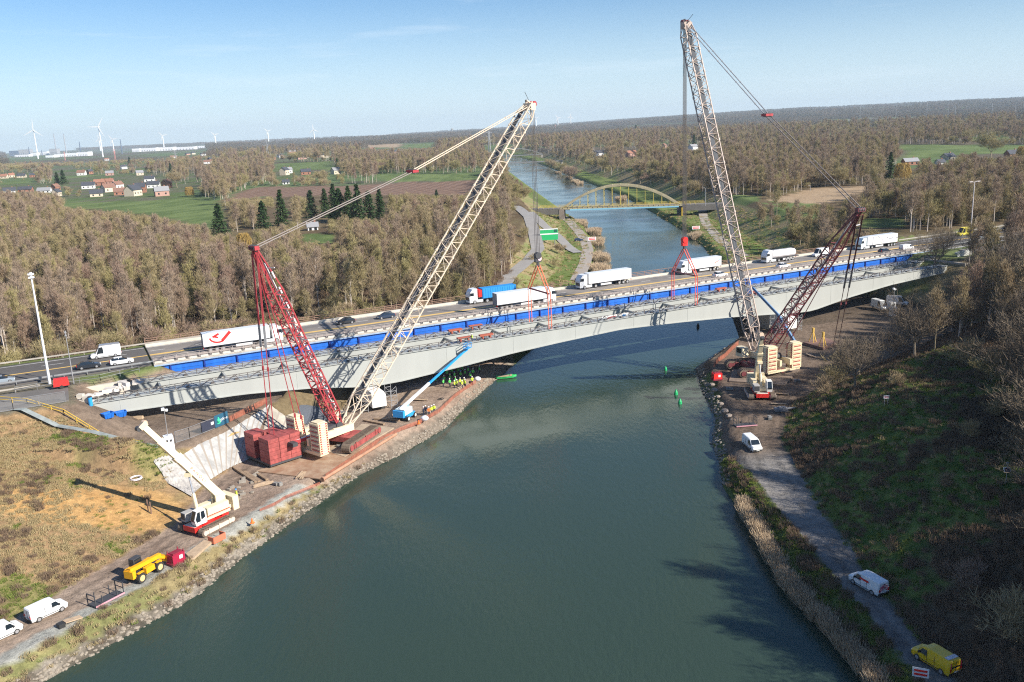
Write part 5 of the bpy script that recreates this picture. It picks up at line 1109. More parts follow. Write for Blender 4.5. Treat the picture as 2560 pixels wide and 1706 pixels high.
# broken slabs and rubble in front of the tarps
rr = random.Random(9); 
for i in range(16):
    px = rr.uniform(560, 640); py = 1195+(640-px)*.45+rr.uniform(-12, 40); p_ = G(px, py, 2.6); o = MB(); s = rr.uniform(.5, 1.5); o.box((0, 0, .12), (s, s*.7, .25), R=Matrix.Rotation(rr.uniform(-.5, .5), 3, 'X') @ Matrix.Rotation(rr.uniform(0, 3), 3, 'Z'))
    o.build('concrete_slab', mat('broken_slab', (.36, .31, .25), .9, var=.3, vscale=2), label='broken concrete slab lying between the tarp slope and the cream telescopic crane', cat='rubble', group='broken slabs at the foot of the tarp slope').location = (p_[0], p_[1], 2.62)
pr = random.Random(17)
SPOTS = [(760, 1190, 'l'), (700, 1215, 'l'), (930, 1075, 'l'), (990, 1045, 'l'), (1010, 1015, 'l'), (880, 1030, 'l'), (660, 1215, 'l'), (845, 1120, 'l'), (1100, 1000, 'l'), (1050, 1000, 'l'), (1830, 975, 'r'), (1850, 1000, 'r'), (1955, 985, 'r'), (1985, 955, 'r'), (2000, 900, 'r'), (1945, 1010, 'r'), (1905, 930, 'r'), (1860, 925, 'r'), (2030, 890, 'r'), (1925, 1050, 'r')]
for i, (px, py, sd_) in enumerate(SPOTS):
    p_ = G(px, py, 2.64); o = MB(); kk = i % 3
    if kk == 0:
        for q in range(4): o.box((pr.uniform(-.2, .2), q*.26, .09+.05*q), (pr.uniform(2.2, 3.4), .22, .09), rz=pr.uniform(-.1, .1))
    elif kk == 1:
        for q in range(3): o.box((q*.5, pr.uniform(-.2, .2), .25), (.45, .6, pr.uniform(.3, .6)))
    else:
        P = [(.5*math.cos(2*PI*j/12)+.04*j, .5*math.sin(2*PI*j/12), .08) for j in range(22)]; o.path(P, .06, 5)
    nm = ('plank_pile', 'crate_row', 'hose_loop')[kk]; side = 'left' if sd_ == 'l' else 'right'
    ob = o.build(nm, (wood2, mat('grey_crates', (.30, .29, .27), .8, var=.3), plastic)[kk], label=('loose planks', 'row of small grey crates', 'black hose loop')[kk]+f' lying on the {side} bank work platform', cat=('planks', 'crates', 'hose')[kk], group=nm.replace('_', ' ')+f's on the {side} work platform'); ob.location = (p_[0], p_[1], 2.68 if sd_ == 'l' else 2.66); ob.rotation_euler = (0, 0, pr.uniform(0, 3))
# ------------------------------------------------------------------ right bank platform things
slab('crane_mat', 'large muddy timber mat platform under the right crawler crane', 'crane mat', [(1822, 955), (1962, 965), (2000, 925), (1960, 905), (1838, 905)], 2.64, 2.86, mat('muddy_mat', (.27, .20, .15), .9, var=.4, vscale=.4))
slab('crane_mat', 'timber mat with two yellow tripods under the right end of the girders', 'crane mat', [(2008, 862), (2062, 850), (2092, 862), (2058, 876)], 2.66, 3.3, mat('red_brown_mat', (.26, .15, .12), .9, var=.3))
for px, py, lab in ((2032, 856, 'yellow tripod standing left on the timber mat'), (2057, 867, 'yellow tripod standing right on the timber mat')):
    th = thing('tripod', lab, 'tripod', Vector((*G(px, py, 3.3), 3.3)), .4, 'yellow tripods'); mb = MB()
    for a in (0, 2.1, 4.2): mb.bar((1.0*math.cos(a), 1.0*math.sin(a), 0), (0, 0, 3.0), .16)
    mb.build('legs', mat('tripod_ochre', (.75, .48, .10), .6), th); mb = MB(); mb.tube((0, 0, 2.6), (0, 0, 3.6), .28, n=8); mb.build('head', mat('tripod_ochre', (.75,)*3), th)
def f_box(th): mb = MB(); mb.box((0, 0, .35), (2.4, 1.4, .5)); mb.box((.2, 0, .7), (1.2, .9, .3)); mb.build('box', mat('grey_box_dark', (.25, .24, .24), .8), th); mb = MB(); mb.bar((1.2, 0, .5), (5.5, .3, .6), .25); mb.build('pipe', steel, th)
small('equipment_pallet', 'grey equipment pallet with a long pipe at the right side of the bank track', 'pallet', 1952, 1028, 2.64, f_box, -.05)
for i in range(7):
    px, py = ((1786, 975), (1795, 992), (1802, 1010), (1812, 1028), (1822, 1040), (1780, 962), (1832, 1052))[i]; p_ = G(px, py, 2.3); o = MB(); o.sphere((0, 0, .2), rr.uniform(.5, .9), 6, 4, sz=.6)
    o.build('boulder', mat('bank_stone', (.42, .34, .28), .9, var=.5, vscale=1.5), label='pale boulder on the edge of the right bank near the red box', cat='boulder', group='boulders on the right bank edge').location = (p_[0], p_[1], 2.1)
def f_sign(col, w_, h_, leg, txt=None):
    def f(th):
        mb = MB(); mb.box((0, 0, leg+h_/2), (w_, .06, h_)); pn = mb.build('panel', white, th); mb = MB()
        for k in range(2): mb.box((0, -.04, leg+h_*(.3+.4*k)), (w_*.8, .03, h_*.22))
        mb.build('red_bars', col, pn); mb = MB(); mb.tube((-w_*.3, 0, 0), (-w_*.3, 0, leg), .05); mb.tube((w_*.3, 0, 0), (w_*.3, 0, leg), .05); mb.build('post', steel, th)
    return f
small('warning_sign', 'red and white striped sign on the grass at the lower right path edge', 'sign', 2300, 1702, 2.6, f_sign(redp, 1.5, 1.0, .4), -.4)
p_ = G(2214, 1028, 9.5); th = thing('sign', 'tiny red and white sign on the shaded right slope', 'sign', (p_[0], p_[1], hz(*p_))); f_sign(mat('pink_sign', (.75, .35, .35), .5), .9, .55, 1.2)(th)
small('sign', 'red and white board on the right canal bank beyond the bridge', 'sign', 1740, 575, 2.8, f_sign(redp, 4.0, 1.6, .3), .1); small('sign', 'red and white board on the left towpath beyond the bridge', 'sign', 1480, 603, 2.8, f_sign(redp, 4.0, 1.6, .3), .1)
p_ = G(2513, 1225, 11); th = thing('solar_panel', 'small solar panel on a post on the right slope', 'solar panel', (p_[0], p_[1], hz(*p_))); mb = MB(); mb.box((0, 0, 1.9), (.8, .12, .62), R=Matrix.Rotation(-.5, 3, 'X')); f_ = mb.build('panel_frame', white, th); mb = MB(); mb.box((0, -.08, 1.9), (.66, .06, .48), R=Matrix.Rotation(-.5, 3, 'X')); mb.build('panel', mat('solar_cell', (.02, .03, .10), .2), f_); mb = MB(); mb.tube((0, 0, 0), (0, 0, 2.6), .05); mb.box((0, 0, 2.7), (.3, .2, .2)); mb.build('post', steel, th)
def f_mini(th):
    mb = MB(); mb.box((0, 0, .9), (2.0, 1.4, .9)); mb.box((-.2, 0, 1.9), (1.1, 1.1, 1.2), taper=.9); mb.build('body', mat('lime_machine', (.12, .75, .05), .5), th); mb = MB(); mb.bar((.8, 0, 1.2), (2.2, 0, 2.6), .3); mb.bar((2.2, 0, 2.6), (3.2, 0, 1.0), .25); mb.build('arm', mat('lime_machine', (.1,)*3), th); mb = MB(); mb.box((0, -.8, .3), (2.3, .4, .6)); mb.box((0, .8, .3), (2.3, .4, .6)); mb.build('crawler_track', rubber, th)
small('mini_excavator', 'lime green mini excavator under the right end of the girders', 'mini excavator', 2188, 742, 2.65, f_mini, 2.6)
o = MB(); o.bar((0, 0, 0), (-3.0, 5.2, 6.4), .5, .7); o.bar((-2.9, 4.9, 6.2), (-8.2, 9.5, 12.6), .42, .55); ob = thing('concrete_pump_arm', 'slim blue steel arm rising behind the right crawler crane', 'machine arm', (*G(1990, 850, 4), 3.0)); o.build('arm', mat('steel_blue_arm', (.12, .22, .38), .4), ob)
# ------------------------------------------------------------------ boat, buoys
th = thing('rowing_boat', 'small green boat moored at the tip of the left platform', 'boat', (*G(1265, 946, 0), .1), .15); mb = MB(); R = []
for x, w_, z in ((-2.4, .55, .1), (-2.2, .7, .05), (0, .85, 0), (1.6, .6, .05), (2.5, .08, .35)): R.append([(x, -w_, .55+z*.4), (x, -w_*.7, z*.5), (x, w_*.7, z*.5), (x, w_, .55+z*.4), (x, w_*.8, .5), (x, w_*.6, .2), (x, -w_*.6, .2), (x, -w_*.8, .5)])
mb.rings(R); mb.build('hull', mat('boat_green', (.06, .55, .16), .5), th); mb = MB(); mb.box((-.3, 0, .5), (3.4, 1.1, .08)); mb.box((1.2, 0, .6), (.4, .5, .3)); mb.build('bench', wood2, th)
for px, py, cc, lab in ((1664, 926, greenp, 'green buoy floating right of centre below the bridge'), (1700, 1010, greenp, 'larger green buoy nearest the right bank'), (1690, 987, greenp, 'small green buoy just above the larger one'), (1745, 818, dark, 'black buoy in the shaded water under the right span')):
    th = thing('buoy', lab, 'buoy', (*G(px, py, 0), 0), 0, 'buoys on the canal'); k = .7 if 'larger' in lab or 'black' in lab else (.4 if 'small' in lab else .6); mb = MB(); mb.tube((0, 0, -.2), (0, 0, .8*k), .62*k, .55*k, n=12); mb.tube((0, 0, .8*k), (0, 0, 1.5*k), .5*k, .2*k, n=12); mb.build('float', cc, th); mb = MB(); mb.tube((0, 0, 1.4*k), (0, 0, 1.75*k), .12*k); mb.build('top_mark', cc, th)
# ------------------------------------------------------------------ yellow arch bridge
PA, PB = Vector((*G(1408, 522, 9), 0)), Vector((*G(1697, 513, 9), 0)); d = PB-PA; AL = d.length; ang = math.atan2(d.y, d.x)
ab = thing('arch_bridge', 'pale yellow tied arch road bridge over the canal beyond the motorway bridge', 'bridge', PA, ang); ym = mat('faded_yellow_arch', (.50, .42, .26), .6, var=.25, vscale=.3); ys = mat('yellow_hanger', (.62, .48, .10), .6)
WD = 9.0; H = 12.4
mb = MB(); mb.box((AL/2, WD/2, 8.6), (AL+3, WD-.5, .7)); mb.build('deck', asph2, ab)
mb = MB(); 
for y in (-.1, WD+.1): mb.box((AL/2, y, 8.9), (AL+4, .5, .9))
mb.build('tie_beam', ym, ab); mb = MB(); mb.box((AL/2+2, -.42, 8.15), (AL-4, .15, .75)); mb.build('light_blue_edge', mat('sky_blue_edge', (.30, .62, .80), .5), ab)
for y in (0, WD):
    mb = MB(); n = 28; P = [Vector((AL*i/n, y, 9.2+H*4*(i/n)*(1-i/n))) for i in range(n+1)]
    for a, b in zip(P[:-1], P[1:]): mb.bar(a, b, .75, 1.1)
    ar = mb.build('arch_rib', ym, ab); mb = MB()
    for i in range(1, 14): x = AL*i/14; z = 9.2+H*4*(i/14)*(1-i/14); mb.bar((x, y, 9), (x, y, z), .22)
    mb.build('hangers', ys, ar)
mb = MB(); 
for i in range(3, 12): x = AL*i/14; z = 9.2+H*4*(i/14)*(1-i/14); mb.bar((x, 0, z+.3), (x, WD, z+.3), .4)
mb.build('wind_brace', ym, ab); mb = MB()
for y in (-.5, WD+.5):
    for z in (9.9, 10.4): mb.box((AL/2, y, z), (AL+30, .12, .12))
    for k in range(int((AL+30)/3)): mb.box((-15+k*3, y, 9.8), (.14, .14, 1.3))
mb.build('railing', mat('yellow_railing', (.75, .55, .12), .6), ab)
mb = MB(); mb.box((-1, WD/2, 4.5), (3, WD+1, 8.2)); mb.build('abutment', mat('brownish_abutment', (.30, .24, .20), .9, var=.3, vscale=.3), ab)
mb = MB(); mb.box((AL+.5, WD/2, 4.2), (2.6, WD-1, 8)); mb.box((AL+2, -.3, 5), (.8, .8, 5), mi=1); mb.build('pier', [dark, yelp], ab)
for s, lab in ((-1, 'left'), (1, 'right')):
    mb = MB(); n = 10; x0 = -2 if s < 0 else AL+2
    R = []
    for i in range(n+1): x = x0+s*i*7.; z = 9.0+.0*i; R.append([(x, -.3, z-3.4), (x, -.3, z), (x, WD+.3, z), (x, WD+.3, z-3.4)])
    mb.rings(R); o = mb.build('approach_road', [asph2], label=f'{lab} approach road ramp of the yellow arch bridge', cat='road', kind='structure'); o.location = PA; o.rotation_euler = (0, 0, ang)
def farbridge(lab, y0, x0, x1, z, arch):
    th = thing('distant_bridge', lab, 'bridge', (x0, y0, 0)); mb = MB(); mb.box(((x1-x0)/2, 0, z), (x1-x0, 9, 1.4)); 
    if arch:
        for y in (-4, 4):
            P = [Vector(((x1-x0)*i/16, y, z+arch*4*(i/16)*(1-i/16))) for i in range(17)]
            for a, b in zip(P[:-1], P[1:]): mb.bar(a, b, 1.1, 1.4)
    mb.build('deck', mat('far_bridge_grey', (.2, .2, .2), .8), th); mb = MB(); mb.box((2, 0, z/2), (3, 8, z)); mb.box((x1-x0-2, 0, z/2), (3, 8, z)); mb.build('abutment', conc, th)
farbridge('low dark bridge far up the canal', 1330, -25, 88, 7.5, 0); farbridge('far arched bridge behind the low dark bridge on the canal', 1640, -40, 72, 9, 13)
# paths beyond the bridge
def ribbon(name, lab, pts, wd, m, dz=.08):
    P = [Vector((*p, 0)) for p in pts]; Q = []
    for a, b in zip(P[:-1], P[1:]):
        n = max(1, int((b-a).length/6)); Q += [a+(b-a)*i/n for i in range(n)]
    Q.append(P[-1]); mb = MB(); L_, R_ = [], []
    for i, p in enumerate(Q):
        d = (Q[min(i+1, len(Q)-1)]-Q[max(i-1, 0)]).normalized(); s = Vector((-d.y, d.x, 0))*wd/2; L_.append(p+s); R_.append(p-s)
    arr = np.array([[q.x, q.y] for q in L_+R_]); z, _ = height(arr[:, 0], arr[:, 1]); k = len(Q); zz = np.maximum(z[:k], z[k:])+dz
    for i in range(k-1): mb.face([(L_[i].x, L_[i].y, zz[i]), (R_[i].x, R_[i].y, zz[i]), (R_[i+1].x, R_[i+1].y, zz[i+1]), (L_[i+1].x, L_[i+1].y, zz[i+1])])
    return mb.build(name, m, label=lab, cat='path', kind='structure')
ribbon('walkway_kerb', 'grey plank walkway edge running below the yellow handrail', [G(x, y, z) for x, y, z in ((-30, 1062, 11), (10, 1070, 11), (70, 1082, 10.3), (150, 1100, 9.3), (240, 1118, 8.6), (330, 1130, 8.2), (400, 1134, 8))], 1.2, mat('grey_green_kerb', (.30, .33, .32), .9, var=.3, vscale=.8), .22)
ppath = mat('pale_path', (.38, .33, .28), .9, var=.15, vscale=.4)
ribbon('towpath', 'pale curved towpath on the left bank beyond the motorway bridge', [G(x, y, 2.7) for x, y in ((1442, 700), (1462, 660), (1470, 625), (1462, 600), (1443, 575), (1425, 555), (1405, 540))], 5.0, ppath)
ribbon('access_road', 'grey access road climbing left to the arch bridge', [G(x, y, 8.5) for x, y in ((1240, 725), (1275, 690), (1318, 655), (1345, 622), (1335, 590), (1322, 560), (1300, 540), (1290, 532), (1260, 532))], 5.5, mat('grey_access_road', (.33, .31, .29), .9, var=.15, vscale=.4), .35)
ribbon('access_road', 'grey track running down from the arch bridge to the green sign', [G(x, y, 8.5) for x, y in ((1325, 545), (1360, 565), (1390, 575), (1420, 590), (1445, 600))], 4.5, mat('grey_access_road', (.3,)*3), .35)
ribbon('towpath', 'shaded track on the right bank beyond the motorway bridge', [G(x, y, 2.7) for x, y in ((1860, 640), (1800, 600), (1765, 560), (1755, 530))], 5.0, ppath)
th = thing('road_sign', 'big green direction sign with white bands left of the canal', 'road sign', (*G(1373, 600, 8), hz(*G(1373, 600, 8))), .1); mb = MB(); mb.box((0, 0, 4.6), (8.0, .2, 5.0)); mb.build('panel', greenp, th); mb = MB(); mb.box((0, -.14, 6.9), (8.0, .06, .45)); mb.box((0, -.14, 4.8), (8.0, .06, .55)); mb.build('white_band', white, th); mb = MB(); mb.box((3.0, -.14, 6.1), (1.4, .06, 1.3)); mb.build('dark_symbol', mat('dark_green', (0.01, .12, .08), .5), th); mb = MB(); mb.tube((-2.5, .2, -1), (-2.5, .2, 6), .15); mb.tube((2.5, .2, -1), (2.5, .2, 6), .15); mb.build('post', steel, th)
th = thing('road_sign', 'bright green gantry sign at the right frame edge of the motorway', 'road sign', W(283, 2.5, 14.4), UANG); mb = MB(); mb.box((0, 0, 6.0), (4.2, .2, 6.2)); mb.build('panel', mat('vivid_green', (.02, .60, .10), .5), th); mb = MB(); mb.box((-1.6, .2, 1.5), (.2, .2, 3.2)); mb.box((1.6, .2, 1.5), (.2, .2, 3.2)); mb.build('post', steel, th); mb = MB(); mb.bar((-1, -.14, 4.4), (1.2, -.14, 8), .08, .4); mb.bar((-1.3, -.14, 5.5), (.6, -.14, 5.2), .08, .35); mb.build('arrow_symbol', white, th)
th = thing('attenuator', 'bright red crash attenuator at the right edge of the motorway', 'crash cushion', W(281, 1.6, 14.6), UANG); mb = MB(); mb.box((0, 0, 1.0), (2.4, 1.6, 1.7), taper=.85); mb.build('cushion', redp, th); mb = MB(); mb.box((-1.2, 0, 1.0), (.1, 1.3, .5)); mb.build('reflector', white, th)
# vehicles by the towpath beyond
car('dark blue car parked beside the towpath beyond the bridge', mat('dark_blue_car_paint', (.02,)*3), (*G(1447, 603, 2.7), hz(*G(1447, 603, 2.7))+.1), .2)
# ------------------------------------------------------------------ houses
walls_ = [mat('brick_orange_wall', (.36, .17, .11), .9, var=.15), mat('cream_render_wall', (.66, .56, .43), .9, var=.1), mat('white_render_wall', (.75, .73, .70), .9), mat('pink_brick_wall', (.50, .30, .24), .9, var=.15)]
roofs_ = [mat('dark_slate_roof', (.07, .075, .09), .7, var=.2), mat('orange_tile_roof', (.36, .17, .11), .85, var=.2), mat('brown_tile_roof', (.26, .14, .10), .85, var=.2), mat('grey_roof', (.28, .28, .29), .8)]
WN = ['orange brick', 'cream rendered', 'white rendered', 'pink brick']; RN = ['dark slate', 'orange tiled', 'brown tiled', 'grey']
def house(px, py, L, D, H, wi, ri, rz, where):
    x, y = G(px, py, PZ); z = hz(x, y)-.3; L, D, H = L*.85, D*.85, H*.85
    th = thing('house', f'{WN[wi]} house with {RN[ri]} roof {where}', 'house', (x, y, z), rz, 'houses in the distance')
    mb = MB(); mb.hexa([(-L/2, -D/2, 0), (L/2, -D/2, 0), (L/2, D/2, 0), (-L/2, D/2, 0), (-L/2, -D/2, H), (L/2, -D/2, H), (L/2, D/2, H), (-L/2, D/2, H)])
    rh = D*.42
    for s in (-1, 1): mb.face([(s*L/2, -D/2, H), (s*L/2, D/2, H), (s*L/2, 0, H+rh)])
    wl = mb.build('wall', walls_[wi], th); mb = MB(); e = .5
    for s in (-1, 1):
        a = [(-L/2-e, s*(D/2+e), H-.35), (L/2+e, s*(D/2+e), H-.35), (L/2+e, 0, H+rh+.05), (-L/2-e, 0, H+rh+.05)]; mb.hexa([*a, *[(p[0], p[1], p[2]+.25) for p in a]])
    rf = mb.build('roof', roofs_[ri], th); mb = MB(); mb.box((L*.25, .6, H+rh+.4), (.9, .9, 1.6)); mb.build('chimney', walls_[0], rf)
    for k in range(max(2, int(L/4))):
        mb = MB(); xx = -L/2+L*(k+.5)/max(2, int(L/4)); mb.box((xx, -D/2-.03, H*.5), (1.3, .1, 1.5)); mb.build('window', glass, th)
    mb = MB(); mb.box((L/2+.03, -D*.2, H*.5), (.1, 1.2, 1.6)); mb.build('window', glass, th)
rh_ = random.Random(21)
HOUSES = [(12, 448, 12, 9, 5, 1, 1, .1, 'at the left frame edge with orange neighbours'), (30, 445, 10, 9, 5, 1, 1, .6, 'second from the left frame edge'), (55, 446, 16, 9, 4.5, 1, 0, .2, 'with solar panels near the left edge'), (82, 445, 10, 8, 5, 0, 0, .4, 'right of the solar roof near the left edge'),
 (65, 480, 17, 8, 4, 0, 0, .15, 'low at the left behind the woodland edge'), (25, 484, 14, 9, 4, 2, 0, .5, 'low at the left edge behind the woodland'), (112, 482, 16, 8, 3.6, 2, 3, .1, 'long and low behind the woodland'), (140, 476, 8, 8, 5, 0, 2, 1.2, 'small with gable facing the camera'), (143, 490, 7, 8, 5, 1, 0, 1.4, 'just behind the woodland edge with its gable lit'),
 (205, 440, 15, 11, 6, 2, 2, .1, 'large and bright behind the big conifer'), (226, 437, 9, 9, 6, 0, 0, .9, 'right beside the large white one'), (222, 472, 16, 9, 5, 2, 0, .3, 'left end of the hamlet row'), (250, 464, 14, 9, 5, 0, 1, .2, 'orange roofs left in the hamlet row'), (270, 462, 16, 9, 5, 3, 1, .1, 'orange roofs centre of the hamlet row'), (272, 480, 14, 10, 6, 1, 2, .9, 'in front of the orange roofs'), (295, 472, 12, 9, 6, 2, 2, 1.1, 'with white gable in the hamlet row'),
 (242, 492, 13, 9, 4, 1, 0, .4, 'low in front of the hamlet'), (300, 488, 12, 9, 4.5, 0, 2, .4, 'low brown between the hamlet gables'), (334, 490, 15, 12, 7, 1, 0, 1.35, 'with tall cream gable at the field edge'), (352, 482, 12, 10, 7, 0, 0, .2, 'orange wall right of the cream gable'), (385, 470, 15, 9, 5, 2, 0, .2, 'behind the big pink farmhouse'), (405, 490, 14, 10, 6, 3, 3, .5, 'large farmhouse at the right end of the green field'), (375, 455, 14, 9, 5, 2, 0, .2, 'bright roofs above the farmhouse'), (418, 470, 9, 9, 7, 0, 2, 1.2, 'with orange gable behind the farmhouse'),
 (310, 425, 13, 9, 6, 2, 0, .8, 'with white gable above the hamlet'), (275, 440, 14, 9, 5, 3, 3, .3, 'greyish above the hamlet'), (350, 440, 12, 9, 5, 1, 3, .5, 'cream wall above the hamlet right'), (520, 412, 18, 10, 5, 2, 2, .2, 'alone on the pale green rise left of centre'), (268, 405, 14, 9, 5, 2, 1, .2, 'tiny below the wind turbine'),
 (712, 438, 12, 10, 8, 1, 0, 1.3, 'with cream gable below the red mast line'), (722, 434, 10, 8, 6, 2, 3, .5, 'bright part beside the cream gable'), (765, 437, 14, 9, 5, 0, 0, .3, 'dark roof right of the cream gable'), (840, 436, 12, 9, 6, 1, 3, .8, 'small cream at the field corner'), (715, 461, 8, 6, 3, 2, 0, .3, 'low white shed beside the ploughed field'), (782, 575, 6, 5, 2.6, 2, 3, .3, 'in the clearing among the conifers'),
 (1498, 392, 14, 9, 6, 2, 0, .3, 'with dark roof beyond the arch bridge left'), (1578, 392, 16, 9, 6, 3, 1, .4, 'with pinkish roof beyond the arch bridge'), (1660, 373, 12, 9, 6, 3, 2, 1.1, 'small gable left of the tall right boom'), (1733, 377, 16, 9, 7, 2, 3, .6, 'bright white beside the tall right boom'),
 (2036, 315, 10, 8, 8, 2, 1, 1.2, 'far away right of the right boom lines'), (2182, 318, 18, 10, 7, 3, 1, .3, 'large pink above the dark wood at right'), (2122, 310, 8, 8, 8, 1, 2, 1.2, 'tiny cream far above the dark wood at right'), (2275, 412, 15, 7, 4, 0, 3, .15, 'orange with white roof beside the green field at right'), (2370, 400, 14, 8, 4, 1, 0, .5, 'dark roofed farm in the green field at right'), (2350, 412, 8, 6, 3, 2, 0, .3, 'small white shed of the dark roofed farm'), (2530, 394, 13, 9, 4, 0, 0, .2, 'dark barn at the right frame edge'), (2410, 302, 18, 10, 5, 2, 3, .2, 'low white in the far woods at right'), (2548, 300, 22, 10, 7, 2, 3, .2, 'white at the right edge in the far woods')]
for h in HOUSES: house(*h)
for k in range(26):   # loose houses of the village left of centre
    px = 440+k*22+rh_.uniform(-8, 8); py = 397+rh_.uniform(-10, 12)-(k*.5); wi = rh_.choice((0, 1, 2, 2, 3)); ri = rh_.choice((0, 0, 1, 2, 3))
    x, y = G(px, py, PZ); L, D, H = rh_.uniform(12, 20), 9, rh_.uniform(4.5, 6.5); th = thing('house', 'small house in the far village row left of the beige boom', 'house', (x, y, hz(x, y)), rh_.uniform(0, 1.2), 'houses of the far village row')
    mb = MB(); mb.box((0, 0, H/2), (L, D, H)); mb.build('wall', walls_[wi], th); mb = MB(); mb.rings([[(-L/2-.4, -D/2-.4, H), (-L/2-.4, 0, H+3.8), (-L/2-.4, D/2+.4, H)], [(L/2+.4, -D/2-.4, H), (L/2+.4, 0, H+3.8), (L/2+.4, D/2+.4, H)]]); mb.build('roof', roofs_[ri], th)
# ------------------------------------------------------------------ industry on the horizon
def farpt(px, py, z=PZ): x, y = G(px, py, z); return x, y
def block(px, py, wpx, hpx, m, lab, name='warehouse', dp=60, dist=None):
    """a long building whose foot is on the plain; real width and height follow from its distance"""
    x, y = farpt(px, py); s = y/FPX; Wd = wpx*s; Ht = hpx*s*1.03; th = thing(name, lab, 'industrial building', (x, y, hz(x, y)-2), .02, 'industrial buildings near the horizon')
    mb = MB(); mb.box((0, dp/2, Ht/2+1), (Wd, dp, Ht+2)); mb.build('wall', m, th); mb = MB(); mb.box((0, dp/2, Ht+2.4), (Wd*1.01, dp*1.02, .9)); mb.build('roof', roofs_[3], th)
    mb = MB()
    for k in range(6): mb.box((-Wd/2+Wd*(k+.5)/6, -.2, Ht*.35), (Wd/20, .4, Ht*.3))
    mb.build('gate', mat('dark_gate', (.2, .22, .25), .7), th)
wf, gf, df = mat('white_factory', (.82, .82, .84), .6), mat('grey_factory', (.38, .38, .40), .8), mat('blue_factory', (.10, .14, .22), .8)
for i, (px, py, w_, h_, m, lab) in enumerate([(36, 392, 22, 12, df, 'dark blue factory hall at the left horizon'), (62, 391, 26, 14, gf, 'grey factory hall left of the big turbine'), (55, 394, 34, 5, wf, 'low white hall before the grey one at the left horizon'), (85, 391, 12, 7, wf, 'small white hall left of the big turbine'), (110, 389, 16, 8, wf, 'white hall right of the big turbine tower'), (134, 388, 18, 13, gf, 'pale grey hall between the two tall turbines'), (125, 397, 20, 6, wf, 'low white shed right of the big turbine'), (150, 395, 26, 7, wf, 'white storage hall with red white mast in front'), (180, 394, 24, 8, wf, 'white storage hall in the middle of the row'), (208, 393, 24, 9, wf, 'white storage hall at the right of its row'), (340, 382, 18, 8, wf, 'white hall right of the dark chimney'), (372, 382, 36, 8, wf, 'long white hall left in the right hand row'), (413, 380, 40, 8, wf, 'long white hall centre of the right hand row'), (463, 377, 46, 7, wf, 'long white hall right in the right hand row'), (510, 372, 30, 5, wf, 'low white hall ending the row near a turbine'),
   (1530, 343, 150, 5, wf, 'very long white warehouse beyond the canal'), (1580, 336, 130, 4, wf, 'second long grey white warehouse behind the first'), (1720, 326, 30, 5, wf, 'white depot left of the tall right boom'), (1800, 331, 76, 4, wf, 'long low white depot crossing behind the right boom'), (975, 342, 40, 2.5, wf, 'faint pale hall on the far ridge at centre'), (745, 383, 50, 4, wf, 'pale greenhouses left of centre'), (850, 380, 36, 5, gf, 'blue grey hall left of centre'), (940, 389, 22, 5, wf, 'small white hall by the wooded centre')]):
    block(px, py, w_, h_, m, lab)
for i, (px, py, h_, lab) in enumerate([(142, 380, 46, 'tall thin grey chimney right of the big turbine'), (167, 382, 48, 'second tall thin chimney'), (203, 382, 30, 'short dark chimney right of the twins'), (306, 382, 34, 'dark chimney between turbines'), (75, 385, 20, 'small stack on the grey factory'), (106, 384, 12, 'short stack above the white hall')]):
    x, y = farpt(px, py+6); s = y/FPX; th = thing('chimney', lab+' at the left horizon', 'chimney', (x, y, hz(x, y)), 0, 'chimneys at the left horizon'); mb = MB(); mb.tube((0, 0, 0), (0, 0, h_*s), 1.3*s, .9*s, n=10); mb.build('stack', gf if i < 2 else df, th); mb = MB(); mb.tube((0, 0, h_*s), (0, 0, h_*s*1.02), 1.1*s, n=10); mb.build('rim', df, th)
def turbine(px, base, hub, blade, a0, lab):
    x, y = farpt(px, base); s = y/FPX; Hh = (base-hub)*s*1.0; B = blade*s; th = thing('wind_turbine', lab, 'wind turbine', (x, y, hz(x, y)), 0, 'white wind turbines on the horizon')
    mb = MB(); mb.tube((0, 0, 0), (0, 0, Hh), max(1.7*s, 2.4), max(1.1*s, 1.5), n=10); mb.build('tower', white, th); mb = MB(); mb.box((0, 2, Hh+.5), (3.5, 9, 3.5)); mb.sphere((0, -4, Hh+.5), 2.2, 8, 6); nc = mb.build('nacelle', white, th)
    for k in range(3):
        a = a0+k*2*PI/3; c = Vector((math.cos(a), 0, math.sin(a))); mb = MB(); p = Vector((0, -4.5, Hh+.5)); wdt = max(1.9*s, 1.8); mb.bar(p, p+c*B*.3, wdt, .8, up=(0, 1, 0), w2=wdt*1.5); mb.bar(p+c*B*.3, p+c*B, wdt*1.5, .6, up=(0, 1, 0), w2=wdt*.25, h2=.2); mb.build('blade', white, th)
for a in [(96, 400, 332, 28, 1.5, 'largest white wind turbine at the left'), (258, 396, 325, 26, 1.0, 'second tall turbine with its rotor seen edge on'), (252, 380, 352, 12, 1.7, 'small turbine half hidden behind the second tall one'), (285, 380, 351, 14, 2.2, 'turbine right of the second tall one'), (411, 377, 343, 13, 2.3, 'turbine above the long white halls'), (541, 372, 341, 12, 2.4, 'turbine standing alone right of the white halls'), (673, 366, 332, 12, 2.4, 'turbine above the pylon left of centre'), (787, 360, 328, 14, 1.7, 'turbine farthest right in the left half'), (1341, 330, 305, 8, .4, 'faint turbine beside the left hoist ropes'), (1395, 328, 305, 9, 2.2, 'faint turbine with red white foot right of centre'), (1427, 327, 303, 9, 1.4, 'faint turbine right of its neighbour near the centre')]: turbine(*a)
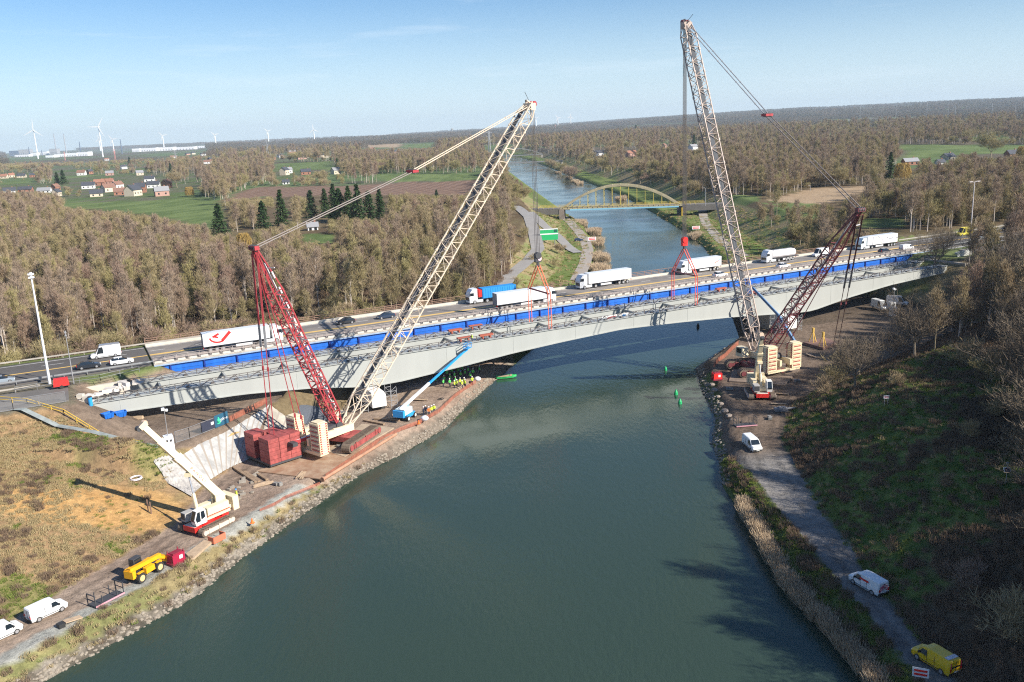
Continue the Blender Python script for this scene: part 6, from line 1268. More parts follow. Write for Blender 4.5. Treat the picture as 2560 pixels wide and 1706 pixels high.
def pylon(px, base, top, lab, m):
    x, y = farpt(px, base); s = y/FPX; Hh = (base-top)*s; th = thing('pylon', lab, 'pylon', (x, y, hz(x, y)), .3, 'lattice pylons and masts'); mb = MB(); w0 = Hh*.09
    lattice(mb, (0, 0, 0), (0, 0, Hh), w0, w0, 9, max(.45, .18*s), max(.3, .12*s), (1, 0, 0), foot=1., head=.2, e0=.05, e1=.9); mb.build('lattice', m, th); mb = MB()
    for k in (.72, .84, .95): mb.bar((-Hh*.12*(1.3-k*.5), 0, Hh*k), (Hh*.12*(1.3-k*.5), 0, Hh*k), max(.5, .2*s))
    mb.build('cross_arm', m, th)
for a in [(672, 412, 350, 'grey lattice pylon below a turbine left of centre', steel), (443, 425, 380, 'grey lattice pylon above the village', steel), (1225, 395, 318, 'grey lattice pylon left of the beige boom head', steel), (290, 410, 378, 'red and white lattice mast above the village', mat('red_white_mast', (.72, .30, .28), .6)), (164, 405, 384, 'red white mast in front of the white halls', mat('red_white_mast', (.72,)*3)), (1389, 335, 320, 'red white mast foot beside the faint turbines', mat('red_white_mast', (.72,)*3))]: pylon(*a)
x, y = farpt(1131, 338); s = y/FPX; th = thing('water_tower', 'pale water tower on the far ridge at centre', 'water tower', (x, y, hz(x, y))); mb = MB(); mb.tube((0, 0, 0), (0, 0, 8*s), 1.5*s, n=12); mb.build('shaft', conc, th); mb = MB(); mb.tube((0, 0, 7*s), (0, 0, 11*s), 2.2*s, 3.2*s, n=14); mb.tube((0, 0, 11*s), (0, 0, 12*s), 3.2*s, 1*s, n=14); mb.build('tank', conc, th)
x, y = farpt(1105, 396); s = y/FPX; th = thing('silo_tower', 'pair of narrow white silos in the wood behind the pendant lines', 'silo', (x, y, hz(x, y))); 
for k in (0, 4): mb = MB(); mb.box((k*s, 0, 8*s), (3*s, 3*s, 16*s)); mb.build('silo', conc_w, th)
for i, px in enumerate((2150, 2240, 2317, 2370, 2388, 2480, 2538)):
    x, y = farpt(px, 292-(px-2150)*.035, 40); s = y/FPX; th = thing('antenna_mast', ('first', 'second', 'third', 'fourth', 'fifth', 'sixth', 'seventh')[i]+' thin mast from the left on the right hand horizon ridge', 'mast', (x, y, hz(x, y)), 0, 'thin masts on the right ridge'); mb = MB(); mb.tube((0, 0, 0), (0, 0, 34*s), .45*s, .25*s, n=5); mb.build('mast', steel, th); mb = MB(); mb.sphere((0, 0, 34*s), .9*s, 6, 4); mb.build('mast_head', steel, th)
# ------------------------------------------------------------------ vegetation prototypes
def blade(V, Fc, a, b, r0, r1, rg):
    d = b-a
    if d.length < 1e-5: return
    s = d.cross(Vector((rg.uniform(-1, 1), rg.uniform(-1, 1), rg.uniform(-1, 1)))).normalized(); k = len(V)
    V += [a-s*r0, a+s*r0, b+s*r1, b-s*r1]; Fc.append((k, k+1, k+2, k+3))
def stem(V, Fc, a, b, r0, r1, n=4):
    d = (b-a).normalized(); s = d.cross(Vector((.3, .9, .1))).normalized(); t = d.cross(s); k = len(V)
    for c, r in ((a, r0), (b, r1)):
        for i in range(n): an = 2*PI*i/n; V.append(c+s*math.cos(an)*r+t*math.sin(an)*r)
    for i in range(n): j = (i+1) % n; Fc.append((k+i, k+j, k+n+j, k+n+i))
def gen_tree(seed, H, spread, kind, dens=1.0, tw=.026):
    rg = random.Random(seed); TV, TF, CV, CF = [], [], [], []
    def rv(s): return Vector((rg.uniform(-s, s), rg.uniform(-s, s), rg.uniform(-s, s)))
    def twigs(p, d, L, n):
        for _ in range(n):
            q = p+rv(L*.25); e = (d*.9+rv(.65)+Vector((0, 0, .9 if kind == 'tall' else .4))).normalized(); b = q+e*L*rg.uniform(.5, 1.1); blade(CV, CF, q, b, tw*rg.uniform(.8, 1.4), tw*.5, rg)
    def branch(p, d, L, r, lev):
        n = 3; q = p
        for i in range(n):
            d = (d+rv(.22)+Vector((0, 0, .10))).normalized(); e = q+d*L/n
            if lev <= 1: stem(TV, TF, q, e, r*(1-i*.25), r*(1-(i+1)*.25), 4 if lev == 0 else 3)
            else: blade(CV, CF, q, e, r*1.1, r*.8, rg)
            if lev < 3:
                for _ in range(2 if lev else 3):
                    dd = (d*.55+rv(.85)).normalized(); 
                    if dd.z < -.1: dd.z *= -.3
                    branch(e, dd, L*rg.uniform(.42, .62), r*.42, lev+1)
            q = e
        if lev >= 2: twigs(q, d, L*.55+.35, int((5 if lev == 2 else 3)*dens))
    if kind == 'round':
        t = Vector((0, 0, 0)); top = Vector((rg.uniform(-.3, .3), rg.uniform(-.3, .3), H*.3)); stem(TV, TF, t, top, H*.026, H*.018, 6)
        for i in range(6): a = i*1.1+rg.random(); d = Vector((math.cos(a)*spread, math.sin(a)*spread, .9)).normalized(); branch(top-Vector((0, 0, H*.06*rg.random())), d, H*.48, H*.011, 0 if i < 6 else 1)
    elif kind == 'tall':
        q = Vector((0, 0, 0)); n = 7; prev = q
        for i in range(n):
            e = Vector((math.sin(seed+i)*.12*i*.4, math.cos(seed*2+i)*.1*i*.4, H*(i+1)/n)); stem(TV, TF, prev, e, H*.013*(1-i/n)+.03, H*.013*(1-(i+1)/n)+.03, 5)
            if i >= 2:
                for k in range(4): a = rg.uniform(0, 6.3); d = Vector((math.cos(a)*spread, math.sin(a)*spread, 1.1)).normalized(); branch(prev+(e-prev)*rg.random(), d, H*.23*(1.15-i/n*.6), H*.005, 1)
            prev = e
    elif kind == 'shrub':
        for i in range(9): a = i*.7+rg.random(); d = Vector((math.cos(a)*spread*rg.random(), math.sin(a)*spread*rg.random(), 1)).normalized(); branch(Vector((rg.uniform(-.4, .4), rg.uniform(-.4, .4), 0)), d, H*.55, .05, 1)
    return TV, TF, CV, CF
def mesh_of(name, V, Fc, m, mi=None):
    me = bpy.data.meshes.new(name); me.from_pydata([tuple(v) for v in V], [], Fc)
    for x in (m if isinstance(m, list) else [m]): me.materials.append(x)
    if mi is not None: me.polygons.foreach_set('material_index', mi)
    me.update(); return me
def treemat(name, cols, rnd=.25):
    m = bpy.data.materials.new(name); m.use_nodes = True; nt = m.node_tree; p = nt.nodes['Principled BSDF']; p.inputs['Roughness'].default_value = .9; p.inputs['Specular IOR Level'].default_value = .1
    oi = nt.nodes.new('ShaderNodeObjectInfo'); r = nt.nodes.new('ShaderNodeValToRGB'); el = r.color_ramp.elements
    while len(el) < len(cols): el.new(.5)
    for i, c in enumerate(cols): el[i].position = i/(len(cols)-1); el[i].color = (*c, 1)
    n = nt.nodes.new('ShaderNodeTexNoise'); n.inputs['Scale'].default_value = .012; n.inputs['Detail'].default_value = 2; nt.links.new(oi.outputs['Location'], n.inputs['Vector'])
    ad = nt.nodes.new('ShaderNodeMath'); ad.operation = 'MULTIPLY_ADD'; ad.inputs[1].default_value = .45; nt.links.new(oi.outputs['Random'], ad.inputs[0])
    mr = nt.nodes.new('ShaderNodeMapRange'); mr.inputs[1].default_value = .35; mr.inputs[2].default_value = .65; mr.inputs[3].default_value = 0; mr.inputs[4].default_value = .55
    nt.links.new(n.outputs['Fac'], mr.inputs[0]); nt.links.new(mr.outputs[0], ad.inputs[2]); nt.links.new(ad.outputs[0], r.inputs['Fac']); nt.links.new(r.outputs[0], p.inputs['Base Color'])
    return m
barkm = treemat('bare_bark', [(.26, .205, .15), (.36, .295, .215), (.30, .245, .16), (.42, .36, .29)])
birchm = treemat('birch_bark', [(.40, .335, .28), (.60, .53, .47)])
crownm = treemat('bare_twigs', [(.25, .175, .12), (.34, .255, .17), (.37, .29, .17), (.31, .26, .13), (.33, .225, .17), (.24, .18, .135)])
crownp = treemat('purple_birch_twigs', [(.28, .205, .15), (.36, .275, .20)]); crowno = treemat('olive_twigs', [(.30, .26, .12), (.39, .33, .16)])
conm = treemat('conifer_needles', [(.018, .045, .018), (.05, .085, .03), (.03, .055, .03)]); wilm = treemat('yellow_willow_twigs', [(.40, .27, .09), (.47, .33, .11)]); ivym = treemat('ivy_leaves', [(.05, .10, .02), (.12, .17, .03)])
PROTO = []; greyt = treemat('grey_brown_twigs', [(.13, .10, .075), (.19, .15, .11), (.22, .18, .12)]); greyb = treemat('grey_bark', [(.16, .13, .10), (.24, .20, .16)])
for sd_, H_, sp_, kd, mt, mc in ((1, 11, .9, 'round', barkm, crownm), (2, 13, .75, 'round', barkm, crownm), (3, 16, .34, 'tall', birchm, crownp), (4, 14, .36, 'tall', barkm, crownm), (5, 12, .8, 'round', barkm, crowno), (6, 6, 1.2, 'shrub', barkm, crownm), (7, 15, .34, 'tall', birchm, crownm), (8, 5, 1.3, 'shrub', barkm, crowno), (9, 13, .36, 'tall', barkm, crowno)):
    TV, TF, CV, CF = gen_tree(sd_, H_, sp_, kd, tw=.030, dens=1.0); PROTO.append((H_, kd, mesh_of('trunk', TV, TF, mt), mesh_of('crown', CV, CF, mc)))
for sd_, H_, sp_ in ((21, 11, .95), (22, 13, .8)):
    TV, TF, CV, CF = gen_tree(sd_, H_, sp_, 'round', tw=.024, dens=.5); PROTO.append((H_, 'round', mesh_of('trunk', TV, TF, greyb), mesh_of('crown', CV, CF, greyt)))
def conifer(seed, H, R_):
    rg = random.Random(seed); TV, TF, V, Fc = [], [], [], []; stem(TV, TF, Vector((0, 0, 0)), Vector((0, 0, H*.97)), H*.02, .03, 6); n = int(H*2.0)
    for i in range(n):
        f = i/n; z = H*(.08+.9*f); r = R_*(1-f)**.8*rg.uniform(.75, 1.15)+.12
        for k in range(9):
            a = rg.uniform(0, 6.3); d = Vector((math.cos(a), math.sin(a), -.25)); 
            for j in range(6):
                p = Vector((0, 0, z))+d*r*(j+1)/6+Vector((rg.uniform(-.3, .3), rg.uniform(-.3, .3), rg.uniform(-.25, .25))); s = .3+.15*R_*.3; q = len(V)
                u_ = Vector((rg.uniform(-1, 1), rg.uniform(-1, 1), rg.uniform(-.5, .3))).normalized()*s; v_ = Vector((rg.uniform(-1, 1), rg.uniform(-1, 1), rg.uniform(-.6, .2))).normalized()*s*.7; V += [p-u_, p+v_, p+u_-Vector((0, 0, .15)), p-v_]; Fc.append((q, q+1, q+2, q+3))
    return TV, TF, V, Fc
CON = []
for s_, h_, r_ in ((1, 15, 3.4), (2, 13, 4.0)): a, b, c, d = conifer(s_, h_, r_); CON.append((h_, 'con', mesh_of('trunk', a, b, barkm), mesh_of('crown', c, d, conm)))
rg = random.Random(3); V, Fc = [], []
for i in range(2600):
    a = rg.uniform(0, 6.3); z = rg.random(); rr_ = 4.2*math.sqrt(max(0, 1-(z*1.15-.35)**2))*rg.uniform(.6, 1.05); p = Vector((math.cos(a)*rr_, math.sin(a)*rr_, 2.2+z*7)); blade(V, Fc, p, p+Vector((rg.uniform(-.3, .3), rg.uniform(-.3, .3), -rg.uniform(.8, 1.8))), .05, .03, rg)
TV, TF, _, _ = gen_tree(12, 9, .8, 'round'); WIL = (9.5, 'willow', mesh_of('trunk', TV, TF, barkm), mesh_of('crown', V, Fc, wilm))
V, Fc = [], []
for i in range(1500):
    z = rg.random(); a = rg.uniform(0, 6.3); rr_ = (1.0+.5*math.sin(z*9))*(1-z*.55); p = Vector((math.cos(a)*rr_, math.sin(a)*rr_, .3+z*9)); u_ = Vector((rg.uniform(-1, 1), rg.uniform(-1, 1), rg.uniform(-1, 1)))*.22; v_ = u_.cross(Vector((0, .3, 1))); q = len(V); V += [p-u_, p-v_, p+u_, p+v_]; Fc.append((q, q+1, q+2, q+3))
IVY = (9.5, 'ivy', PROTO[3][2], mesh_of('crown', V, Fc, ivym))
# ------------------------------------------------------------------ where trees stand
rng_ = np.random.default_rng(7); rp0 = random.Random(77)
def allowed(x, y):
    z, K = height(x, y); t, m = K['t'], K['m']; ok = ~K['inC'] & ~K['inW'] & (K['dC'] > np.where(y > 240, 5, 3))
    ok &= ~((m > -25) & (m < 20) & ((t < 16) | (t > 205))); ok &= ~((m > -27) & (m < 22) & (t > -20) & (t < 230))
    for i_, P in enumerate(F_GREEN+F_PLOW+F_REED):
        if i_ != 8: ok &= ~inpoly(x, y, P)
    px, py = proj_np(x, y, z)
    # dry slope left of the canal, hamlet clearings
    ok &= ~((x < 0) & (y < 175))
    ok &= ~((px > 1275) & (px < 1425) & (py > 500) & (py < 545)); ok &= ~((px > 1700) & (px < 1920) & (py > 495) & (py < 540))
    dn = np.ones(len(x))
    for P in F_VILL: dn = np.where(inpoly(x, y, P), .22, dn)
    dn = np.where(((px > 1780) & (px < 2130) & (py > 500) & (py < 640)) | inpoly(x, y, F_GREEN[8]), .30, dn)
    return ok, z, dn, px, py
def proj_np(X, Y, Z):
    Z = Z-CAMH; d = Y*cp-Z*sp; b = (Y*sp+Z*cp)/d; a = X/d; return 1280+FPX*(a*cr-b*sr), 853-FPX*(a*sr+b*cr)
def scatter(y0, y1, cell, jit=.48):
    xs = np.arange(-.63*y1-20, .63*y1+20, cell); yy = np.arange(y0, y1, cell); X, Y = np.meshgrid(xs, yy); X = X.ravel()+rng_.uniform(-jit, jit, X.size)*cell; Y = Y.ravel()+rng_.uniform(-jit, jit, Y.size)*cell
    k = np.abs(X) < .61*Y+25; return X[k], Y[k]
HC = []
for h_ in HOUSES:
    w_ = (h_[2]+3)*FPX/G(h_[0], h_[1], PZ)[1]/2; t_ = (h_[4]+4)*FPX/G(h_[0], h_[1], PZ)[1]; HC.append([(h_[0]-w_, h_[1]-t_), (h_[0]+w_, h_[1]-t_), (h_[0]+w_, h_[1]-1), (h_[0]-w_, h_[1]-1)])
TC = [[(765, 478), (968, 486), (962, 548), (770, 548)], [(688, 500), (726, 500), (724, 566), (690, 566)], [(645, 520), (676, 520), (674, 572), (648, 572)], [(533, 525), (572, 525), (570, 590), (536, 590)], [(595, 575), (630, 575), (628, 622), (597, 622)], [(2215, 412), (2285, 412), (2282, 452), (2217, 452)], [(130, 418), (190, 418), (188, 464), (134, 464)], [(450, 460), (500, 460), (498, 494), (452, 494)], [(2430, 345), (2520, 345), (2500, 398), (2450, 398)]]
def clear_view(x, y, z, H):
    ok = np.ones(len(x), bool)
    for f in (.08, .25, .42, .6, .78, .95):
        for dx in (-2.2, 2.2):
            px, py = proj_np(x+dx, y, z+f*H)
            for P in [c for i_, c in enumerate(CLEAR) if i_ != 8]+HC+TC: ok &= ~inpoly(px, py, P)
    return ok
PH = np.array([p_[0]*1.12 for p_ in PROTO])
PTS = []
for y0, y1, cell, sc0 in ((165, 420, 4.2, .85), (420, 800, 6.2, .95), (800, 1500, 10.5, 1.15), (1500, 2600, 17, 1.5)):
    X, Y = scatter(y0, y1, cell); ok, Z, dn, px, py = allowed(X, Y); clump = fbm(X, Y, 140, 71)
    ok &= (rng_.random(len(X)) < dn*np.where((Y > 800) & (clump < .40), .25, 1)); ok &= (px > -60) & (px < 2620)
    ok &= ~((X > 40) & (Y < 262))
    X, Y, Z = X[ok], Y[ok], Z[ok]; typ = rng_.integers(0, 8, len(X)); big = fbm(X, Y, 60, 33)
    q_ = rng_.random(len(X)); typ = np.where((big > .47) & (typ < 6), np.where(q_ < .25, 2, np.where(q_ < .6, 6, 3)), typ); typ = np.where((y0 < 420) & (X < 60) & (typ < 2) & (rng_.random(len(X)) < .6), np.where(q_ < .4, 3, 6), typ); s = rng_.uniform(.58, 1.12, len(X))*sc0
    if y0 < 420:
        q2 = rng_.random(len(X)); lw = X < 75; typ = np.where(lw & (q2 < .34), np.where(q2 < .2, 5, 7), np.where(lw & (q2 < .9), np.where(q2 < .5, 3, np.where(q2 < .68, 6, np.where(q2 < .82, 2, 8))), typ))
    hi = clear_view(X, Y, Z, PH[typ]*s); lo = clear_view(X, Y, Z, 4.5*s); typ = np.where(hi, typ, np.where(typ % 2 == 0, 5, 7)); ok = hi | lo; X, Y, Z, typ, s = X[ok], Y[ok], Z[ok], typ[ok], s[ok]
    PTS.append(np.stack([X, Y, Z, typ, s, rng_.uniform(0, 6.28, len(X))], 1))
ee = []
for k in range(330):
    q_ = W(rp0.uniform(-70, 235), -rp0.uniform(22.5, 28)); ee.append((q_.x, q_.y, 0, rp0.choice((5, 7, 5)), rp0.uniform(.45, .95), rp0.uniform(0, 6.3)))
ee = np.array(ee); hh_, kk_ = height(ee[:, 0], ee[:, 1]); ee[:, 2] = hh_-.1; PTS.append(ee[~kk_['inC'] & (kk_['dC'] > 4)])
PTS = np.concatenate(PTS)
# right hillside: fewer, hand placed by where their feet stand in the view
rp = random.Random(31); RH = []; SHD = []
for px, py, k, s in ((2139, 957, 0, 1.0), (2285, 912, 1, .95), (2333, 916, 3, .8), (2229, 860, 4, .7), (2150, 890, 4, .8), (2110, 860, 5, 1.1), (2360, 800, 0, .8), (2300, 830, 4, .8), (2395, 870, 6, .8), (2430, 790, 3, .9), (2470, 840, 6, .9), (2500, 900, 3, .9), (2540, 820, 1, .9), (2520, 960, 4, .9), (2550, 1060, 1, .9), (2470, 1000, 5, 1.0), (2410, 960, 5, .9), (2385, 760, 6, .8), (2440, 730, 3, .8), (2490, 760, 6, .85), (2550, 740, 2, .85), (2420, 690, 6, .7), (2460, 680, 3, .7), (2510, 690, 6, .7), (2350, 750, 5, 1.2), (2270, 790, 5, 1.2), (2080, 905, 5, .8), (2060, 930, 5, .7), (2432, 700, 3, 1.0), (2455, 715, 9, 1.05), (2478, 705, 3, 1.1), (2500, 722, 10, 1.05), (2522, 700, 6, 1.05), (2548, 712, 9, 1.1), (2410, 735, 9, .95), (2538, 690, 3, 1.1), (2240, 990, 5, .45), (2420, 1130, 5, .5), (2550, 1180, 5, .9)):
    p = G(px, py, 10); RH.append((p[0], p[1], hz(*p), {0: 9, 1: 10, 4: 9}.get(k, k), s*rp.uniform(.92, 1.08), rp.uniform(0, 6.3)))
for i in range(34):   # dense thicket on the right hand crest
    p = (rp.uniform(84, 150), rp.uniform(150, 262)); px, py = proj(p[0], p[1], 14)
    if px < 2330: continue
    RH.append((p[0], p[1], hz(*p), rp.choice((9, 10, 9, 3, 6)), rp.uniform(.7, 1.0), rp.uniform(0, 6.3)))
for i in range(420):   # the wood east of the frame whose shade falls on the right bank
    yy_ = rp.uniform(20, 230); xx_ = .585*math.hypot(yy_, 22)+rp.uniform(4, 46)
    SHD.append((xx_, yy_, 0, rp.choice((9, 10, 9, 10, 6, 3)), rp.uniform(.75, 1.15), rp.uniform(0, 6.3)))
SHD = np.array(SHD); SHD[:, 2] = height(SHD[:, 0], SHD[:, 1])[0]-.1; k_ = height(SHD[:, 0], SHD[:, 1])[1]; SHD = SHD[(k_['de'] > 3) & ~((k_['m'] < 24) & (k_['t'] < 230)) & (SHD[:, 0] > 52)]
rad = lambda p: math.hypot(p[0], p[1])
px_, py_ = proj_np(PTS[:, 0], PTS[:, 1], PTS[:, 2]); vis = (px_ > -20) & (px_ < 2580); dist = np.hypot(PTS[:, 0], PTS[:, 1])+np.where(vis, 0, 1e5)-PTS[:, 4]*20
order = np.argsort(dist); nI = 225; ind = order[:nI]; rest = order[nI:]
def plant(proto, loc, s, rz, lab, name='bare_tree', cat='tree', grp=None, stretch=1.0):
    th = thing(name, lab, cat, loc, rz, grp); th.scale = (s, s, s*stretch)
    for nm, me in (('trunk', proto[2]), ('crown', proto[3])): o = bpy.data.objects.new(nm, me); C.objects.link(o); o.parent = th
    return th
KN = {9: 'grey spreading bare tree', 10: 'tall grey spreading bare tree', 8: 'slender olive twigged tree', 0: 'round crowned bare tree', 1: 'tall round crowned bare tree', 2: 'slender pale barked birch', 3: 'slender brown bare tree', 4: 'olive twigged bare tree', 5: 'low bare shrub', 6: 'pale barked upright tree', 7: 'low olive shrub'}
KNM = {5: 'bare_shrub', 7: 'bare_shrub', 2: 'birch_tree', 6: 'birch_tree'}
for i in ind:
    X, Y, Z, k, s, rz = PTS[i]; k = int(k); px, py = proj(X, Y, Z); row = 'at the road edge' if py > 853-(px-350)*.24-(8 if px < 700 else 0) else 'a little deeper'; where = (row+' behind the tall white left mast' if px < 150 else row+' behind the ladder rack van' if px < 330 else row+' left of the post horn lorry' if px < 500 else row+' above the post horn lorry' if px < 700 else row+' above the two dark cars' if px < 950 else row+' beside the beige boom') if px < 1180 else 'on the bank right of the canal behind the motorway' if px < 2150 else 'in the wood behind the far right of the motorway'
    plant(PROTO[k], (X, Y, Z-.15), s, rz, f'{KN[k]} {where}', KNM.get(k, 'bare_tree'), 'shrub' if k in (5, 7) else 'tree', f'{KN[k]}s {where}')
ORD = ['nearest the dark bank track', 'highest on the shaded slope', 'right of its taller neighbour', 'behind the parked vans', 'above the bank track bend']
for j, (X, Y, Z, k, s, rz) in enumerate(RH):
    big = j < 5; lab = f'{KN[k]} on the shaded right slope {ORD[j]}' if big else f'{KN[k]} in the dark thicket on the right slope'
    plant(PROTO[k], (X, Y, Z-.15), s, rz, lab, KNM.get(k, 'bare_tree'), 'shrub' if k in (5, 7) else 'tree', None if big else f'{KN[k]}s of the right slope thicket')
# ghostly pale shrubs at the lower right
for px, py, s, lab in ((2420, 1440, .62, 'pale leafless shrub in the shade above the white chevron van'), (2530, 1560, 1.0, 'large pale leafless shrub at the lower right frame edge'), (2360, 1250, .4, 'small bare sapling on the lower right slope'), (2480, 1120, .5, 'pale twiggy bush on the right slope below the sign')):
    p = G(px, py, 7.5); plant(PROTO[5], (p[0], p[1], hz(*p)-.1), s, .5, lab, 'bare_shrub', 'shrub')
for i, (px, py, s, c, lab) in enumerate([(707, 566, 1.15, 0, 'tall dark green conifer left of the tree group'), (660, 572, 1.0, 1, 'blue green conifer left of the tallest conifer'), (780, 545, 1.1, 1, 'broad conifer at the left of the conifer row'), (815, 545, 1.0, 0, 'second conifer in the row'), (838, 552, 1.2, 0, 'third conifer in the row'), (852, 556, 1.25, 1, 'tall pointed conifer in the middle of the row'), (876, 556, 1.15, 0, 'fifth conifer in the row'), (898, 560, 1.25, 0, 'sixth conifer in the row'), (925, 556, 1.15, 1, 'seventh conifer in the row'), (952, 545, 1.0, 0, 'last conifer at the right of the row'), (1092, 500, .5, 1, 'small green conifer in the wood left of the beige boom'), (552, 590, 1.1, 1, 'dark conifer at the right end of the green meadow'),
    (160, 462, 1.3, 1, 'big dark conifer clump left of the white village house'), (145, 462, 1.1, 1, 'smaller conifer beside the big village clump'), (428, 435, 1.1, 1, 'dark conifer below the yellow willow in the village'), (845, 430, 1.2, 1, 'dark conifer by the far green strip'), (1735, 368, 1.3, 0, 'dark pointed conifer beside the right boom'), (1912, 362, 1.3, 0, 'dark pointed conifer right of the right boom'), (2224, 450, 1.1, 0, 'narrow dark conifer beside the yellow willow at right'), (1590, 338, 2.2, 1, 'dark conifer clump in front of the far warehouse'), (325, 415, 1.3, 1, 'dark conifer above the hamlet')]):
    p = G(px, py, 12); plant(CON[c], (p[0], p[1], hz(*p)-.1), s*1.15, i*1.3, lab, 'conifer_tree', 'conifer', 'dark conifers')
for i, (px, py, s, lab) in enumerate([(612, 622, .9, 'bright yellow willow behind the red mast head'), (475, 492, 1.1, 'orange yellow willow right of the pink farmhouse'), (425, 420, 1.2, 'yellow willow above the village conifer'), (868, 425, 1.1, 'yellow willow by the far green strip'), (2255, 452, 1.5, 'big ochre willow beside the narrow conifer at right'), (1815, 365, 1.3, 'yellow willow far right of the right boom'), (2556, 400, 1.5, 'ochre willow at the right frame edge')]):
    p = G(px, py, 12); plant(WIL, (p[0], p[1], hz(*p)-.1), s*.85, i*1.1, lab, 'willow_tree', 'willow', 'yellow willows')
for i, (px, py, s, lab) in enumerate([(18, 730, 1.0, 'ivy covered tree at the left frame edge'), (132, 665, .9, 'dark ivy covered column tree left of the red mast'), (385, 650, .8, 'green ivy covered tree in the left wood'), (195, 800, .6, 'low ivy bush close behind the motorway at left'), (1075, 650, .5, 'ivy covered stump left of the beige boom')]):
    p = G(px, py, 13); plant(IVY, (p[0], p[1], hz(*p)-.1), s, i*1.1, lab, 'ivy_tree', 'tree', 'ivy covered trees')
for i, (px, py, k, s) in enumerate([(1332, 650, 5, .8), (1400, 610, 0, .45), (1385, 640, 5, .7), (1300, 640, 5, .7), (1345, 700, 5, .8), (1290, 700, 5, .7), (1310, 610, 5, .9), (1375, 690, 5, .6)]):
    p = G(px, py, 8); plant(PROTO[k], (p[0], p[1], hz(*p)-.1), s, i*1.1, ['bare bush on the dry slope by the green road sign', 'small bare tree right of the green road sign'][int(k == 0)], 'bare_shrub' if k else 'bare_tree', 'shrub' if k else 'tree', 'bare bushes around the green road sign' if k else None)
for i, (px, py, s) in enumerate([(1402, 428, 1.2), (1417, 437, 1.2), (1425, 440, 1.2), (1432, 442, 1.25), (1385, 420, 1.1), (1372, 415, 1.1)]):
    p = G(px, py, 3); plant(PROTO[1], (p[0], p[1], hz(*p)), s, i, 'round bare avenue tree on the right canal bank beyond the arch bridge', 'bare_tree', 'tree', 'avenue trees on the far canal bank')
p = G(2478, 398, 12); plant(PROTO[0], (p[0], p[1], hz(*p)), 2.0, .4, 'huge spreading bare tree in front of the green field at right', 'bare_tree', 'tree')
# ------------------------------------------------------------------ the far-off wood as one mass (geometry nodes on points)
SRC = []
for H_, kd, tm, cm in PROTO:
    b1 = bmesh.new(); b1.from_mesh(tm); nf = len(b1.faces); b1.from_mesh(cm); me = bpy.data.meshes.new('tree_source'); b1.to_mesh(me); b1.free()
    me.materials.append(tm.materials[0]); me.materials.append(cm.materials[0]); a = np.ones(len(me.polygons), int); a[:nf] = 0; me.polygons.foreach_set('material_index', a); SRC.append(bpy.data.objects.new('tree_source', me))
def clump_src(seed):
    rg = random.Random(seed); V, Fc = [], []
    for t in range(16):
        cx, cy = rg.uniform(-22, 22), rg.uniform(-22, 22); h = rg.uniform(9, 14); r = rg.uniform(3.5, 5.5)
        for i in range(75):
            a = rg.uniform(0, 6.3); zz = rg.random(); rr_ = r*math.sqrt(max(.05, 1-(zz*1.7-.75)**2))*rg.uniform(.3, 1.05); p = Vector((cx+math.cos(a)*rr_, cy+math.sin(a)*rr_, h*.15+zz*h*.85)); blade(V, Fc, p, p+Vector((rg.uniform(-.7, .7), rg.uniform(-.7, .7), rg.uniform(.7, 2.0))), .35, .16, rg)
    return bpy.data.objects.new('tree_source', mesh_of('tree_source', V, Fc, crownf))
crownf = treemat('far_wood_twigs', [(.12, .095, .075), (.165, .13, .095), (.11, .10, .07), (.19, .14, .11), (.075, .08, .055)])
CS = [clump_src(50+i) for i in range(3)]
def gn_scatter(name, pts, srcs, **tg):
    me = bpy.data.meshes.new(name); me.vertices.add(len(pts)); me.vertices.foreach_set('co', np.ascontiguousarray(pts[:, :3]).ravel())
    for nm, col, ty in (('typ', 3, 'INT'), ('scl', 4, 'FLOAT'), ('rot', 5, 'FLOAT')):
        at = me.attributes.new(nm, ty, 'POINT'); at.data.foreach_set('value', pts[:, col].astype(np.int32 if ty == 'INT' else np.float32))
    me.update(); o = bpy.data.objects.new(name, me); C.objects.link(o); tag(o, **tg)
    g = bpy.data.node_groups.new(name, 'GeometryNodeTree'); g.interface.new_socket('Geometry', in_out='INPUT', socket_type='NodeSocketGeometry'); g.interface.new_socket('Geometry', in_out='OUTPUT', socket_type='NodeSocketGeometry')
    gi, go = g.nodes.new('NodeGroupInput'), g.nodes.new('NodeGroupOutput'); jn = g.nodes.new('GeometryNodeJoinGeometry')
    def att(nm, ty): n = g.nodes.new('GeometryNodeInputNamedAttribute'); n.data_type = ty; n.inputs['Name'].default_value = nm; return n.outputs['Attribute']
    cx = g.nodes.new('ShaderNodeCombineXYZ'); g.links.new(att('rot', 'FLOAT'), cx.inputs['Z']); sc1 = att('scl', 'FLOAT'); ty = att('typ', 'INT')
    for k, s in enumerate(srcs):
        oi = g.nodes.new('GeometryNodeObjectInfo'); oi.inputs['Object'].default_value = s; oi.inputs['As Instance'].default_value = True; oi.transform_space = 'ORIGINAL'
        cm = g.nodes.new('FunctionNodeCompare'); cm.data_type = 'INT'; cm.operation = 'EQUAL'; cm.inputs[3].default_value = k; g.links.new(ty, cm.inputs[2])
        ip = g.nodes.new('GeometryNodeInstanceOnPoints'); g.links.new(gi.outputs[0], ip.inputs['Points']); g.links.new(cm.outputs[0], ip.inputs['Selection']); g.links.new(oi.outputs['Geometry'], ip.inputs['Instance']); g.links.new(cx.outputs[0], ip.inputs['Rotation']); g.links.new(sc1, ip.inputs['Scale']); g.links.new(ip.outputs[0], jn.inputs[0])
    g.links.new(jn.outputs[0], go.inputs[0]); md = o.modifiers.new('scatter', 'NODES'); md.node_group = g
    return o
gn_scatter('woodland', np.concatenate([PTS[rest], SHD]), SRC, label='brown leafless winter woodland filling the land behind the motorway', cat='woodland', kind='stuff')
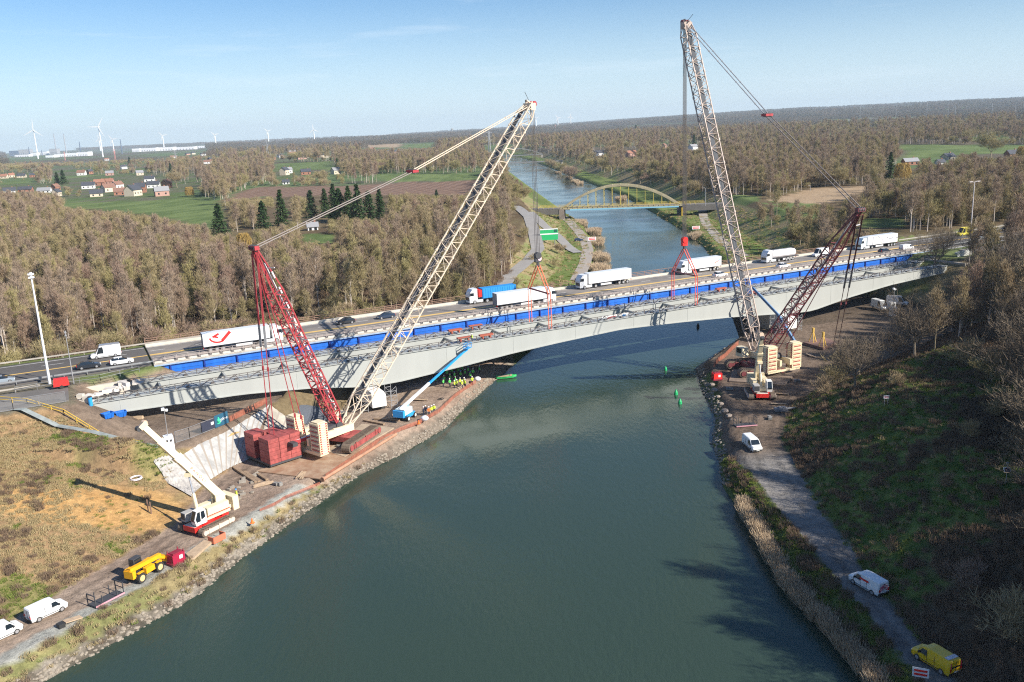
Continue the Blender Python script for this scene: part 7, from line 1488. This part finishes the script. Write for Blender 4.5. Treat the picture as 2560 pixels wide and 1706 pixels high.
Q = []
for y0, y1, cell, s0 in ((2500, 5000, 46, 1.25), (5000, 12500, 105, 2.2)):
    X, Y = scatter(y0, y1, cell); Z, _ = height(X, Y); cl = fbm(X, Y, 420 if y0 < 5000 else 900, 91); px, py = proj_np(X, Y, Z); ok = (cl > .45) & (px > -50) & (px < 2610) & clear_view(X, Y, Z, 14*s0)
    ok &= ~((X < -150) & (X > -.60*Y-100) & (px < 520) & (py > 372) & (py < 400) & (Y < 5200))
    for P in F_GREEN: ok &= ~inpoly(X, Y, P)
    X, Y, Z = X[ok], Y[ok], Z[ok]; Q.append(np.stack([X, Y, Z-1, rng_.integers(0, 3, len(X)), rng_.uniform(.8, 1.2, len(X))*s0, rng_.uniform(0, 6.28, len(X))], 1))
gn_scatter('distant_wood', np.concatenate(Q), CS, label='hazy blue-brown woods stretching to the horizon', cat='woodland', kind='stuff')
# ------------------------------------------------------------------ ground cover: grass tufts, brambles, reeds
def tuft(seed, n, h, sp, m, w_=.03):
    rg = random.Random(seed); V, Fc = [], []
    for i in range(n): a = rg.uniform(0, 6.3); r = sp*math.sqrt(rg.random()); p = Vector((math.cos(a)*r, math.sin(a)*r, 0)); blade(V, Fc, p, p+Vector((rg.uniform(-.4, .4)*h, rg.uniform(-.4, .4)*h, h*rg.uniform(.5, 1.1))), w_, w_*.4, rg)
    return bpy.data.objects.new('tuft_source', mesh_of('tuft_source', V, Fc, m))
tgm = treemat('grass_green', [(.09, .14, .03), (.18, .22, .05), (.12, .17, .04)]); ttm = treemat('grass_tan', [(.34, .26, .13), (.42, .33, .18), (.25, .20, .10)]); tbm = treemat('bramble_brown', [(.16, .11, .075), (.24, .17, .12)]); trm = treemat('reed_tan', [(.48, .36, .23), (.58, .45, .31), (.40, .29, .19)])
TS = [tuft(1, 60, .30, .6, tgm), tuft(2, 70, .38, .6, ttm), tuft(3, 120, .7, .8, tbm, .025), tuft(4, 130, 2.0, .8, trm, .035)]
def in_view(x, y, z): px, py = proj_np(x, y, z); return (px > -30) & (px < 2590) & (py < 1740)
def ground_pts(x0, x1, y0, y1, n, cond, typf, s0, s1, seed):
    r = np.random.default_rng(seed); x = r.uniform(x0, x1, n); y = r.uniform(y0, y1, n); z, K = height(x, y); k = cond(x, y, z, K) & in_view(x, y, z); x, y, z = x[k], y[k], z[k]
    return np.stack([x, y, z-.03, typf(x, y, r), r.uniform(s0, s1, len(x)), r.uniform(0, 6.28, len(x))], 1)
notpath = lambda x, y: ~inpoly(x, y, PATH_L) & ~inpoly(x, y, PATH_R)
L1 = ground_pts(-110, -20, 66, 150, 26000, lambda x, y, z, K: ~K['inC'] & (y < 150) & ~K['te'] & (K['de'] > 2) & ~((x > -56) & (y > 122)), lambda x, y, r: np.where((fbm(x, y, 6, 77, 3) > .56) & (r.random(len(x)) < .22), 2, np.where(fbm(x, y, 9, 31) > .56, 0, 1)), .35, 1.0, 1)
of_ = np.exp(-(((L1[:, 0]+58)/9)**2+((L1[:, 1]-122)/8)**2)); L1 = L1[(of_ < .45) | (np.random.default_rng(3).random(len(L1)) < .12)]
L2 = ground_pts(-70, 0, 66, 205, 15000, lambda x, y, z, K: K['inC'] & ~K['inW'] & (K['dW'] > .7) & (K['dW'] < 4.2) & notpath(x, y) & (x < -27), lambda x, y, r: np.where(r.random(len(x)) < .72, 1, np.where(r.random(len(x)) < .45, 0, 2)), .5, 1.1, 2)
L3 = ground_pts(36, 130, 66, 262, 30000, lambda x, y, z, K: ~K['inC'] & (K['de'] > 1) & (K['m'] > 20), lambda x, y, r: np.where(fbm(x, y, 15, 87) > .5, 2, np.where(r.random(len(x)) < .5, 0, np.where(r.random(len(x)) < .5, 1, 2))), .45, 1.1, 3)
L4 = ground_pts(30, 44, 60, 142, 5000, lambda x, y, z, K: K['inC'] & ~K['inW'] & notpath(x, y) & (K['dW'] > .8), lambda x, y, r: np.where(r.random(len(x)) < .85, 0, 2), .6, 1.2, 4)
L5 = ground_pts(-60, 150, 230, 560, 14000, lambda x, y, z, K: ((K['dC'] < 14) | K['inC']) & ~K['inW'] & (K['de'] > 2) & (K['m'] < -24), lambda x, y, r: np.where(r.random(len(x)) < .5, 0, 1), .8, 1.6, 5)
L6 = ground_pts(-190, 0, 180, 330, 16000, lambda x, y, z, K: ~K['inC'] & (K['m'] < -22) & (K['dC'] > 3), lambda x, y, r: np.full(len(x), 2), .9, 2.2, 6)
gn_scatter('ground_cover', np.concatenate([L1, L2, L3, L4, L5, L6]), TS, label='dry and green grass tufts and brambles on the banks and slopes', cat='grass', kind='stuff')
R1 = ground_pts(30, 40, 60, 134, 5200, lambda x, y, z, K: ~K['inC'] | True, lambda x, y, r: np.full(len(x), 3), .6, 1.0, 8)
d_ = distpl(R1[:, 0], R1[:, 1], RS); R1 = R1[(d_ < 1.0) & ~inpoly(R1[:, 0], R1[:, 1], WP)]; R1 = R1[(R1[:, 1] < 122)]; R1[:, 2] = .2
R2 = []
for px, py, n in ((1451, 563, 60), (1485, 585, 90), (1491, 610, 60), (1500, 650, 50), (1498, 680, 60), (1395, 434, 30), (1422, 447, 30), (1440, 456, 30), (1448, 461, 30), (1742, 595, 40), (1553, 500, 30)):
    p = G(px, py, .3)
    for i in range(n): R2.append((p[0]+rp.uniform(-3, 3), p[1]+rp.uniform(-7, 7), .2, 3, rp.uniform(.9, 1.7), rp.uniform(0, 6)))
gn_scatter('reed_bed', np.concatenate([R1, np.array(R2)]), TS, label='tan dry reeds lining the right water edge and the far banks', cat='reeds', kind='stuff')
# stones of the left bank edge
def stone(seed, m):
    rg = random.Random(seed); mb = MB(); R = []
    for i in range(5): a = -PI/2+PI*i/4; R.append([(max(.02, math.cos(a))*.5*math.cos(2*PI*j/7)*rg.uniform(.7, 1.2), max(.02, math.cos(a))*.4*math.sin(2*PI*j/7)*rg.uniform(.7, 1.2), .3*math.sin(a)) for j in range(7)])
    me = MB(); me.rings(R); b = bpy.data.meshes.new('stone_source'); b.from_pydata(me.v, [], me.f); b.materials.append(m); return bpy.data.objects.new('stone_source', b)
stm = treemat('bank_riprap', [(.16, .135, .105), (.32, .275, .22), (.23, .19, .15)]); r_ = np.random.default_rng(12); S_ = []
for P, a, b, n in ((LS, 60, 205, 1700), (RS, 130, 225, 700)):
    y = r_.uniform(a, b, n); x = np.array([xat(P, v) for v in y])+(-1 if P is LS else 1)*r_.uniform(-.3, 1.6, n)**1.2 if False else np.array([xat(P, v) for v in y])+(-1 if P is LS else 1)*(r_.uniform(-.2, 1.5, n))
    z, _ = height(x, y); S_.append(np.stack([x, y, z, r_.integers(0, 2, n), r_.uniform(.2, .75, n)*np.where(P is LS, 1, 1.2), r_.uniform(0, 6.3, n)], 1))
gn_scatter('bank_stones', np.concatenate(S_), [stone(1, stm), stone(2, stm)], label='pale broken stones strewn along the water edge', cat='stones', kind='stuff')
# ------------------------------------------------------------------ haze
hm = bpy.data.materials.new('haze_air'); hm.use_nodes = True; nt = hm.node_tree; nt.nodes.remove(nt.nodes['Principled BSDF']); pv_ = nt.nodes.new('ShaderNodeVolumePrincipled'); pv_.inputs['Color'].default_value = (.76, .89, 1, 1); pv_.inputs['Density'].default_value = 6.0e-5; pv_.inputs['Anisotropy'].default_value = 0
hm.cycles.homogeneous_volume = True; hm.cycles.volume_sampling = 'DISTANCE'; nt.links.new(pv_.outputs[0], nt.nodes['Material Output'].inputs['Volume'])
hb = MB(); hb.box((1500, 6900, 130), (24500, 14800, 290)); ho = hb.build('haze', hm, label='thin blue haze over the whole landscape', cat='haze', kind='stuff'); ho.display_type = 'WIRE'
